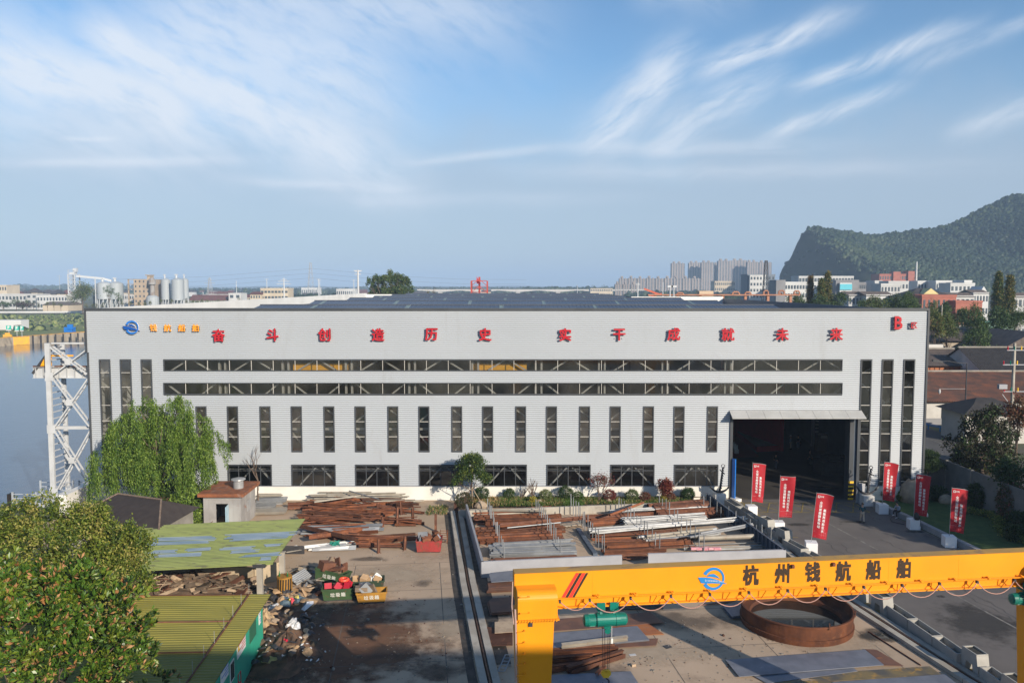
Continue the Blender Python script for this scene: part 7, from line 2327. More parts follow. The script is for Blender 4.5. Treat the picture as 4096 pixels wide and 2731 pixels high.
def block(name, label, u0, u1, vt, Y, dep, wall, floors=0, cols=0, z0=0.0, cat='building', roof=None, rh=0.0, over=.6, par=.0, win=(.55, .45), rz=None, group=None, side=0, hip=False, gable='x'):
 """building with its front at Y spanning u0..u1, top at vt"""
 x0, x1, zt = X(u0, Y, vt), X(u1, Y, vt), zat(vt, Y) - (rh if roof else 0)
 t = thing(name, label, cat, ((x0 + x1) / 2, Y, z0), 0, group)
 k = MB()
 k.box(x0, Y, z0, x1, Y + dep, zt)
 if par:
  for a in ((x0 - .15, Y - .15, x1 + .15, Y + .15), (x0 - .15, Y + dep - .15, x1 + .15, Y + dep + .15), (x0 - .15, Y + .151, x0 + .15, Y + dep - .151), (x1 - .15, Y + .151, x1 + .15, Y + dep - .151)):
   k.box(a[0], a[1], zt - .3, a[2], a[3], zt + par)
 k.build('wall', wall, t)
 if roof:
  k = MB()
  a, b_, c, d = x0 - over, x1 + over, Y - over, Y + dep + over
  ym = (c + d) / 2
  ins = min((d - c) / 2, (b_ - a) / 2 * .9) if hip else 0
  P_ = [(a, c, zt), (b_, c, zt), (b_, d, zt), (a, d, zt), (a + ins, ym, zt + rh), (b_ - ins, ym, zt + rh)]
  if gable == 'y' and not hip:
   xm = (a + b_) / 2
   P_[4:] = [(xm, c, zt + rh), (xm, d, zt + rh)]
   k.add(P_, [(0, 1, 4), (1, 2, 5, 4), (2, 3, 5), (3, 0, 4, 5), (3, 2, 1, 0)])
  else:
   k.add(P_, [(0, 1, 5, 4), (2, 3, 4, 5), (3, 0, 4), (1, 2, 5), (3, 2, 1, 0)])
  k.build('roof', roof, t)
 if floors:
  fh = (zt - z0) / floors
  for f in range(floors):
   for c in range(cols):
    w_ = (x1 - x0) / cols
    o = bpy.data.objects.new('window', UNIT)
    o.scale = (w_ * win[0], .12, fh * win[1])
    o.location = (x0 + w_ * (c + .5) - (x0 + x1) / 2, -.03, f * fh + fh * .35)
    COL.objects.link(o)
    o.parent = t
  for f in range(floors if side else 0):
   for c in range(side):
    w_ = dep / side
    o = bpy.data.objects.new('window', UNIT)
    o.scale = (.12, w_ * win[0], fh * win[1])
    o.location = ((-1 if x0 > 0 else 1) * ((x1 - x0) / 2 + .03), w_ * (c + .5), f * fh + fh * .35)
    COL.objects.link(o)
    o.parent = t
 return t
r1 = lambda x, y: (x * .4252, 950 + y * .4252)
r2 = lambda x, y: (1000 + x * .4252, 950 + y * .4252)
r3 = lambda x, y: (2000 + x * .4252, 950 + y * .4252)
r4 = lambda x, y: (3000 + x * .466, 700 + y * .466)
qy = thing('quay_wall', 'concrete quay wall of the far bank with dark fender posts and orange edge', 'quay', tuple(QA))
qn = Vector((-qd.y, qd.x, 0))
k = MB()
q0, q1 = QA - qd * 50, QB + qd * 70
k.bar(q0 + qn * .4 + Vector((0, 0, 1.55)), q1 + qn * .4 + Vector((0, 0, 1.55)), 1.2, 3.3)
k.build('wall', mat('stained_quay_concrete', (.36, .31, .24), (.24, .205, .16), .25, 1, .9, c3=(.14, .11, .085), sc3=.5, stretch=(1, 1, .5)), qy)
k = MB()
k.bar(q0 + qn * .32 + Vector((0, 0, 3.3)), q1 + qn * .32 + Vector((0, 0, 3.3)), 1.1, .35)
k.build('edge_kerb', mat('worn_orange_edge', (.50, .27, .05), (.3, .2, .1), .5, 1, .8), qy)
k = MB()
pa, pb = G(*r1(123, 1013), ZW), G(*r1(275, 1003), ZW)
k.bar(pa - qn * .24 + Vector((0, 0, 1.6)), pb - qn * .24 + Vector((0, 0, 1.6)), .06, 3.1)
k.build('painted_patch', mat('orange_quay_paint', (.78, .40, .03), (.6, .33, .06), .5, 1, .7, c3=(.4, .3, .2), sc3=.9, lo3=.66), qy)
for x in (-60, 50, 305, 380, 445, 518, 590, 660, 728, 793, 860):
 p = G(*r1(x, 1015 - (x - 50) * .065), ZW)
 k = MB()
 k.bar(p - qn * .35 + Vector((0, 0, .1)), p - qn * .35 + Vector((0, 0, 3.4)), .55, .4)
 k.build('fender', M_DARKST, qy)
for i, (x, y0, y1, w_) in enumerate(((85, 815, 935, 2.0), (160, 822, 933, 1.6), (207, 820, 932, 1.5))):
 p = G(*r1(x, y1), -.3)
 zt = zat(r1(0, y0)[1], p.y)
 t = thing('parking_sign', ['largest teal parking sign on the far quay, leftmost', 'middle teal parking sign of three on the far quay', 'teal parking sign on the far quay nearest the hall'][i], 'sign', tuple(p))
 k = MB()
 k.box(p.x - .07, p.y, -.3, p.x + .07, p.y + .1, zt - 1.4)
 k.build('post', M_STEELF, t)
 k = MB()
 k.box(p.x - w_ / 2, p.y - .05, zt - 2.1, p.x + w_ / 2, p.y - .001, zt - .55)
 k.build('board', mat('teal_sign', (.01, .42, .33)), t)
 k = MB()
 k.box(p.x - w_ / 2, p.y - .05, zt - 2.6, p.x + w_ / 2, p.y - .001, zt - 2.105)
 k.box(p.x - w_ / 2, p.y - .05, zt - .545, p.x + w_ / 2, p.y - .001, zt - .3)
 k.build('white_strip', M_WWALL, t)
 mb = glyphs('P', 1.6, .02, .04)[0]
 shift(mb, Matrix.Translation((p.x, p.y - .07, zt - 1.32))).build('lettering', M_WHITE, t)
p = G(*r1(648, 890), -.3)
k = MB(); k.box(p.x - 2.2, p.y, -.3, p.x + 1.4, p.y + 3, 1.9); k.box(p.x - .4, p.y - .5, 1.0, p.x + 2, p.y - .01, 3.2)
k.build('blue_cabin', M_BLUE, label='small blue cabin on the far quay', cat='cabin')
p = G(*r1(80, 868), -.3)
k = MB(); k.box(p.x - 12, p.y, -.3, p.x + 6, p.y + 6, 4.2)
k.build('white_shed', M_WWALL, label='low white shed behind the parking signs', cat='shed')
p = G(*r1(65, 938), -.3)
k = MB(); k.box(p.x - 1.6, p.y, -.3, p.x + 1.6, p.y + .8, .8); k.box(p.x - .8, p.y, .8, p.x + .8, p.y + .8, 1.5)
k.build('bollard', mat('orange_quay_paint', (.78, .40, .03)), label='orange mooring bollard on the far quay edge', cat='bollard')
k = MB()
a, b_ = Vector((-440, 590, 0)), Vector((-190, 612, 0))
k.bar(a + Vector((0, 0, .3)), b_ + Vector((0, 0, .3)), .5, 1.3)
k.build('roadside_wall', M_WWALL, label='long low white wall along the far riverside road', cat='wall')
def silo(u0, u1, vt, vb, Y, label, group, legs=True):
 x0, x1 = X(u0, Y), X(u1, Y)
 r = (x1 - x0) / 2
 c = Vector(((x0 + x1) / 2, Y + r, H0))
 zt, zb2 = zat(vt, Y), zat(vb, Y)
 t = thing('silo', label, 'silo', tuple(c), 0, group)
 k = MB()
 k.lathe((c.x, c.y, 0), [(r * .5, zb2 - .8), (r, zb2), (r, zt), (r * .55, zt + 1.2), (r * .2, zt + 1.6)], 28)
 k.build('body', M_SILO, t, smooth=False)
 k = MB()
 for i in range(10):
  a = i * .628
  k.box(c.x + r * .95 * math.cos(a) - .25, c.y + r * .95 * math.sin(a) - .25, H0, c.x + r * .95 * math.cos(a) + .25, c.y + r * .95 * math.sin(a) + .25, zb2)
  k.bar((c.x + r * .95 * math.cos(a), c.y + r * .95 * math.sin(a), H0), (c.x + r * .95 * math.cos(a + .628), c.y + r * .95 * math.sin(a + .628), zb2), .3)
 k.build('leg_frame', M_STEELF, t)
 k = MB()
 k.path([(c.x - r * .2, c.y, zt + .5), (c.x - r * .2, c.y, zt + 4)], [r * .18, r * .18], 10)
 k.box(c.x - r * .4, c.y - r * .2, zt + 4, c.x, c.y + r * .2, zt + 5)
 k.build('vent', M_STEELF, t)
SY = 700
silo(905 * .4252, 1030 * .4252, r1(0, 432)[1], r1(0, 580)[1], SY, 'wide pale silo left of a pair under the sloping conveyor', None)
silo(1025 * .4252, 1145 * .4252, r1(0, 430)[1], r1(0, 580)[1], SY + 4, 'wide pale silo right of a pair under the sloping conveyor', None)
silo(1518 * .4252, 1602 * .4252, r1(0, 400)[1], r1(0, 585)[1], SY, 'tall slim silo beside the tan factory', None)
silo(1712 * .4252, 1776 * .4252, r1(0, 398)[1], r1(0, 570)[1], SY + 14, 'tall slim silo standing behind at the right of the row', None)
silo(1610 * .4252, 1722 * .4252, r1(0, 398)[1], r1(0, 590)[1], SY - 8, 'tallest wide silo in the middle of the right row', None)
t = thing('elevator_tower', 'pale lattice elevator tower at the head of the silo conveyor', 'tower', (X(300, SY), SY, H0))
k = MB()
ex0, ex1 = X(r1(666, 0)[0], SY), X(r1(728, 0)[0], SY)
zt = zat(r1(0, 345)[1], SY)
for x in (ex0, ex1):
 for y in (SY, SY + 8): k.box(x - .4, y - .4, H0, x + .4, y + .4, zt)
n = 9
for i in range(n):
 za, zb2 = H0 + (zt - H0) * i / n, H0 + (zt - H0) * (i + 1) / n
 k.bar((ex0, SY, za), (ex1, SY, zb2), .4)
 k.bar((ex1, SY, za), (ex0, SY, zb2), .4)
 k.box(ex0, SY - .4, zb2 - .3, ex1, SY + 8, zb2)
k.build('frame', M_STEELF, t)
k = MB()
xm = (ex0 + ex1) / 2
k.box(xm - 2, SY + 1, zt, xm + 2, SY + 6, zat(r1(0, 325)[1], SY))
k.box(ex0, SY, zt, ex0 + .4, SY + .4, zat(r1(0, 305)[1], SY))
k.box(ex0, SY, zat(r1(0, 308)[1], SY), ex1, SY + .4, zat(r1(0, 305)[1], SY))
k.box(ex1 - 2.5, SY + 2, zt + 2, ex1 + .5, SY + 5, zat(r1(0, 288)[1], SY))
k.build('head_house', M_STEELF, t)
k = MB()
k.bar((ex1, SY + 3, zat(r1(0, 362)[1], SY)), (X(r1(960, 0)[0], SY), SY + 6, zat(r1(0, 385)[1], SY)), 2.2, 1.8)
k.bar((X(r1(960, 0)[0], SY), SY + 6, zat(r1(0, 385)[1], SY)), (X(r1(1030, 0)[0], SY), SY + 8, zat(r1(0, 408)[1], SY)), 2.2, 1.8)
k.build('conveyor', M_STEELF, t)
k = MB()
px_ = X(r1(895, 0)[0], SY)
k.box(px_ - .4, SY + 4, H0, px_ + .4, SY + 4.8, zat(r1(0, 385)[1], SY))
k.build('support_post', M_STEELF, t)
fb = block('tan_factory', 'tan concrete factory tower with small windows between the silo rows', *[v * .4252 for v in (1255, 1445)], r1(0, 392)[1], SY + 2, 22, M_TAN, 6, 5, H0, win=(.35, .4))
k = MB()
x0, x1 = X(r1(1212, 0)[0], SY), X(r1(1255, 0)[0], SY)
zt = zat(r1(0, 392)[1], SY + 2)
for x in (x0 + .4,): k.box(x - .5, SY + 2, H0, x + .5, SY + 3, zt)
for i in range(6): k.box(x0, SY + 2, H0 + (zt - H0) * (i + 1) / 6 - .5, x1 - .01, SY + 12, H0 + (zt - H0) * (i + 1) / 6)
k.build('open_frame', M_TAN, fb)
k = MB()
k.box(X(r1(1375, 0)[0], SY), SY + 6, zt + .01, X(r1(1400, 0)[0], SY), SY + 14, zat(r1(0, 358)[1], SY))
k.box(X(r1(1362, 0)[0], SY), SY + 5, zat(r1(0, 358)[1], SY), X(r1(1402, 0)[0], SY), SY + 15, zat(r1(0, 358)[1], SY) + .8)
k.build('roof_tank', M_TAN, fb)
block('factory_wing', 'dark tan factory wing behind the duct tower', *[v * .4252 for v in (1445, 1520)], r1(0, 395)[1], SY + 12, 18, mat('dark_tan', (.2, .16, .125)), 0, 0, H0)
t = thing('duct_tower', 'rusty duct stack between tan factory and slim silos', 'stack', (X(618, SY), SY, H0))
k = MB()
c = (X(r1(1465, 0)[0], SY), SY - 3, 0)
k.lathe(c, [(5.2, H0), (5.2, zat(r1(0, 560)[1], SY)), (3, zat(r1(0, 545)[1], SY))], 16)
k.build('tank', M_SILO, t)
k = MB()
k.lathe(c, [(2.2, zat(r1(0, 545)[1], SY)), (1.8, zat(r1(0, 450)[1], SY)), (3.2, zat(r1(0, 440)[1], SY)), (2.8, zat(r1(0, 395)[1], SY)), (1, zat(r1(0, 380)[1], SY))], 12)
k.build('duct', mat('grey_rust_duct', (.2, .15, .12), (.28, .27, .26), .2, 1, .7), t)
def LBk(a, b_, y, Y, dep, label, wall=None, fl=2, co=8, **k): return block(k.pop('nm', 'white_building'), label, a * .4252, b_ * .4252, 950 + y * .4252, Y, dep, wall or M_WWALL, fl, co, H0, **k)
LBk(-120, 345, 540, 690, 20, 'long white two storey building at the far left', fl=2, co=14, par=.8)
LBk(345, 632, 552, 680, 20, 'white building with a long row of windows left of the silos', fl=2, co=10, par=.8)
LBk(245, 345, 536, 686, 14, 'taller white end block of the far left building', fl=3, co=2, par=.5)
LBk(-10, 62, 452, 760, 20, 'cream block at the left picture edge', M_CREAM, 3, 3, par=.6)
LBk(400, 640, 605, 640, 22, 'low grey roofed sheds before the white building', M_CREAM, 1, 0, roof=M_GTILE, rh=2.5, nm='low_shed')
for i, (a, b_, y, m_) in enumerate([(-20, 60, 500, M_DTILE), (65, 160, 492, M_RTILE), (165, 240, 497, M_DTILE), (240, 350, 476, M_DTILE), (355, 480, 492, M_DTILE), (480, 560, 488, M_DTILE), (560, 640, 492, M_RTILE)]):
 LBk(a, b_, y, 800 + 10 * i, 12, 'hip roofed villa, %s from the left behind the white buildings' % names[i], M_CREAM, 2, 4, nm='villa', roof=m_, rh=4.5, hip=True, over=1.2, cat='house')
LBk(870, 905, 480, 720, 10, 'dark narrow building behind the big riverside tree', M_GREYW, 3, 1)
LBk(1150, 1260, 540, 760, 16, 'white building between silos and tan factory', fl=2, co=5, par=.5)
LBk(1782, 2150, 540, 770, 18, 'long pale green building with a red brown roof right of the silos', mat('pale_green_wall', (.40, .46, .36)), 2, 16, roof=M_RTILE, rh=5.5, nm='green_building')
LBk(2150, 2265, 528, 765, 18, 'white block at the end of the pale green building', fl=2, co=2, par=.5)
LBk(2265, 2400, 535, 800, 18, 'cream house group right of the white block', M_CREAM, 2, 6, roof=M_RTILE, rh=3)
block('white_office', 'white four storey office behind the left part of the hall roof', 1042, 1152, 950 + 488 * .4252, 640, 16, M_CREAM, 4, 8, H0, par=1.0, win=(.75, .4))
block('white_office', 'taller stair block on the roof side of the white office', 1086, 1132, 950 + 482 * .4252, 648, 10, M_WWALL, 4, 2, H0, par=.6)
block('cream_house', 'cream house left of the white office', 1000, 1042, 950 + 512 * .4252, 635, 14, M_CREAM, 3, 4, H0, roof=M_RTILE, rh=2)
block('white_hall', 'low white flat building right of the lattice tower', 1345, 1420, 950 + 490 * .4252, 880, 20, M_WWALL, 2, 9, H0, par=.8)
block('white_hall', 'distant white flat building behind the lattice tower', 1205, 1268, 950 + 472 * .4252, 1300, 30, M_WWALL, 1, 8, H0)
vr = random.Random(21)
for i in range(80):
 Y = vr.uniform(1000, 2400)
 u = vr.uniform(-60, 1500) if i < 62 else vr.uniform(1500, 2300)
 w_ = vr.uniform(11, 22)
 x0 = X(u, Y)
 if -60 + Y * .03 < x0 < 60 + Y * .08 and Y < 2000: continue
 du = w_ * FPX / Y
 h = vr.uniform(8, 13)
 vt = 1140 + (CAM_H - h) * FPX / Y
 block('village_house', 'small pale house in the hazy village beyond the river', u, u + du, vt, Y, 10, vr.choice([M_WWALL, M_CREAM, M_WWALL]), 0, 0, -.1, cat='house', roof=vr.choice([M_DTILE, M_RTILE, M_DTILE]), rh=3.4, group='village houses beyond the river')
def mast(name, label, u, vt, Y, r, m, arms=(), lattice=0, z0=H0):
 zt = zat(vt, Y)
 x = X(u, Y)
 t = thing(name, label, 'mast' if not lattice else 'pylon', (x, Y, z0))
 k = MB()
 if lattice:
  n = 10
  for sx, sy in ((-1, -1), (1, -1), (1, 1), (-1, 1)):
   k.bar((x + sx * lattice, Y + sy * lattice, z0), (x + sx * r, Y + sy * r, zt), .28, .28)
  for i in range(n):
   za, zb2 = z0 + (zt - z0) * (1 - (1 - i / n) ** 1.3), z0 + (zt - z0) * (1 - (1 - (i + 1) / n) ** 1.3)
   ra, rb = [lattice + (r - lattice) * (z - z0) / (zt - z0) for z in (za, zb2)]
   for s_ in (-1, 1):
    k.bar((x - ra * s_, Y - ra, za), (x + rb * s_, Y - rb, zb2), .16)
    k.bar((x - ra, Y - ra * s_, za), (x - rb, Y + rb * s_, zb2), .16)
   k.bar((x - rb, Y - rb, zb2), (x + rb, Y - rb, zb2), .16)
 else:
  k.path([(x, Y, z0), (x, Y, zt)], [r, r * .6], 8)
 k.build('shaft', m, t)
 if arms:
  k = MB()
  for v, w_ in arms: k.bar((x - w_, Y, zat(v, Y)), (x + w_, Y, zat(v, Y)), .3, .35)
  k.build('cross_arm', m, t)
 return t
M_MAST = mat('grey_mast_steel', (.36, .37, .38), None, rough=.6)
mast('power_pylon', 'lattice power pylon with arms right of the silos', 1990 * .4252, r1(0, 378)[1], 900, .6, M_MAST, ((r1(0, 395)[1], 3), (r1(0, 428)[1], 6)), 4)
mast('lattice_tower', 'tallest slim lattice tower left of the poplar clump', 1248, 1050, 1000, .9, M_MAST, ((r2(0, 290)[1], 1.5), (r2(0, 330)[1], 1.5)), 4.5)
mast('power_pole', 'white power pole with three short arms beside the white office', 1141, r2(0, 380)[1], 560, .6, M_STEELF, ((r2(0, 412)[1], 4), (r2(0, 437)[1], 5), (r2(0, 395)[1], 2)))
mast('telecom_mast', 'white telecom monopole with antennas left of the poplar clump', 1436, r2(0, 305)[1], 430, .75, M_WWALL, ((r2(0, 312)[1], 2.2), (r2(0, 345)[1], 1.6), (r2(0, 318)[1], 1.6)))
for u, y, lab in ((1073, 390, 'high lamp mast left of the white office'), (1278, 390, 'left high lamp mast of a pair right of the lattice tower'), (1283, 400, 'right high lamp mast of a pair right of the lattice tower'), (1419, 398, 'high lamp mast left of the telecom monopole')):
 mast('lamp_mast', lab, u, r2(0, y)[1], 800, .5, M_STEELF, ((r2(0, y + 2)[1], 2.0),))
mast('thin_mast', 'thin red and white mast far right of the power pylon', 2238 * .4252, r1(0, 405)[1], 1400, .7, M_STEELF)
mast('thin_mast', 'thin mast far behind the tree left of the silos', 585 * .4252, r1(0, 350)[1], 1500, .5, M_MAST, ((r1(0, 365)[1], 5),))
mast('thin_mast', 'thin pole behind the middle of the hall roof', *r3(1290, 425), 420, .45, M_STEELF, ((r3(0, 440)[1], 1.2),))
mast('thin_mast', 'thin white pole right of the bridge end', *r3(1525, 420), 700, .5, M_STEELF)
mast('thin_mast', 'thin pole among the trees left of the bridge middle', *r3(724, 445), 1200, .5, M_STEELF)
mast('lattice_mast', 'dark lattice mast before the grey flats at the hill foot', *r4(122, 735), 480, .6, M_DARKST, (), 2.2)
M_WIRE = mat('dark_wire', (.10, .11, .12))
for i, y in enumerate((292, 335, 380)):
 k = MB()
 a, m_, b_ = W(*r2(-1500, y + 110), 950), W(*r2(590, y), 1000), W(*r2(2600, y + 60 + 45), 1100)
 k.path([a, lerp(a, m_, .5) - Vector((0, 0, 3)), m_, lerp(m_, b_, .33) - Vector((0, 0, 4)), lerp(m_, b_, .66) - Vector((0, 0, 4)), b_], .09, 4)
 k.build('power_line', M_WIRE, label='thin power line crossing the sky at the lattice tower, %s' % ('upper', 'middle', 'lower')[i], cat='cable')
br = thing('river_bridge', 'long pale road bridge over the river far behind the hall', 'bridge', (0, 1500, 0))
BY = 1500
bz = zat(r3(0, 492)[1], BY)
k = MB()
k.box(X(1670, BY), BY, bz - 1.4, X(2590, BY), BY + 14, bz)
k.box(X(1670, BY), BY - .3, bz + .01, X(2590, BY), BY - .05, bz + 1.0)
k.build('deck', mat('bridge_concrete', (.52, .50, .47), (.46, .44, .42), .02, 1, .8), br)
for j, x in enumerate((-560, -190, 170, 545, 930)):
 xx = X(r3(x, 0)[0], BY)
 k = MB()
 for s_ in (-1, 1): k.add([(xx, BY + .2, bz - 1.41), (xx + s_ * 34, BY + .2, bz - 1.41), (xx, BY + .2, bz - 4.2), (xx, BY + 13, bz - 1.41), (xx + s_ * 34, BY + 13, bz - 1.41), (xx, BY + 13, bz - 4.2)], [(0, 1, 2) if s_ < 0 else (2, 1, 0), (3, 5, 4) if s_ < 0 else (4, 5, 3), (1, 4, 5, 2)])
 k.box(xx - 4, BY + 2, ZW - 2, xx + 4, BY + 12, bz - 4)
 k.build('pier', MATS['bridge_concrete'], br)
t = thing('red_frame_crane', 'red steel lifting frame rising behind the middle of the hall roof', 'crane', (X(1917, 240), 240, 0))
fy = 240
fx0, fx1 = X(r2(2083, 0)[0], fy), X(r2(2232, 0)[0], fy)
zt = zat(r2(0, 408)[1], fy)
xm = (fx0 + fx1) / 2
k = MB()
for x in (fx0, fx1):
 for y in (fy, fy + 4): k.box(x - .17, y - .17, -.03, x + .17, y + .17, zt)
k.bar((fx0, fy, zt), (fx1, fy, zt), .2)
k.bar((xm, fy + 2, 10), (xm, fy + 2, zt + 1.2), .6)
for z in (zat(r2(0, 460)[1], fy), zat(r2(0, 515)[1], fy), 10, 5):
 k.bar((fx0, fy, z), (fx1, fy, z), .15)
for a, b_ in (((fx0, zat(r2(0, 515)[1], fy)), (xm, zat(r2(0, 460)[1], fy))), ((fx1, zat(r2(0, 515)[1], fy)), (xm, zat(r2(0, 460)[1], fy))), ((fx0, zt - 1.5), (xm, zt + .5)), ((fx1, zt - 1.5), (xm, zt + .5))):
 k.bar((a[0], fy, a[1]), (b_[0], fy, b_[1]), .17)
k.build('frame', M_REDF, t)
k = MB()
k.add([(fx0 + 1.6, fy + 1, zt + 1.4), (fx0 + 2.7, fy + 1, zt - .8), (fx0 + 1.6, fy + 1, zt - .8), (fx0 + 1.6, fy + 1.1, zt + 1.4), (fx0 + 2.7, fy + 1.1, zt - .8), (fx0 + 1.6, fy + 1.1, zt - .8)], [(0, 2, 1), (3, 4, 5), (0, 1, 4, 3), (1, 2, 5, 4), (2, 0, 3, 5)])
k.build('pennant', M_REDBOX, t)
t = thing('jib_crane', 'small orange red jib crane lying over the hall roof edge at right', 'crane', (X(2610, 320), 320, 0))
k = MB()
k.bar(W(*r3(1510, 540), 320), W(*r3(1355, 482), 320), .5, .7)
k.bar(W(*r3(1400, 545), 320), W(*r3(1520, 530), 320), .6, .6)
k.build('jib', mat('orange_red_jib', (.5, .11, .06)), t)
k = MB()
p = W(*r3(1450, 540), 320)
k.box(p.x - 1, 320, -.03, p.x + 1, 322, p.z)
k.build('mast', M_REDF, t)
rg_ = thing('rusty_gantry', 'rust coloured pipe gantry with loops behind the right half of the hall', 'gantry', (X(2900, 200), 200, 0))
M_RUSTF = mat('pale_rust_paint', (.40, .20, .13), (.30, .14, .09), .5, 1, .8)
gy = 200
k = MB()
k.box(X(2590, gy), gy, zat(1182, gy), X(3195, gy), gy + 2, zat(1177, gy))
for u in range(2620, 3200, 90): k.box(X(u, gy) - .3, gy + .3, -.03, X(u, gy) + .3, gy + 1, zat(1182, gy))
k.build('beam', M_RUSTF, rg_)
for u0, u1, v in ((2706, 2732, 1172), (2928, 2954, 1168), (2978, 3001, 1169), (3052, 3070, 1163), (3112, 3134, 1163), (3173, 3195, 1164)):
 k = MB()
 x0, x1, za, zb2 = X(u0, gy), X(u1, gy), zat(1178, gy), zat(v, gy)
 k.path([(x0, gy + .5, za), (x0, gy + .5, zb2 - .3), (x0 + .3, gy + .5, zb2), (x1 - .3, gy + .5, zb2), (x1, gy + .5, zb2 - .3), (x1, gy + .5, za)], .22, 8)
 k.box(x0 + .5, gy + 1, za, x1 - .3, gy + 2, zb2 - .5)
 k.build('pipe_loop', M_RUSTF, rg_)
k = MB()
k.box(X(2805, gy), gy + 3, -.03, X(2862, gy), gy + 6, zat(1164, gy))
k.build('cabin', mat('beige_cabin', (.5, .38, .27)), rg_)
for u, lab in ((2677, 'left'), (2692, 'right')):
 mast('roof_post', 'pale twin headed post on the hall roof edge, %s one' % lab, u, r3(0, 458)[1], 150, .12, M_STEELF, ((r3(0, 460)[1], .5),), z0=18.3)
M_TWRW = mat('pale_tower_wall', (.33, .28, .25), (.28, .24, .22), .02, 1, .85)
M_TWRG = mat('tower_glass_bays', (.06, .08, .11), (.10, .12, .15), .15, 1, .5)
def highrise(label, u0, u1, vt, Y, bays, group, nm='tower_block', dep=16):
 x0, x1, zt = X(u0, Y), X(u1, Y), zat(vt, Y)
 t = thing(nm, label, 'tower block', ((x0 + x1) / 2, Y, 0), 0, group)
 k = MB()
 k.box(x0, Y + .8, 0, x1, Y + dep, zt - 1.5)
 k.build('wall', M_TWRG, t)
 w_ = (x1 - x0) / bays
 for i in range(bays):
  k = MB()
  a = x0 + w_ * i
  k.box(a, Y, 0, a + w_ * .30, Y + .9, zt + (2.5 if i % 2 else 0))
  k.box(a + w_ * .30, Y + .3, 0, a + w_ * .45, Y + .9, zt - 2)
  k.build('bay', M_TWRW, t)
 n = int(zt / 3.1)
 k = MB()
 for j in range(n): k.box(x0 + .1, Y + .45, 3.1 * j + 2.2, x1 - .1, Y + .79, 3.1 * j + 3.0)
 k.build('balcony_bands', M_TWRW, t)
 k = MB()
 for i in range(max(1, bays // 2)): k.box(x0 + w_ * (2 * i + .6), Y + 4, zt - 1.5, x0 + w_ * (2 * i + 1.3), Y + 10, zt + 4)
 k.build('roof_house', M_TWRW, t)
TY = 2100
for i, (a, b_, y) in enumerate([(1605, 1728, 238), (1767, 1882, 234), (1884, 2000, 230), (2002, 2036, 245), (2040, 2170, 214), (2168, 2310, 212), (2312, 2420, 225), (2425, 2540, 228)]):
 highrise('pale tower block in the high rise row, %s from the left' % names[i], *r3(a, y), TY + 40 * (i % 2), 5 if b_ - a > 60 else 2, None) if False else highrise('pale tower block in the high rise row, %s from the left' % names[i], r3(a, 0)[0], r3(b_, 0)[0], r3(0, y)[1], TY + 40 * (i % 2), 5 if b_ - a > 60 else 2, None)
for i in range(9):
 a = 1118 + i * 85
 highrise('mid rise block in the lower hazy row, %s from the left' % names[i], r3(a, 0)[0], r3(a + 80, 0)[0], r3(0, 380 - (i % 2) * 3)[1], 1800, 3, None, 'mid_rise_block')
for i in range(3):
 a = 1080 + i * 75
 highrise('lowest front flats at the left end of the hazy row, %s' % names[i], r3(a, 0)[0], r3(a + 68, 0)[0], r3(0, 432)[1], 1500, 3, None, 'mid_rise_block')
block('white_building', 'white flat building before the tower blocks', r3(2020, 0)[0], r3(2212, 0)[0], r3(0, 415)[1], 1300, 25, M_CREAM, 3, 10, 0, par=1)
block('white_building', 'small pale building by the right end of the bridge', r3(850, 0)[0], r3(1060, 0)[0], r3(0, 478)[1], 1350, 25, M_CREAM, 2, 12, 0)
def RB_(a, b_, y, Y, dep, label, wall, fl, co, **k): return block(k.pop('nm', 'town_building'), label, r4(a, 0)[0], r4(b_, 0)[0], r4(0, y)[1], Y, dep, wall, fl, co, 0.0, **k)
RB_(-20, 215, 862, 620, 18, 'blue grey flats with white top at the left foot of the hill', mat('blue_grey_flats', (.15, .18, .22)), 6, 8, par=1)
RB_(0, 135, 864, 616, 3, 'white roof storey in front of the blue grey flats', M_WWALL, 6, 5, par=.6)
RB_(222, 725, 932, 520, 16, 'long grey office row with pale window bands', M_WWALL, 4, 20, par=1.2, win=(.7, .45))
RB_(226, 306, 900, 514, 14, 'dark stair block on the left end of the long office row', M_GREYW, 0, 0)
RB_(420, 890, 876, 580, 16, 'white framed upper building behind the long office row', M_WWALL, 5, 18, par=.8, win=(.75, .5))
RB_(738, 938, 900, 505, 16, 'dark stone gateway block with a pale banner in the office row', M_GREYW, 0, 0)
RB_(772, 875, 925, 503, 1.5, 'pale glazed middle bay of the dark gateway block', M_WWALL, 4, 5, win=(.8, .5))
k = MB()
p, q_ = W(*r4(772, 970), 502.5), W(*r4(875, 985), 502.5)
k.box(p.x, 502.3, q_.z, q_.x, 502.6, p.z + 2.5)
k.build('cyan_signboard', mat('cyan_sign', (.10, .45, .55)), label='cyan signboard on the dark gateway block', cat='sign')
RB_(910, 1045, 930, 530, 16, 'grey flat office right of the gateway block', M_GREYW, 4, 8, par=.8, win=(.7, .45))
for i, (a, b_, y, Y) in enumerate([(1072, 1135, 918, 500), (1125, 1292, 945, 430), (1190, 1362, 922, 470), (1440, 1600, 920, 480), (1597, 1740, 918, 470), (1722, 1930, 940, 440), (1840, 1905, 916, 455)]):
 RB_(a, b_, y, Y, 12, 'white town house with flat roof terraces, %s from the left before the hill' % names[i], M_WWALL, 4, 6, par=.9, nm='town_house', cat='house')
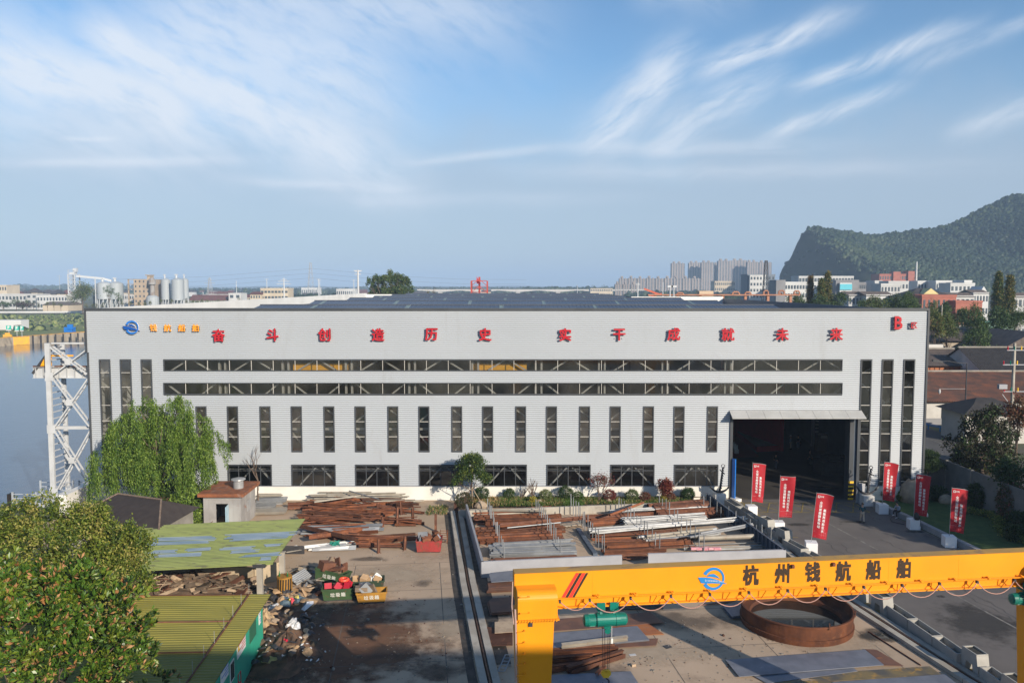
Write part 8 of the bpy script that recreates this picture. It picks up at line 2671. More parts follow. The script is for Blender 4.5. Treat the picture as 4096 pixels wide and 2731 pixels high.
for i, (a, b_, y, Y) in enumerate([(850, 995, 1000, 330), (1000, 1225, 1000, 325), (1730, 1930, 1010, 330), (1920, 2050, 985, 360), (2230, 2420, 1010, 300)]):
 RB_(a, b_, y, Y, 12, 'white house with grey roof and window columns, %s from the left in the nearer row' % names[i], M_WWALL, 3, 5, par=.4, nm='town_house', cat='house', roof=M_GTILE, rh=1.6)
t = RB_(1360, 1745, 970, 310, 14, 'cream and brick house with dark hipped roof and yellow pediment', M_CREAM, 2, 9, roof=M_DTILE, rh=3.4, hip=True, over=1, nm='pediment_house', cat='house')
k = MB()
a, b_, c = W(*r4(1490, 1022), 309), W(*r4(1620, 1022), 309), W(*r4(1555, 972), 309)
k.add([a, b_, c, a + Vector((0, 3, 0)), b_ + Vector((0, 3, 0)), c + Vector((0, 6, 0))], [(0, 1, 2), (1, 4, 5, 2), (0, 2, 5, 3)])
k.build('pediment', mat('pale_yellow_wall', (.58, .47, .22)), t)
RB_(1478, 1772, 1042, 290, 12, 'red brick two storey building with small windows', M_BRICK, 2, 7, par=.6, nm='brick_building', win=(.4, .5))
RB_(1768, 1995, 1088, 285, 12, 'lower red brick wing right of the brick building', M_BRICK, 1, 6, par=.4, nm='brick_building', win=(.35, .45))
RB_(1112, 1365, 855, 860, 20, 'dark red building half hidden in trees at the hill foot', M_BRICK, 4, 12, par=.8, nm='red_building')
RB_(1360, 1415, 825, 858, 14, 'red stair tower of the building at the hill foot', M_BRICK, 0, 0, nm='red_building')
RB_(1232, 1295, 830, 858, 10, 'red roof room on the building at the hill foot', M_BRICK, 0, 0, nm='red_building')
mast('white_chimney', 'white slim chimney on the red building at the hill foot', *r4(1405, 745), 862, 1.3, M_WWALL, z0=0)
RB_(1960, 2045, 955, 420, 10, 'white gabled house left of the tall conifers', M_WWALL, 0, 0, roof=M_WWALL, rh=5, gable='y', nm='town_house', cat='house')
M_OWALL = mat('old_white_wall', (.52, .50, .47), (.42, .40, .37), .4, 1, .9, c3=(.28, .26, .24), sc3=.6, lo3=.6, hi3=.8)
M_LATT = mat('orange_wood_lattice', (.36, .13, .05), (.28, .10, .04), 2, 1, .7)
def old_house(name, label, xa, xb, Y0, ze, Y1, zr_, tile, wall, wing=0, back=None, lattice=False):
 t = thing(name, label, 'house', ((xa + xb) / 2, Y0, 0))
 k = MB()
 Yb = back or (2 * Y1 - Y0)
 k.box(xa + .4, Y0 + .7, 0, xb - .4, Yb - .7, ze)
 k.build('wall', wall, t)
 n = int((xb - xa) / .36)
 k = MB()
 for i in range(n):
  x0, x1 = xa + (xb - xa) * i / n, xa + (xb - xa) * (i + 1) / n
  xm = (x0 + x1) / 2
  for p0, p1, d0, d1 in ((x0, xm, 0, .09), (xm, x1, .09, 0)):
   k.quad((p0, Y0, ze + d0), (p1, Y0, ze + d1), (p1, Y1, zr_ + d1), (p0, Y1, zr_ + d0))
   k.quad((p0, Y1, zr_ + d0), (p1, Y1, zr_ + d1), (p1, Yb, ze + d1), (p0, Yb, ze + d0))
 k.quad((xa, Y0, ze - .08), (xa, Yb, ze - .08), (xb, Yb, ze - .08), (xb, Y0, ze - .08))
 k.build('roof', tile, t)
 k = MB()
 k.box(xa, Y1 - .18, zr_ + .02, xb, Y1 + .18, zr_ + .28)
 k.build('ridge', M_CONCD, t)
 for x in (xa + .39, xb - .39):
  k = MB()
  k.add([(x, Y0 + .7, ze), (x, Yb - .7, ze), (x, Y1, zr_ - .05)], [(0, 1, 2)])
  k.build('gable', wall, t)
 return t
t = old_house('old_tile_house', 'long old house with patchy red brown tile roof beside the road', 57.5, 86, 115.5, 3.5, 131, 6.2, M_OTILE, M_OWALL)
k = MB()
for a, b_, v0, v1, m_ in ((965, 1065, 1130, 1250, 0), (1270, 1300, 0, 0, 0)):
 if not v0: continue
 p, q_ = W(*R1r(a, v0), 116.1), W(*R1r(b_, v1), 116.1)
 k.box(p.x, 116.08, q_.z, q_.x, 116.19, p.z)
k.build('window', M_WINF, t)
k = MB()
k.box(58, 116.1, 0, 70, 116.18, .95)
k.build('grey_dado', M_GREYW, t)
t = old_house('old_tile_house', 'grey tiled house with orange wooden lattice windows behind the road', 74, 85.2, 145, 5.7, 153, 8.2, M_GTILE, M_BRICK)
for i in range(11):
 k = MB()
 k.box(75 + i * .9, 145.55, 4.0, 75.75 + i * .9, 145.69, 5.5)
 k.build('lattice_window', M_LATT, t)
k = MB()
k.box(74, 152.8, 8.5, 83, 153.2, 9.1)
k.build('white_ridge', M_OWALL, t)
t = old_house('old_tile_house', 'large dark tiled house with cream wall behind the lattice house', 88, 112, 180, 7.8, 189, 10.3, M_GTILE, mat('old_cream_wall', (.45, .38, .30), (.35, .3, .24), .4, 1, .9))
for x in (95.5, 101):
 k = MB()
 k.box(x, 180.55, 5.7, x + 3, 180.69, 6.6)
 k.build('window', M_WINF, t)
old_house('old_tile_house', 'black tiled house at the right picture edge', 82, 100, 138, 5.2, 146, 9.0, mat('black_tile', (.03, .028, .03), (.04, .037, .037), 1, 1, .85), M_OWALL)
t = block('gabled_house', 'grey white gabled house at the right edge behind the dark roofs', 4010, 4240, 1326, 165, 14, M_OWALL, 0, 0, 0, cat='house', roof=M_GTILE, rh=3.8, gable='y', over=.8)
t = thing('small_house', 'small white house with dark curved hip roof behind the street lamp', 'house', (63, 104, 0))
c = W(*R1r(1400, 1080), 105)
k = MB()
for i in range(6):
 a0 = [(-4.6, -3.6, 3.9), (-3.3, -2.5, 4.5), (-2.2, -1.5, 5.0), (-1.0, 0, 5.6)]
for i in range(3):
 (x0, y0, z0), (x1, y1, z1) = a0[i], a0[i + 1]
 A_, B2 = [(s_[0] * x0, s_[1] * y0, z0) for s_ in ((1, 1), (-1, 1), (-1, -1), (1, -1))], [(s_[0] * x1, s_[1] * y1, z1) for s_ in ((1, 1), (-1, 1), (-1, -1), (1, -1))]
 for j in range(4):
  k.quad(*[(c.x + p[0], 105 + p[1], p[2]) for p in (A_[j], A_[(j + 1) % 4], B2[(j + 1) % 4], B2[j])])
k.build('roof', MATS['black_tile'], t)
k = MB()
k.box(c.x - 3.9, 102.2, 0, c.x + 3.9, 108, 3.95)
k.build('wall', M_OWALL, t)
t = thing('mint_hut', 'mint green roof hut with white railings right of the trees', 'hut', (X(4000, 200), 200, 0))
x0, x1, x2 = X(R1r(1437, 0)[0], 200), X(R1r(1565, 0)[0], 200), X(R1r(1700, 0)[0], 200)
k = MB()
k.box(x0, 200, 0, x2, 206, zat(R1r(0, 245)[1], 200))
k.build('wall', mat('mint_hut_wall', (.33, .55, .44), (.29, .48, .39), .3, 1, .8), t)
k = MB()
k.box(x0 - .4, 199.6, zat(R1r(0, 245)[1], 200) + .01, x2 + .4, 206.4, zat(R1r(0, 230)[1], 200))
k.build('roof', mat('mint_roof', (.22, .45, .36)), t)
k = MB()
x3, x4 = X(R1r(1145, 0)[0], 199), X(R1r(1850, 0)[0], 199)
zl, zh2 = zat(R1r(0, 325)[1], 199), zat(R1r(0, 268)[1], 199)
k.box(x3, 199.5, 0, x4, 207, zl)
k.build('terrace', mat('pale_terrace', (.30, .36, .33)), t)
k = MB()
for z in (zl + .6, zh2): k.bar((x3, 199.3, z), (x4, 199.3, z), .08)
for i in range(13): k.box(lerp(x3, x4, i / 12) - .06, 199.25, zl, lerp(x3, x4, i / 12) + .06, 199.35, zh2)
k.build('railing', M_WWALL, t)
t = thing('guard_rail', 'blue steel guard rail along the road right of the hall', 'guard rail', (58, 110, 0))
gp = [Vector((58.6, 112, 0)), Vector((57.6, 103, 0)), Vector((56.6, 96, 0))]
gp = [G(*R1r(700, 1330)), G(*R1r(940, 1375)), G(*R1r(1180, 1430)), G(*R1r(1330, 1500))]
k = MB()
for a, b_ in zip(gp[:-1], gp[1:]):
 for z in (.62, .80): k.bar(a + Vector((0, 0, z)), b_ + Vector((0, 0, z)), .07, .14)
k.build('beam', mat('guard_blue', (.03, .22, .55), None, rough=.45), t)
for a, b_ in zip(gp[:-1], gp[1:]):
 for i in (0, .5):
  p = lerp(a, b_, i)
  k = MB(); k.box(p.x - .06, p.y - .06, 0, p.x + .06, p.y + .06, .85)
  k.build('post', MATS['guard_blue'], t)
lp = G(*R1r(1192, 1432))
zt = zat(R1r(0, 660)[1], lp.y)
t = thing('street_lamp', 'dark street lamp with a long arm reaching left over the road', 'street lamp', tuple(lp))
k = MB()
k.path([lp, lp + Vector((0, 0, zt))], [.13, .07], 8)
k.build('pole', M_DARKST, t)
k = MB()
k.path([lp + Vector((0, 0, zt)), lp + Vector((-1.2, 0, zt + .05)), lp + Vector((-2.6, 0, zt + .3)), lp + Vector((-3.4, 0, zt + .25))], .05, 6)
k.build('arm', M_DARKST, t)
k = MB()
k.cbox(lp + Vector((-4.0, 0, zt + .28)), 1.3, .4, .22, tilt=(0, R(8)))
k.build('lamp_head', M_DARKST, t)
k = MB()
k.cbox(lp + Vector((.3, -.15, 3.2)), .7, .35, .75)
k.build('control_box', M_WWALL, t)
k = MB()
q_ = W(*R1r(936, 965), lp.y)
k.bar(q_ + Vector((0, 0, .5)), lp + Vector((0, 0, q_.z + .5)), .03)
k.path([q_ + Vector((0, 0, .45)), q_ + Vector((0, 0, .2)), q_, q_ - Vector((0, 0, .2))], [.08, .15, .15, .06], 10)
k.build('camera_arm', M_WWALL, t)
up_ = Vector((X(4058, 88), 88, 0))
t = thing('utility_pole', 'concrete utility pole with cross arms and coloured insulators at the right edge', 'utility pole', tuple(up_))
zt = zat(1372, 88)
k = MB()
k.path([up_, up_ + Vector((0, 0, zt))], [.24, .15], 10)
k.build('pole', M_CONC, t)
for z, w_ in ((zat(1458, 88), 1.3), (zat(1400, 88), .9), (zat(1565, 88), 1.1)):
 k = MB()
 k.bar(up_ + Vector((-w_, -.1, z)), up_ + Vector((w_ + .6, -.1, z)), .1)
 arm = k.build('cross_arm', M_GREYP, t)
 for i, m_ in enumerate((M_REDBOX, M_TEAL, mat('yellow_paint', (.75, .45, .03)))):
  k = MB()
  p = up_ + Vector((-w_ + .1 + i * .75, -.1, z))
  k.path([p, p + Vector((0, 0, .35)), p + Vector((0, 0, .45))], [.07, .07, .04], 8)
  k.build('insulator', m_, arm)
k = MB()
k.bar(up_ + Vector((-1.2, -.1, zat(1565, 88) - .3)), up_ + Vector((-.1, -.1, zat(1590, 88) - 1)), .07)
k.cbox(up_ + Vector((-1.3, -.2, zat(1545, 88))), .9, .4, .5)
k.build('switch_gear', M_GREYP, t)
mast('wooden_pole', 'slim pole among the trees right of the hall top corner', *R1r(945, 45), 190, .2, M_CONC, z0=0)
for i, (x, y, lab) in enumerate(((1390, 605, 'white and blue car parked under the dark village tree'),)):
 Y = 160
 p = W(*R1r(x, y), Y)
 t = thing('parked_car', lab, 'car', (p.x, Y, 0))
 k = MB()
 k.box(p.x - 2.3, Y, p.z - 1.6, p.x + 2.3, Y + 1.8, p.z - .5)
 k.add([(p.x - 1.7, Y + .1, p.z - .5), (p.x + 1.6, Y + .1, p.z - .5), (p.x + 1.0, Y + .25, p.z + .1), (p.x - 1.0, Y + .25, p.z + .1), (p.x - 1.7, Y + 1.7, p.z - .5), (p.x + 1.6, Y + 1.7, p.z - .5), (p.x + 1.0, Y + 1.55, p.z + .1), (p.x - 1.0, Y + 1.55, p.z + .1)], [(0, 1, 2, 3), (1, 5, 6, 2), (3, 2, 6, 7), (0, 3, 7, 4), (4, 7, 6, 5)])
 k.build('body', mat('car_blue_white', (.3, .45, .55), (.6, .62, .63), .4, 1, .3), t)
 k = MB()
 k.box(p.x - 2.5, Y - .3, 0, p.x + 2.5, Y + 2, p.z - 1.9)
 k.build('platform', M_CONCD, t)
 for s_ in (-1.4, 1.4):
  k = MB(); k.path([(p.x + s_, Y - .05, p.z - 1.57), (p.x + s_, Y + .15, p.z - 1.57)], .33, 12)
  k.build('wheel', M_BLACK, t)
prof = [(200, 960), (232, 942), (238, 885), (262, 820), (285, 770), (345, 705), (372, 640), (400, 575), (430, 520), (460, 478), (500, 448), (550, 432), (600, 445), (650, 462), (700, 462), (760, 488), (830, 482), (900, 500), (960, 510), (1050, 518), (1130, 508), (1200, 496), (1300, 494), (1400, 472), (1500, 466), (1560, 470), (1620, 442), (1700, 440), (1750, 410), (1850, 360), (1950, 305), (2050, 260), (2130, 222), (2200, 184), (2280, 166), (2352, 190), (2480, 230), (2700, 330), (3000, 420), (3400, 520), (3900, 800)]
RY = 1230.0
pxs, pzs = [], []
for x, y in prof:
 p = W(*r4(x, y + 10), RY)
 pxs.append(p.x); pzs.append(max(p.z, 0) if y < 940 else 0)
pxs, pzs = np.array(pxs), np.array(pzs)
sn = [rng.uniform(0, 6.28, 2) for _ in range(6)]
def hill_h(x, y):
 r = np.interp(np.where(y > RY, x * RY / y - (y - RY) * .12, x), pxs, pzs)
 d = (y - RY)
 foot = 330 + 60 * np.sin(x * .006 + 1)
 f = np.where(d < 0, np.clip(1 + d / foot, 0, 1) ** .7, np.clip(1 - d / 420, 0, 1))
 n = sum(np.sin(x * .011 * (i + 1) + sn[i][0] + y * .004 * (i % 3)) * np.cos(y * .009 * (i + 1) + sn[i][1]) / (i + 1.5) for i in range(5))
 env = np.clip(-d / 60, 0, 1) * f
 return np.maximum(r * f + n * 17 * env * np.clip(r / 60, 0, 1), 0) - .2
gx, gy_ = np.linspace(pxs[0] - 5, pxs[-1], 190), np.linspace(860, 1660, 90)
XX, YY = np.meshgrid(gx, gy_)
ZZ = hill_h(XX, YY)
nx_, ny_ = len(gx), len(gy_)
vv = np.stack([XX, YY, ZZ], -1).reshape(-1, 3)
ff = [(j * nx_ + i, j * nx_ + i + 1, (j + 1) * nx_ + i + 1, (j + 1) * nx_ + i) for j in range(ny_ - 1) for i in range(nx_ - 1)]
k = MB()
k.v, k.f, k.m = [tuple(v) for v in vv], ff, [0] * len(ff)
M_HILL = mat('hill_undergrowth', (.014, .025, .012), (.024, .036, .016), .02, 1, .95, c3=(.045, .045, .036), sc3=.035, lo3=.58, hi3=.75, bump=.6, bsc=.15)
k.build('wooded_hill', M_HILL, kind='structure', smooth=True)
F1 = leaf_mat('hill_foliage', (.012, .028, .014), (.026, .045, .018), trans=0); F2 = leaf_mat('hill_foliage_light', (.032, .052, .02), (.042, .06, .024), trans=0); F3 = leaf_mat('hill_foliage_dark', (.010, .022, .011), (.016, .032, .014), trans=0)
def lumps(name, C, Rr, mats, mi, seg=2):
 """rough little crowns, all in one mesh: woods that read as one mass"""
 base = []
 for i in range(3):
  lat = (-.15, .42, .95)[i]
  for j in range((7, 6, 4)[i]):
   a = j / (7, 6, 4)[i] * 6.283 + i * .5
   base.append((math.cos(a) * math.cos(lat), math.sin(a) * math.cos(lat), math.sin(lat)))
 base.append((0, 0, 1.05))
 B_ = np.array(base)
 F = []
 for j in range(7):
  F.append((j, (j + 1) % 7, 7 + (j * 6 // 7)))
  if (j * 6 // 7) != ((j + 1) * 6 // 7) % 6: F.append(((j + 1) % 7, 7 + ((j + 1) * 6 // 7) % 6, 7 + j * 6 // 7))
 for j in range(6):
  F.append((7 + j, 7 + (j + 1) % 6, 13 + (j * 4 // 6)))
  if (j * 4 // 6) != ((j + 1) * 4 // 6) % 4: F.append((7 + (j + 1) % 6, 13 + ((j + 1) * 4 // 6) % 4, 13 + j * 4 // 6))
 for j in range(4): F.append((13 + j, 13 + (j + 1) % 4, 17))
 F = np.array(F)
 N = len(C)
 V = B_[None] * Rr[:, None, None] * rng.uniform(.72, 1.3, (N, len(B_), 1)) * np.stack([np.ones(N), np.ones(N), rng.uniform(.8, 1.3, N)], 1)[:, None]
 V = (V + C[:, None]).reshape(-1, 3)
 Fa = (F[None] + (np.arange(N) * len(B_))[:, None, None]).reshape(-1, 3)
 me = bpy.data.meshes.new(name)
 me.vertices.add(len(V)); me.vertices.foreach_set('co', V.ravel())
 me.loops.add(Fa.size); me.loops.foreach_set('vertex_index', Fa.ravel().astype(np.int32))
 me.polygons.add(len(Fa)); me.polygons.foreach_set('loop_start', np.arange(0, Fa.size, 3, dtype=np.int32))
 for m in mats: me.materials.append(m)
 me.polygons.foreach_set('material_index', np.repeat(mi, len(F)).astype(np.int32))
 me.update(); me.validate()
 return me
N = 27000
cx = rng.uniform(pxs[2], pxs[-4], N); cy = 870 + 380 * rng.random(N)
hz2 = hill_h(cx, cy)
slope = np.abs(np.gradient(np.interp(np.linspace(pxs[0], pxs[-1], 400), pxs, pzs), (pxs[-1] - pxs[0]) / 399))
sl = np.interp(cx, np.linspace(pxs[0], pxs[-1], 400), slope)
cliff = cx < X(r4(560, 0)[0], RY)
keep = (~cliff | (rng.random(N) < .22)) & (hz2 > .5) & ((sl < 1.0) | (rng.random(N) < .12))
cx, cy, hz2 = cx[keep], cy[keep], hz2[keep]
patch = np.sin(cx * .013 + 2) * np.cos(cy * .017) + .6 * np.sin(cx * .04 + cy * .03) + rng.normal(0, .35, len(cx))
mi = np.where(patch > .55, 1, np.where(patch < -.5, 2, 0))
me = lumps('hill_wood', np.stack([cx, cy, hz2 + .5], 1), 1.5 + 2.7 * rng.random(len(cx)) ** 1.7, [F1, F2, F3], mi)
tag(place(me, 'hill_wood', (0, 0, 0)), kind='stuff')
def belt(name, spec, mats=(F1, F2, F3)):
 Cc, Rr_ = [], []
 for (u0, u1, Y0, Y1, n, r0_, r1_, z) in spec:
  u = rng.uniform(u0, u1, n); Y = rng.uniform(Y0, Y1, n)
  Cc.append(np.stack([(u - 2048) * Y / FPX, Y, np.full(n, z) + rng.uniform(0, r0_, n)], 1)); Rr_.append(rng.uniform(r0_, r1_, n))
 Cc, Rr_ = np.concatenate(Cc), np.concatenate(Rr_)
 tag(place(lumps(name, Cc, Rr_, mats, rng.integers(0, len(mats), len(Cc))), name, (0, 0, 0)), kind='stuff')
belt('distant_wood', [(-200, 1460, 1500, 3200, 1500, 4, 8, 0), (1150, 1470, 700, 1000, 420, 3, 6, 1), (1650, 2600, 1700, 3200, 1300, 4, 9, 1), (2100, 2420, 1560, 1700, 160, 5, 9, 3), (-300, 700, 2500, 3400, 300, 8, 14, 0), (2500, 3250, 1000, 1700, 420, 4, 7, 0), (2880, 3080, 700, 900, 120, 4, 7, 0), (700, 1050, 800, 950, 120, 2.5, 5, 0), (1500, 1900, 600, 1300, 260, 2.5, 5, 0)])
for i, (u0, u1, v, Y) in enumerate(((25, 100, 1133, 4600), (165, 262, 1133, 3600), (1385, 1450, 1141, 2600), (850, 1450, 1143, 5200), (1480, 2450, 1143, 5600))):
 k = MB()
 x0, x1, zt = X(u0, Y), X(u1, Y), zat(v, Y)
 n = 24
 for j in range(n + 1):
  t_ = j / n
  k.v.append((lerp(x0, x1, t_), Y, -2)); k.v.append((lerp(x0, x1, t_), Y + 120, max(zt * (math.sin(math.pi * t_) ** .6) * (.8 + .2 * math.sin(t_ * 17 + i)), 0))); k.v.append((lerp(x0, x1, t_), Y + 400, -2))
 for j in range(n): k.f += [(3 * j, 3 * j + 3, 3 * j + 4, 3 * j + 1), (3 * j + 1, 3 * j + 4, 3 * j + 5, 3 * j + 2)]
 k.m = [0] * len(k.f)
 k.build('far_hill', M_HILL, kind='structure', smooth=True)
N = 1900
a = rng.random(N)[:, None]
bx = np.array([-225, 330]) * (1 - a) + np.array([-165, 590]) * a
Pn = bx + np.stack([rng.uniform(-150, 8, N), rng.uniform(-25, 25, N)], 1)
ok = (Pn[:, 0] < QA.x + (Pn[:, 1] - QA.y) * qd.x / qd.y - 9) & (Pn[:, 1] < 575)
Pn = Pn[ok]
gate = np.sin(Pn[:, 0] * .07) + np.cos(Pn[:, 1] * .05) + rng.normal(0, .6, len(Pn))
B1 = leaf_mat('bank_scrub', (.09, .14, .035), (.125, .165, .055), trans=0); B2_ = leaf_mat('bank_scrub_light', (.17, .21, .07), (.20, .21, .09), trans=0)
tag(place(lumps('bank_scrub', np.stack([Pn[:, 0], Pn[:, 1], np.full(len(Pn), -.3)], 1), np.where(gate > 1.3, rng.uniform(1.0, 2.4, len(Pn)), rng.uniform(.3, .8, len(Pn))), [B1, B2_, F1], rng.integers(0, 3, len(Pn))), 'bank_scrub', (0, 0, 0)), kind='stuff')
T1 = leaf_mat('tree_leaf', (.065, .115, .028), (.095, .145, .036)); T2 = leaf_mat('tree_leaf_dark', (.035, .07, .02), (.052, .09, .026)); T3 = leaf_mat('tree_leaf_olive', (.10, .12, .035), (.13, .14, .045))
T4 = leaf_mat('conifer_leaf', (.19, .165, .04), (.24, .185, .05)); T5 = leaf_mat('purple_leaf', (.06, .035, .04), (.08, .045, .045)); T6 = leaf_mat('yellow_tree_leaf', (.17, .16, .05), (.2, .17, .06))
def far_tree(name, label, u0, u1, vt, Y, mats, p=None, z0=0.0, n=110, group=None, seed=0, leaf=None, open_=1.0, cat='tree'):
 """one broadleaf tree with its own uneven crown"""
 pr = random.Random(hash(label) % 1000 + seed if False else seed * 13 + int(u0))
 x0, x1 = X(u0, Y), X(u1, Y)
 w_, h = x1 - x0, zat(vt, Y) - z0
 lobes = []
 for i in range(7):
  a = i * 2.4
  rr = w_ * .27 * pr.uniform(.75, 1.15)
  zc = h * pr.uniform(*((.42, .80) if h < w_ * 2 else (.62, .86)))
  off = w_ * .27 * (1 if i else 0) * (1.25 - .55 * (zc / h))
  lobes.append(((math.cos(a) * off, math.sin(a) * off * .8, zc), (rr, rr, min(h * .22, rr * 1.1) * pr.uniform(.85, 1.2))))
 lobes.append(((0, 0, h * .84), (w_ * .22, w_ * .22, h * .15)))
 s_ = leaf or max(.3, w_ * .05)
 return tree(name, label, cat, (X((u0 + u1) / 2, Y), Y + w_ * .3, z0), lobes, n, 14, s_ * .9 * open_, s_, s_ * .62, mats, p, th=h * .5, tr=max(.12, w_ * .022), group=group, shell=.45, seed=seed)
far_tree('riverside_tree', 'big airy tree on the far bank left of the silos', *[v * .4252 for v in (640, 872)], r1(0, 428)[1], 560, [T3, T1], [.6, .4], H0, 170, seed=1, open_=1.5)
far_tree('riverside_tree', 'slender dark tree before the left silo pair', *[v * .4252 for v in (968, 1082)], r1(0, 450)[1], 570, [T1, T2], [.6, .4], H0, 90, seed=2)
far_tree('riverside_tree', 'smaller dark tree right of the slender one before the silos', *[v * .4252 for v in (1065, 1162)], r1(0, 515)[1], 565, [T1, T2], [.6, .4], H0, 70, seed=3)
far_tree('purple_tree', 'broad dark purple tree by the riverside road', *[v * .4252 for v in (95, 292)], r1(0, 618)[1], 600, [T5, T2], [.8, .2], H0, 90, seed=4)
for i, (a, b_, y) in enumerate([(-60, 95, 610), (80, 215, 570), (205, 300, 590), (300, 345, 600), (340, 400, 600), (435, 478, 605), (496, 536, 598), (560, 602, 615), (795, 850, 620), (850, 905, 625), (890, 935, 618), (948, 1000, 615), (1140, 1175, 590), (1215, 1255, 595), (1295, 1335, 600), (1350, 1388, 605), (1405, 1440, 595), (1500, 1545, 560), (1600, 1640, 570), (1735, 1790, 590), (1810, 1840, 585), (1850, 1885, 585), (1895, 1925, 570), (1940, 1975, 580), (2040, 2080, 575), (2100, 2130, 580), (2225, 2275, 560)]):
 far_tree('roadside_tree', 'bushy green roadside tree at the far left end of the riverside road' if i < 3 else 'small young roadside tree in the row along the far riverside road', a * .4252, b_ * .4252, r1(0, y)[1], 615, [T1, T6, T3] if i > 4 else [T1, T2], None, H0, 40 if i > 2 else 70, 'roadside trees at the far left' if i < 3 else 'young trees along the riverside road', seed=i)
pb = Vector((X(1560, 300), 300, 0))
pl_ = []
for x, yt, r in ((1125, 385, 1.4), (1190, 345, 1.8), (1150, 430, 1.4), (1260, 335, 2.0), (1310, 325, 1.9), (1365, 325, 2.0), (1420, 338, 1.9), (1460, 350, 1.7), (1490, 415, 1.5), (1515, 440, 1.2), (1340, 360, 2.2), (1230, 390, 2.0), (1430, 400, 2.0)):
 q_ = W(*r2(x, yt), 300) - pb
 for f in (.92, .74, .55):
  pl_.append(((q_.x * (.75 + .25 * f), rng.uniform(-2, 2), q_.z * f - 1.0), (r, r, 2.9)))
tree('poplar_tree', 'dense dark green poplar clump rising behind the left half of the hall roof', 'tree', pb, pl_, 900, 26, .38, .50, .34, [T1, T2, T3], [.55, .25, .2], th=12, tr=.5, shell=.5, up=.3, sub=1)
far_tree('brown_tree', 'small brown tree just behind the hall roof right of the poplars, left one', *[r2(x, 0)[0] for x in (1648, 1710)], r2(0, 486)[1], 420, [T4, S_BR], None, 0, 60, seed=31)
far_tree('brown_tree', 'small brown tree just behind the hall roof right of the poplars, right one', *[r2(x, 0)[0] for x in (1700, 1768)], r2(0, 480)[1], 420, [T4, S_BR], None, 0, 60, seed=32)
for i, (x, y, w_) in enumerate(((880, 440, 50), (980, 428, 60))):
 far_tree('distant_tree', 'single taller tree on the far shore behind the bridge, %s one' % ('left', 'right')[i], r3(x - w_ / 2, 0)[0], r3(x + w_ / 2, 0)[0], r3(0, y)[1], 1650, [T2, T1], None, 0, 30, seed=40 + i)
def conifer(label, u, vt, Y, w_px, mats, seed=0, z0=0.0):
 x, zt = X(u, Y), zat(vt, Y)
 h = zt - z0
 wr = w_px * Y / FPX / 2
 n = 620
 t_ = rng.random(n) ** .75
 a = rng.uniform(0, 6.283, n)
 r = wr * (1 - t_) ** .75 * rng.uniform(.45, 1.05, n) + .1
 Pq = np.stack([r * np.cos(a), r * np.sin(a), h * (.08 + .92 * t_)], 1)
 P = np.repeat(Pq, 14, 0)
 P = P + rng.normal(size=P.shape) * np.array([.3, .3, .25])
 O = np.repeat(np.stack([np.cos(a), np.sin(a), np.full(n, .45)], 1), 14, 0)
 me = leaf_mesh('crown', P, O * .3 + sph(len(P)) + np.array([0, 0, -.3]), .5, .22, mats, rng.choice(len(mats), len(P)))
 root = thing('conifer_tree', label, 'tree', (x, Y, z0))
 o = bpy.data.objects.new('crown', me); COL.objects.link(o); o.parent = root
 k = MB(); k.path([(0, 0, 0), (0, 0, h * .96)], [wr * .10, .05], 8)
 o = bpy.data.objects.new('trunk', k.mesh('trunk', M_BARK)); COL.objects.link(o); o.parent = root
conifer('tallest brown green conifer behind the right part of the hall roof', r4(650, 0)[0], r4(0, 838)[1], 250, 62, [T4, T2])
conifer('broad green conifer leaning on the tallest one behind the hall roof', r4(598, 0)[0], r4(0, 895)[1], 248, 66, [T4, T1, T2])
conifer('slim brown conifer left of the tallest one behind the hall roof', r4(505, 0)[0], r4(0, 868)[1], 255, 34, [T4, S_BR])
conifer('tall pointed conifer at the right edge, left of a pair', r4(2110, 0)[0], r4(0, 840)[1], 215, 74, [T4, T2, T1])
conifer('tall pointed conifer at the right edge, right of a pair', r4(2208, 0)[0], r4(0, 868)[1], 210, 70, [T4, T2])
for i, (a, b_, y, Y, ms, lab) in enumerate([
 (350, 500, 1015, 235, [T2, T1], 'dark round tree at the left end behind the hall roof ridge'), (540, 700, 1030, 232, [T2], 'dark tree below the tall conifer behind the hall'), (690, 850, 1018, 240, [T2, T1], 'dark tree right of the tall conifer behind the hall'),
 (1015, 1200, 1035, 225, [T1, T3], 'olive tree before the white houses'), (1180, 1330, 1010, 230, [T2, T1], 'dark green tree before the pediment house'), (1300, 1450, 1000, 228, [T2, T1], 'tall green tree left of the brick building'), (1330, 1470, 1050, 205, [T1, T2], 'green tree against the left side of the brick building'),
 (1530, 1660, 1070, 215, [T1, T3], 'grey green tree before the brick building'), (1640, 1780, 1090, 205, [T2, T1], 'dark tree before the brick wing'), (1540, 1690, 1150, 170, [T1, T6], 'bright green tree beside the hall top right corner'), (1650, 1790, 1180, 175, [T1, T3], 'yellowish tree right of the slim pole'),
 (1850, 2040, 1110, 190, [T2, T1], 'dark tree under the left conifer of the pair'), (2040, 2330, 1130, 180, [T2], 'broad dark tree under the conifer pair'), (1900, 2080, 1200, 172, [T2, T1], 'low dark tree left of the mint hut'), (2230, 2420, 1160, 185, [T2, T1], 'dark tree at the right edge behind the mint hut'),
 (930, 1060, 1060, 238, [T2, T1], 'small dark tree between white houses'), (1780, 1900, 1120, 200, [T1, T3], 'loose tree before the lower brick wing')]):
 far_tree('village_tree', lab, r4(a - 25, 0)[0], r4(b_ + 25, 0)[0], r4(0, y)[1], Y, ms, None, 0, 230, seed=50 + i)
far_tree('village_tree', 'large dark green tree between the lattice house and the black roof', R1r(1225, 0)[0], R1r(1620, 0)[0], R1r(0, 320)[1], 165, [T2, T1], [.6, .4], 0, 210, seed=80)
rb = Vector((X(3985, 78), 79.5, 0))
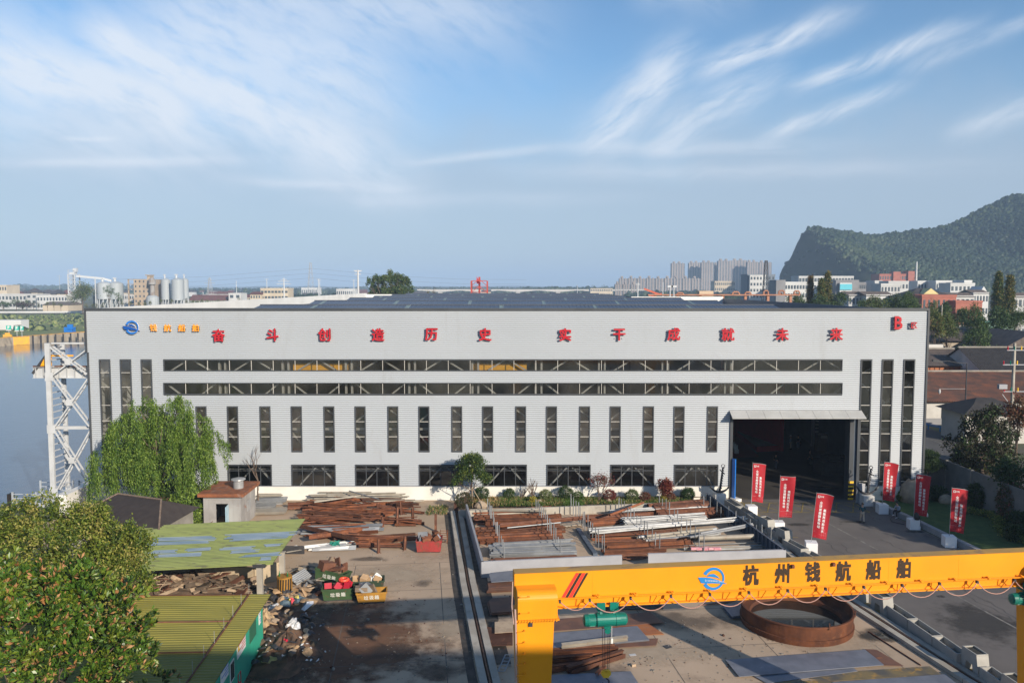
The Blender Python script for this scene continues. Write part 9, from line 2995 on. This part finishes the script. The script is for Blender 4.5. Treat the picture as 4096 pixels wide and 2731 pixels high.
tree('road_tree', 'very dark tree before the utility pole at the right edge of the road', 'tree', rb, [((0, 0, 5.6), (1.9, 1.8, 2.2)), ((-1.7, 0, 3.9), (1.7, 1.6, 2.0)), ((1.7, .2, 4.2), (1.9, 1.7, 2.2)), ((.2, -.6, 3.0), (2.4, 1.8, 2.2)), ((-.9, .2, 6.4), (1.0, 1, 1.2)), ((2.4, 0, 2.4), (1.7, 1.5, 1.9)), ((-2.2, -.2, 2.2), (1.3, 1.3, 1.6)), ((.7, 0, 7.2), (.8, .8, .9))], 420, 26, .2, .26, .15, [leaf_mat('dark_dull_leaf', (.036, .036, .018), (.055, .05, .028)), T2], [.7, .3], th=3, tr=.2, seed=9)
far_tree('road_tree', 'reddish brown bush at the right edge beside the utility pole', R1r(1700, 0)[0], R1r(1990, 0)[0], R1r(0, 1010)[1], 84, [S_BR, S_RD], [.8, .2], 0, 150, seed=82, leaf=.26)
far_tree('road_tree', 'dark tree low at the right edge behind the fence end', R2r(1950, 0)[0], R2r(2400, 0)[0], R2r(0, 330)[1], 68, [T2, S_DK], None, 0, 200, seed=83, leaf=.22)
shrub('verge_bush', 'sunlit light green bush on the verge behind the fence', *R2r(1490, 300), 1.2, [LG1, WL1], None, 150, 1.0, .16, z=.03)
shrub('verge_bush', 'dark brown weeds behind the fence below the dark tree', *R2r(1640, 420), 2.2, [S_BR, S_DK, LG1], [.4, .45, .15], 260, 1.6, .18, z=.03)
for i, (x, y, h_) in enumerate(((52.5, 53, 13), (50.5, 45, 15), (56, 60, 12), (58, 50, 14))):
 tree('roadside_plane_tree', 'tall leafy tree beside the road just right of the view, shading the lawn', 'tree', (x, y, 0), [((0, 0, h_ * .72), (3.0, 3.0, h_ * .22)), ((1.2, 1, h_ * .55), (2.4, 2.4, 2.2)), ((-1.3, -.8, h_ * .6), (2.3, 2.3, 2.4))], 260, 16, .5, .5, .32, [T1, T2], None, th=h_ * .5, tr=.25, group='roadside trees right of the view', seed=i)
def skinned(name, nodes, edges, m, parent, sub=1):
 """one continuous body surface grown round joints: nodes = (x, y, z, radius x, radius y)"""
 me = bpy.data.meshes.new(name)
 me.from_pydata([n[:3] for n in nodes], edges, [])
 me.materials.append(m)
 o = bpy.data.objects.new(name, me)
 COL.objects.link(o)
 o.parent = parent
 sk = o.modifiers.new('skin', 'SKIN')
 for i, n in enumerate(nodes): me.skin_vertices[0].data[i].radius = (n[3], n[4] if len(n) > 4 else n[3])
 me.skin_vertices[0].data[0].use_root = True
 sb_ = o.modifiers.new('sub', 'SUBSURF')
 sb_.levels = sb_.render_levels = sub
 sk.use_smooth_shade = True
 return o
M_SKIN = mat('skin', (.48, .27, .18), None, rough=.6)
M_HAIR = mat('black_hair', (.012, .010, .010), None, rough=.5)
def person(label, loc, face, top, trousers, shoes, sit=False, step=.0, arms='down', sleeve=True, cap=None, h=1.0):
 t = thing('person', label, 'person', loc, face)
 s_ = h
 t.scale = (h, h, h)
 if not sit:
  hip, z0 = .90, 0
  legs = [[(.09, 0, .86, .085), (.10, -step * .5 - .01, .47, .062), (.10, -step * .9, .09, .045)], [(-.09, 0, .86, .085), (-.10, step * .4 - .03, .47, .062), (-.10, step + .03, .09 + step * .2, .045)]]
  feet = [(.10, -step * .9, .05), (-.10, step, .05 + step * .2)]
 else:
  hip = .56
  legs = [[(.10, 0, .55, .09), (.14, -.46, .56, .07), (.16, -.40, .10, .05)], [(-.10, 0, .55, .09), (-.12, -.44, .62, .07), (-.02, -.62, .32, .05)]]
  feet = [(.16, -.42, .05), (.02, -.66, .30)]
 lean = -.10 if sit else 0
 T_ = [(0, 0, hip, .135, .105), (0, lean * .4, hip + .18, .125, .10), (0, lean, hip + .38, .155, .105), (0, lean * 1.3, hip + .50, .10, .08), (0, lean * 1.6, hip + .58, .05, .05)]
 if arms == 'down':
  A_ = [[(s * .19, lean, hip + .46, .058), (s * .25, lean + .03, hip + .18, .045), (s * .25, lean - .04, hip - .06, .034)] for s in (1, -1)]
 else:
  A_ = [[(s * .19, lean, hip + .46, .058), (s * .25, lean - .06, hip + .20, .045), (s * .10, lean - .28, hip + .22, .034)] for s in (1, -1)]
 N_ = list((x, y, z, a * .9, b_ * .9) for x, y, z, a, b_ in T_)
 E_ = [(i, i + 1) for i in range(4)]
 hd = len(N_)
 hy_ = lean * 1.9 - (.05 if sit else 0)
 N_ += [(0, hy_, hip + .66, .075, .085), (0, hy_ - .01, hip + .76, .082, .095), (0, hy_, hip + .84, .05, .055)]
 E_ += [(4, hd), (hd, hd + 1), (hd + 1, hd + 2)]
 for L in legs:
  b_ = len(N_)
  N_ += [(x, y, z, r * .85) for x, y, z, r in L]
  E_ += [(0, b_), (b_, b_ + 1), (b_ + 1, b_ + 2)]
 for L in A_:
  b_ = len(N_)
  N_ += [(x, y, z, r * .85) for x, y, z, r in L]
  E_ += [(2, b_), (b_, b_ + 1), (b_ + 1, b_ + 2)]
  x, y, z, r = L[2]
  dx, dy, dz = (0, -.02, -.09) if arms == 'down' else (-.03 if x > 0 else .03, -.09, .0)
  p = len(N_)
  N_.append((x + dx * .5, y + dy * .5, z + dz * .5, .026, .04)); E_.append((p - 1, p))
  for f in range(4):
   N_.append((x + dx * (1.5 - .1 * abs(f - 1.5)), y + dy * 1.5 + (f - 1.5) * .02 * (arms == 'down'), z + dz * 1.5 + (f - 1.5) * .02 * (arms != 'down'), .009)); E_.append((p, len(N_) - 1))
  N_.append((x + dx * .7 + (-.03 if x > 0 else .03), y + dy * .8 - .03, z + dz * .7, .010)); E_.append((p, len(N_) - 1))
 skinned('body', N_, E_, M_SKIN, t, 1)
 Nt = T_[:4]
 Et = [(0, 1), (1, 2), (2, 3)]
 for L in A_:
  b_ = len(Nt)
  q_ = 3 if sleeve else 2
  L2 = [(x, y, z, r * 1.18) for x, y, z, r in L[:q_]]
  Nt += L2
  Et += [(2, b_)] + [(b_ + i, b_ + i + 1) for i in range(q_ - 1)]
 Nt[0] = (0, 0, hip - .02, .15, .12)
 skinned('jacket' if sleeve else 'shirt', Nt, Et, top, t, 1)
 Np = [(0, 0, hip + .01, .142, .112)]
 Ep = []
 for L in legs:
  b_ = len(Np)
  Np += [(x, y, z, r * 1.2) for x, y, z, r in L]
  Ep += [(0, b_), (b_, b_ + 1), (b_ + 1, b_ + 2)]
 skinned('trousers', Np, Ep, trousers, t, 1)
 for x, y, z in feet:
  k = MB()
  k.path([(x, y + .07, z), (x, y, z), (x, y - .13, z - .01), (x, y - .19, z - .02)], [.042, .052, .045, .02], 8)
  o = bpy.data.objects.new('shoe', k.mesh('shoe', shoes, True)); COL.objects.link(o); o.parent = t
 k = MB()
 k.lathe((0, hy_ + .018, hip + .72), [(.095, .0), (.108, .06), (.10, .11), (.06, .15), (.02, .165)], 12)
 k.v = [(x, y * 1.0 + (.02 if z < hip + .76 else 0), z) for x, y, z in k.v]
 o = bpy.data.objects.new('hair' if not cap else 'helmet', k.mesh('hair', cap or M_HAIR, True)); COL.objects.link(o); o.parent = t
 k = MB()
 for s in (-1, 1): k.cbox((s * .033, hy_ - .098, hip + .75), .022, .012, .010)
 k.cbox((0, hy_ - .095, hip + .672), .045, .012, .010)
 o = bpy.data.objects.new('face', k.mesh('face', M_HAIR)); COL.objects.link(o); o.parent = t
 k = MB()
 k.path([(0, hy_ - .088, hip + .735), (0, hy_ - .115, hip + .705), (0, hy_ - .09, hip + .70)], [.008, .014, .01], 6)
 for s in (-1, 1): k.path([(s * .085, hy_ + .01, hip + .755), (s * .095, hy_ + .012, hip + .725), (s * .084, hy_ + .01, hip + .70)], [.012, .016, .008], 6)
 o = bpy.data.objects.new('nose_and_ears', k.mesh('nose', M_SKIN, True)); COL.objects.link(o); o.parent = t
 return t
C_TEAL, C_KHAKI, C_BLK, C_GREY, C_WHT, C_DEN = mat('teal_cloth', (.015, .075, .10)), mat('khaki_cloth', (.42, .34, .26)), mat('black_cloth', (.02, .02, .022)), mat('grey_cloth', (.30, .33, .40)), mat('white_cloth', (.6, .6, .6)), mat('denim_cloth', (.06, .075, .11))
person('person in teal jacket and khaki trousers walking over the asphalt toward the door', G(*R8(1467, 1155)), R(172), C_TEAL, C_KHAKI, C_BLK, step=.20, arms='front')
sp = G(*R8(1748, 1078)) + Vector((0, 0, 0))
sp = Vector((lerp(WL[0], WL[1], .62).x + .12, lerp(WL[0], WL[1], .62).y, -.01))
person('person in grey jacket and black trousers sitting on the granite lawn wall', sp, R(-62), C_GREY, C_BLK, C_WHT, sit=True, arms='front')
person('person in black shirt and dark jeans standing inside the hall door, nearest one', G(*R8(790, 735)), R(120), C_BLK, C_DEN, C_BLK, sleeve=False)
person('person in black clothes standing mid floor inside the hall', G(*R8(1055, 705)), R(10), C_BLK, C_BLK, C_BLK)
person('person in pale shirt and white helmet beside the red backdrop', G(*R8(905, 580)), R(60), C_GREY, C_KHAKI, C_BLK, cap=M_WHITE)
person('person in dark clothes right of the one with the white helmet', G(*R8(965, 578)), R(-40), C_BLK, C_DEN, C_BLK)
person('person in white shirt behind the covered machine inside the hall', G(*R8(1362, 720)), R(-20), C_WHT, C_BLK, C_BLK)
SC.cycles.volume_bounces = 2
hb = MB()
hb.box(-9800, -420, -7.2, 9800, 14400, 190)
hm = bpy.data.materials.new('haze_air')
hm.use_nodes = True
ht = hm.node_tree
ht.nodes.clear()
pv = ht.nodes.new('ShaderNodeVolumePrincipled')
pv.inputs['Color'].default_value = (.44, .60, .83, 1)
pv.inputs['Density'].default_value = 2.2e-4
pv.inputs['Anisotropy'].default_value = -0.15
ho = ht.nodes.new('ShaderNodeOutputMaterial')
ht.links.new(pv.outputs[0], ho.inputs['Volume'])
hb.build('haze', hm, kind='stuff')
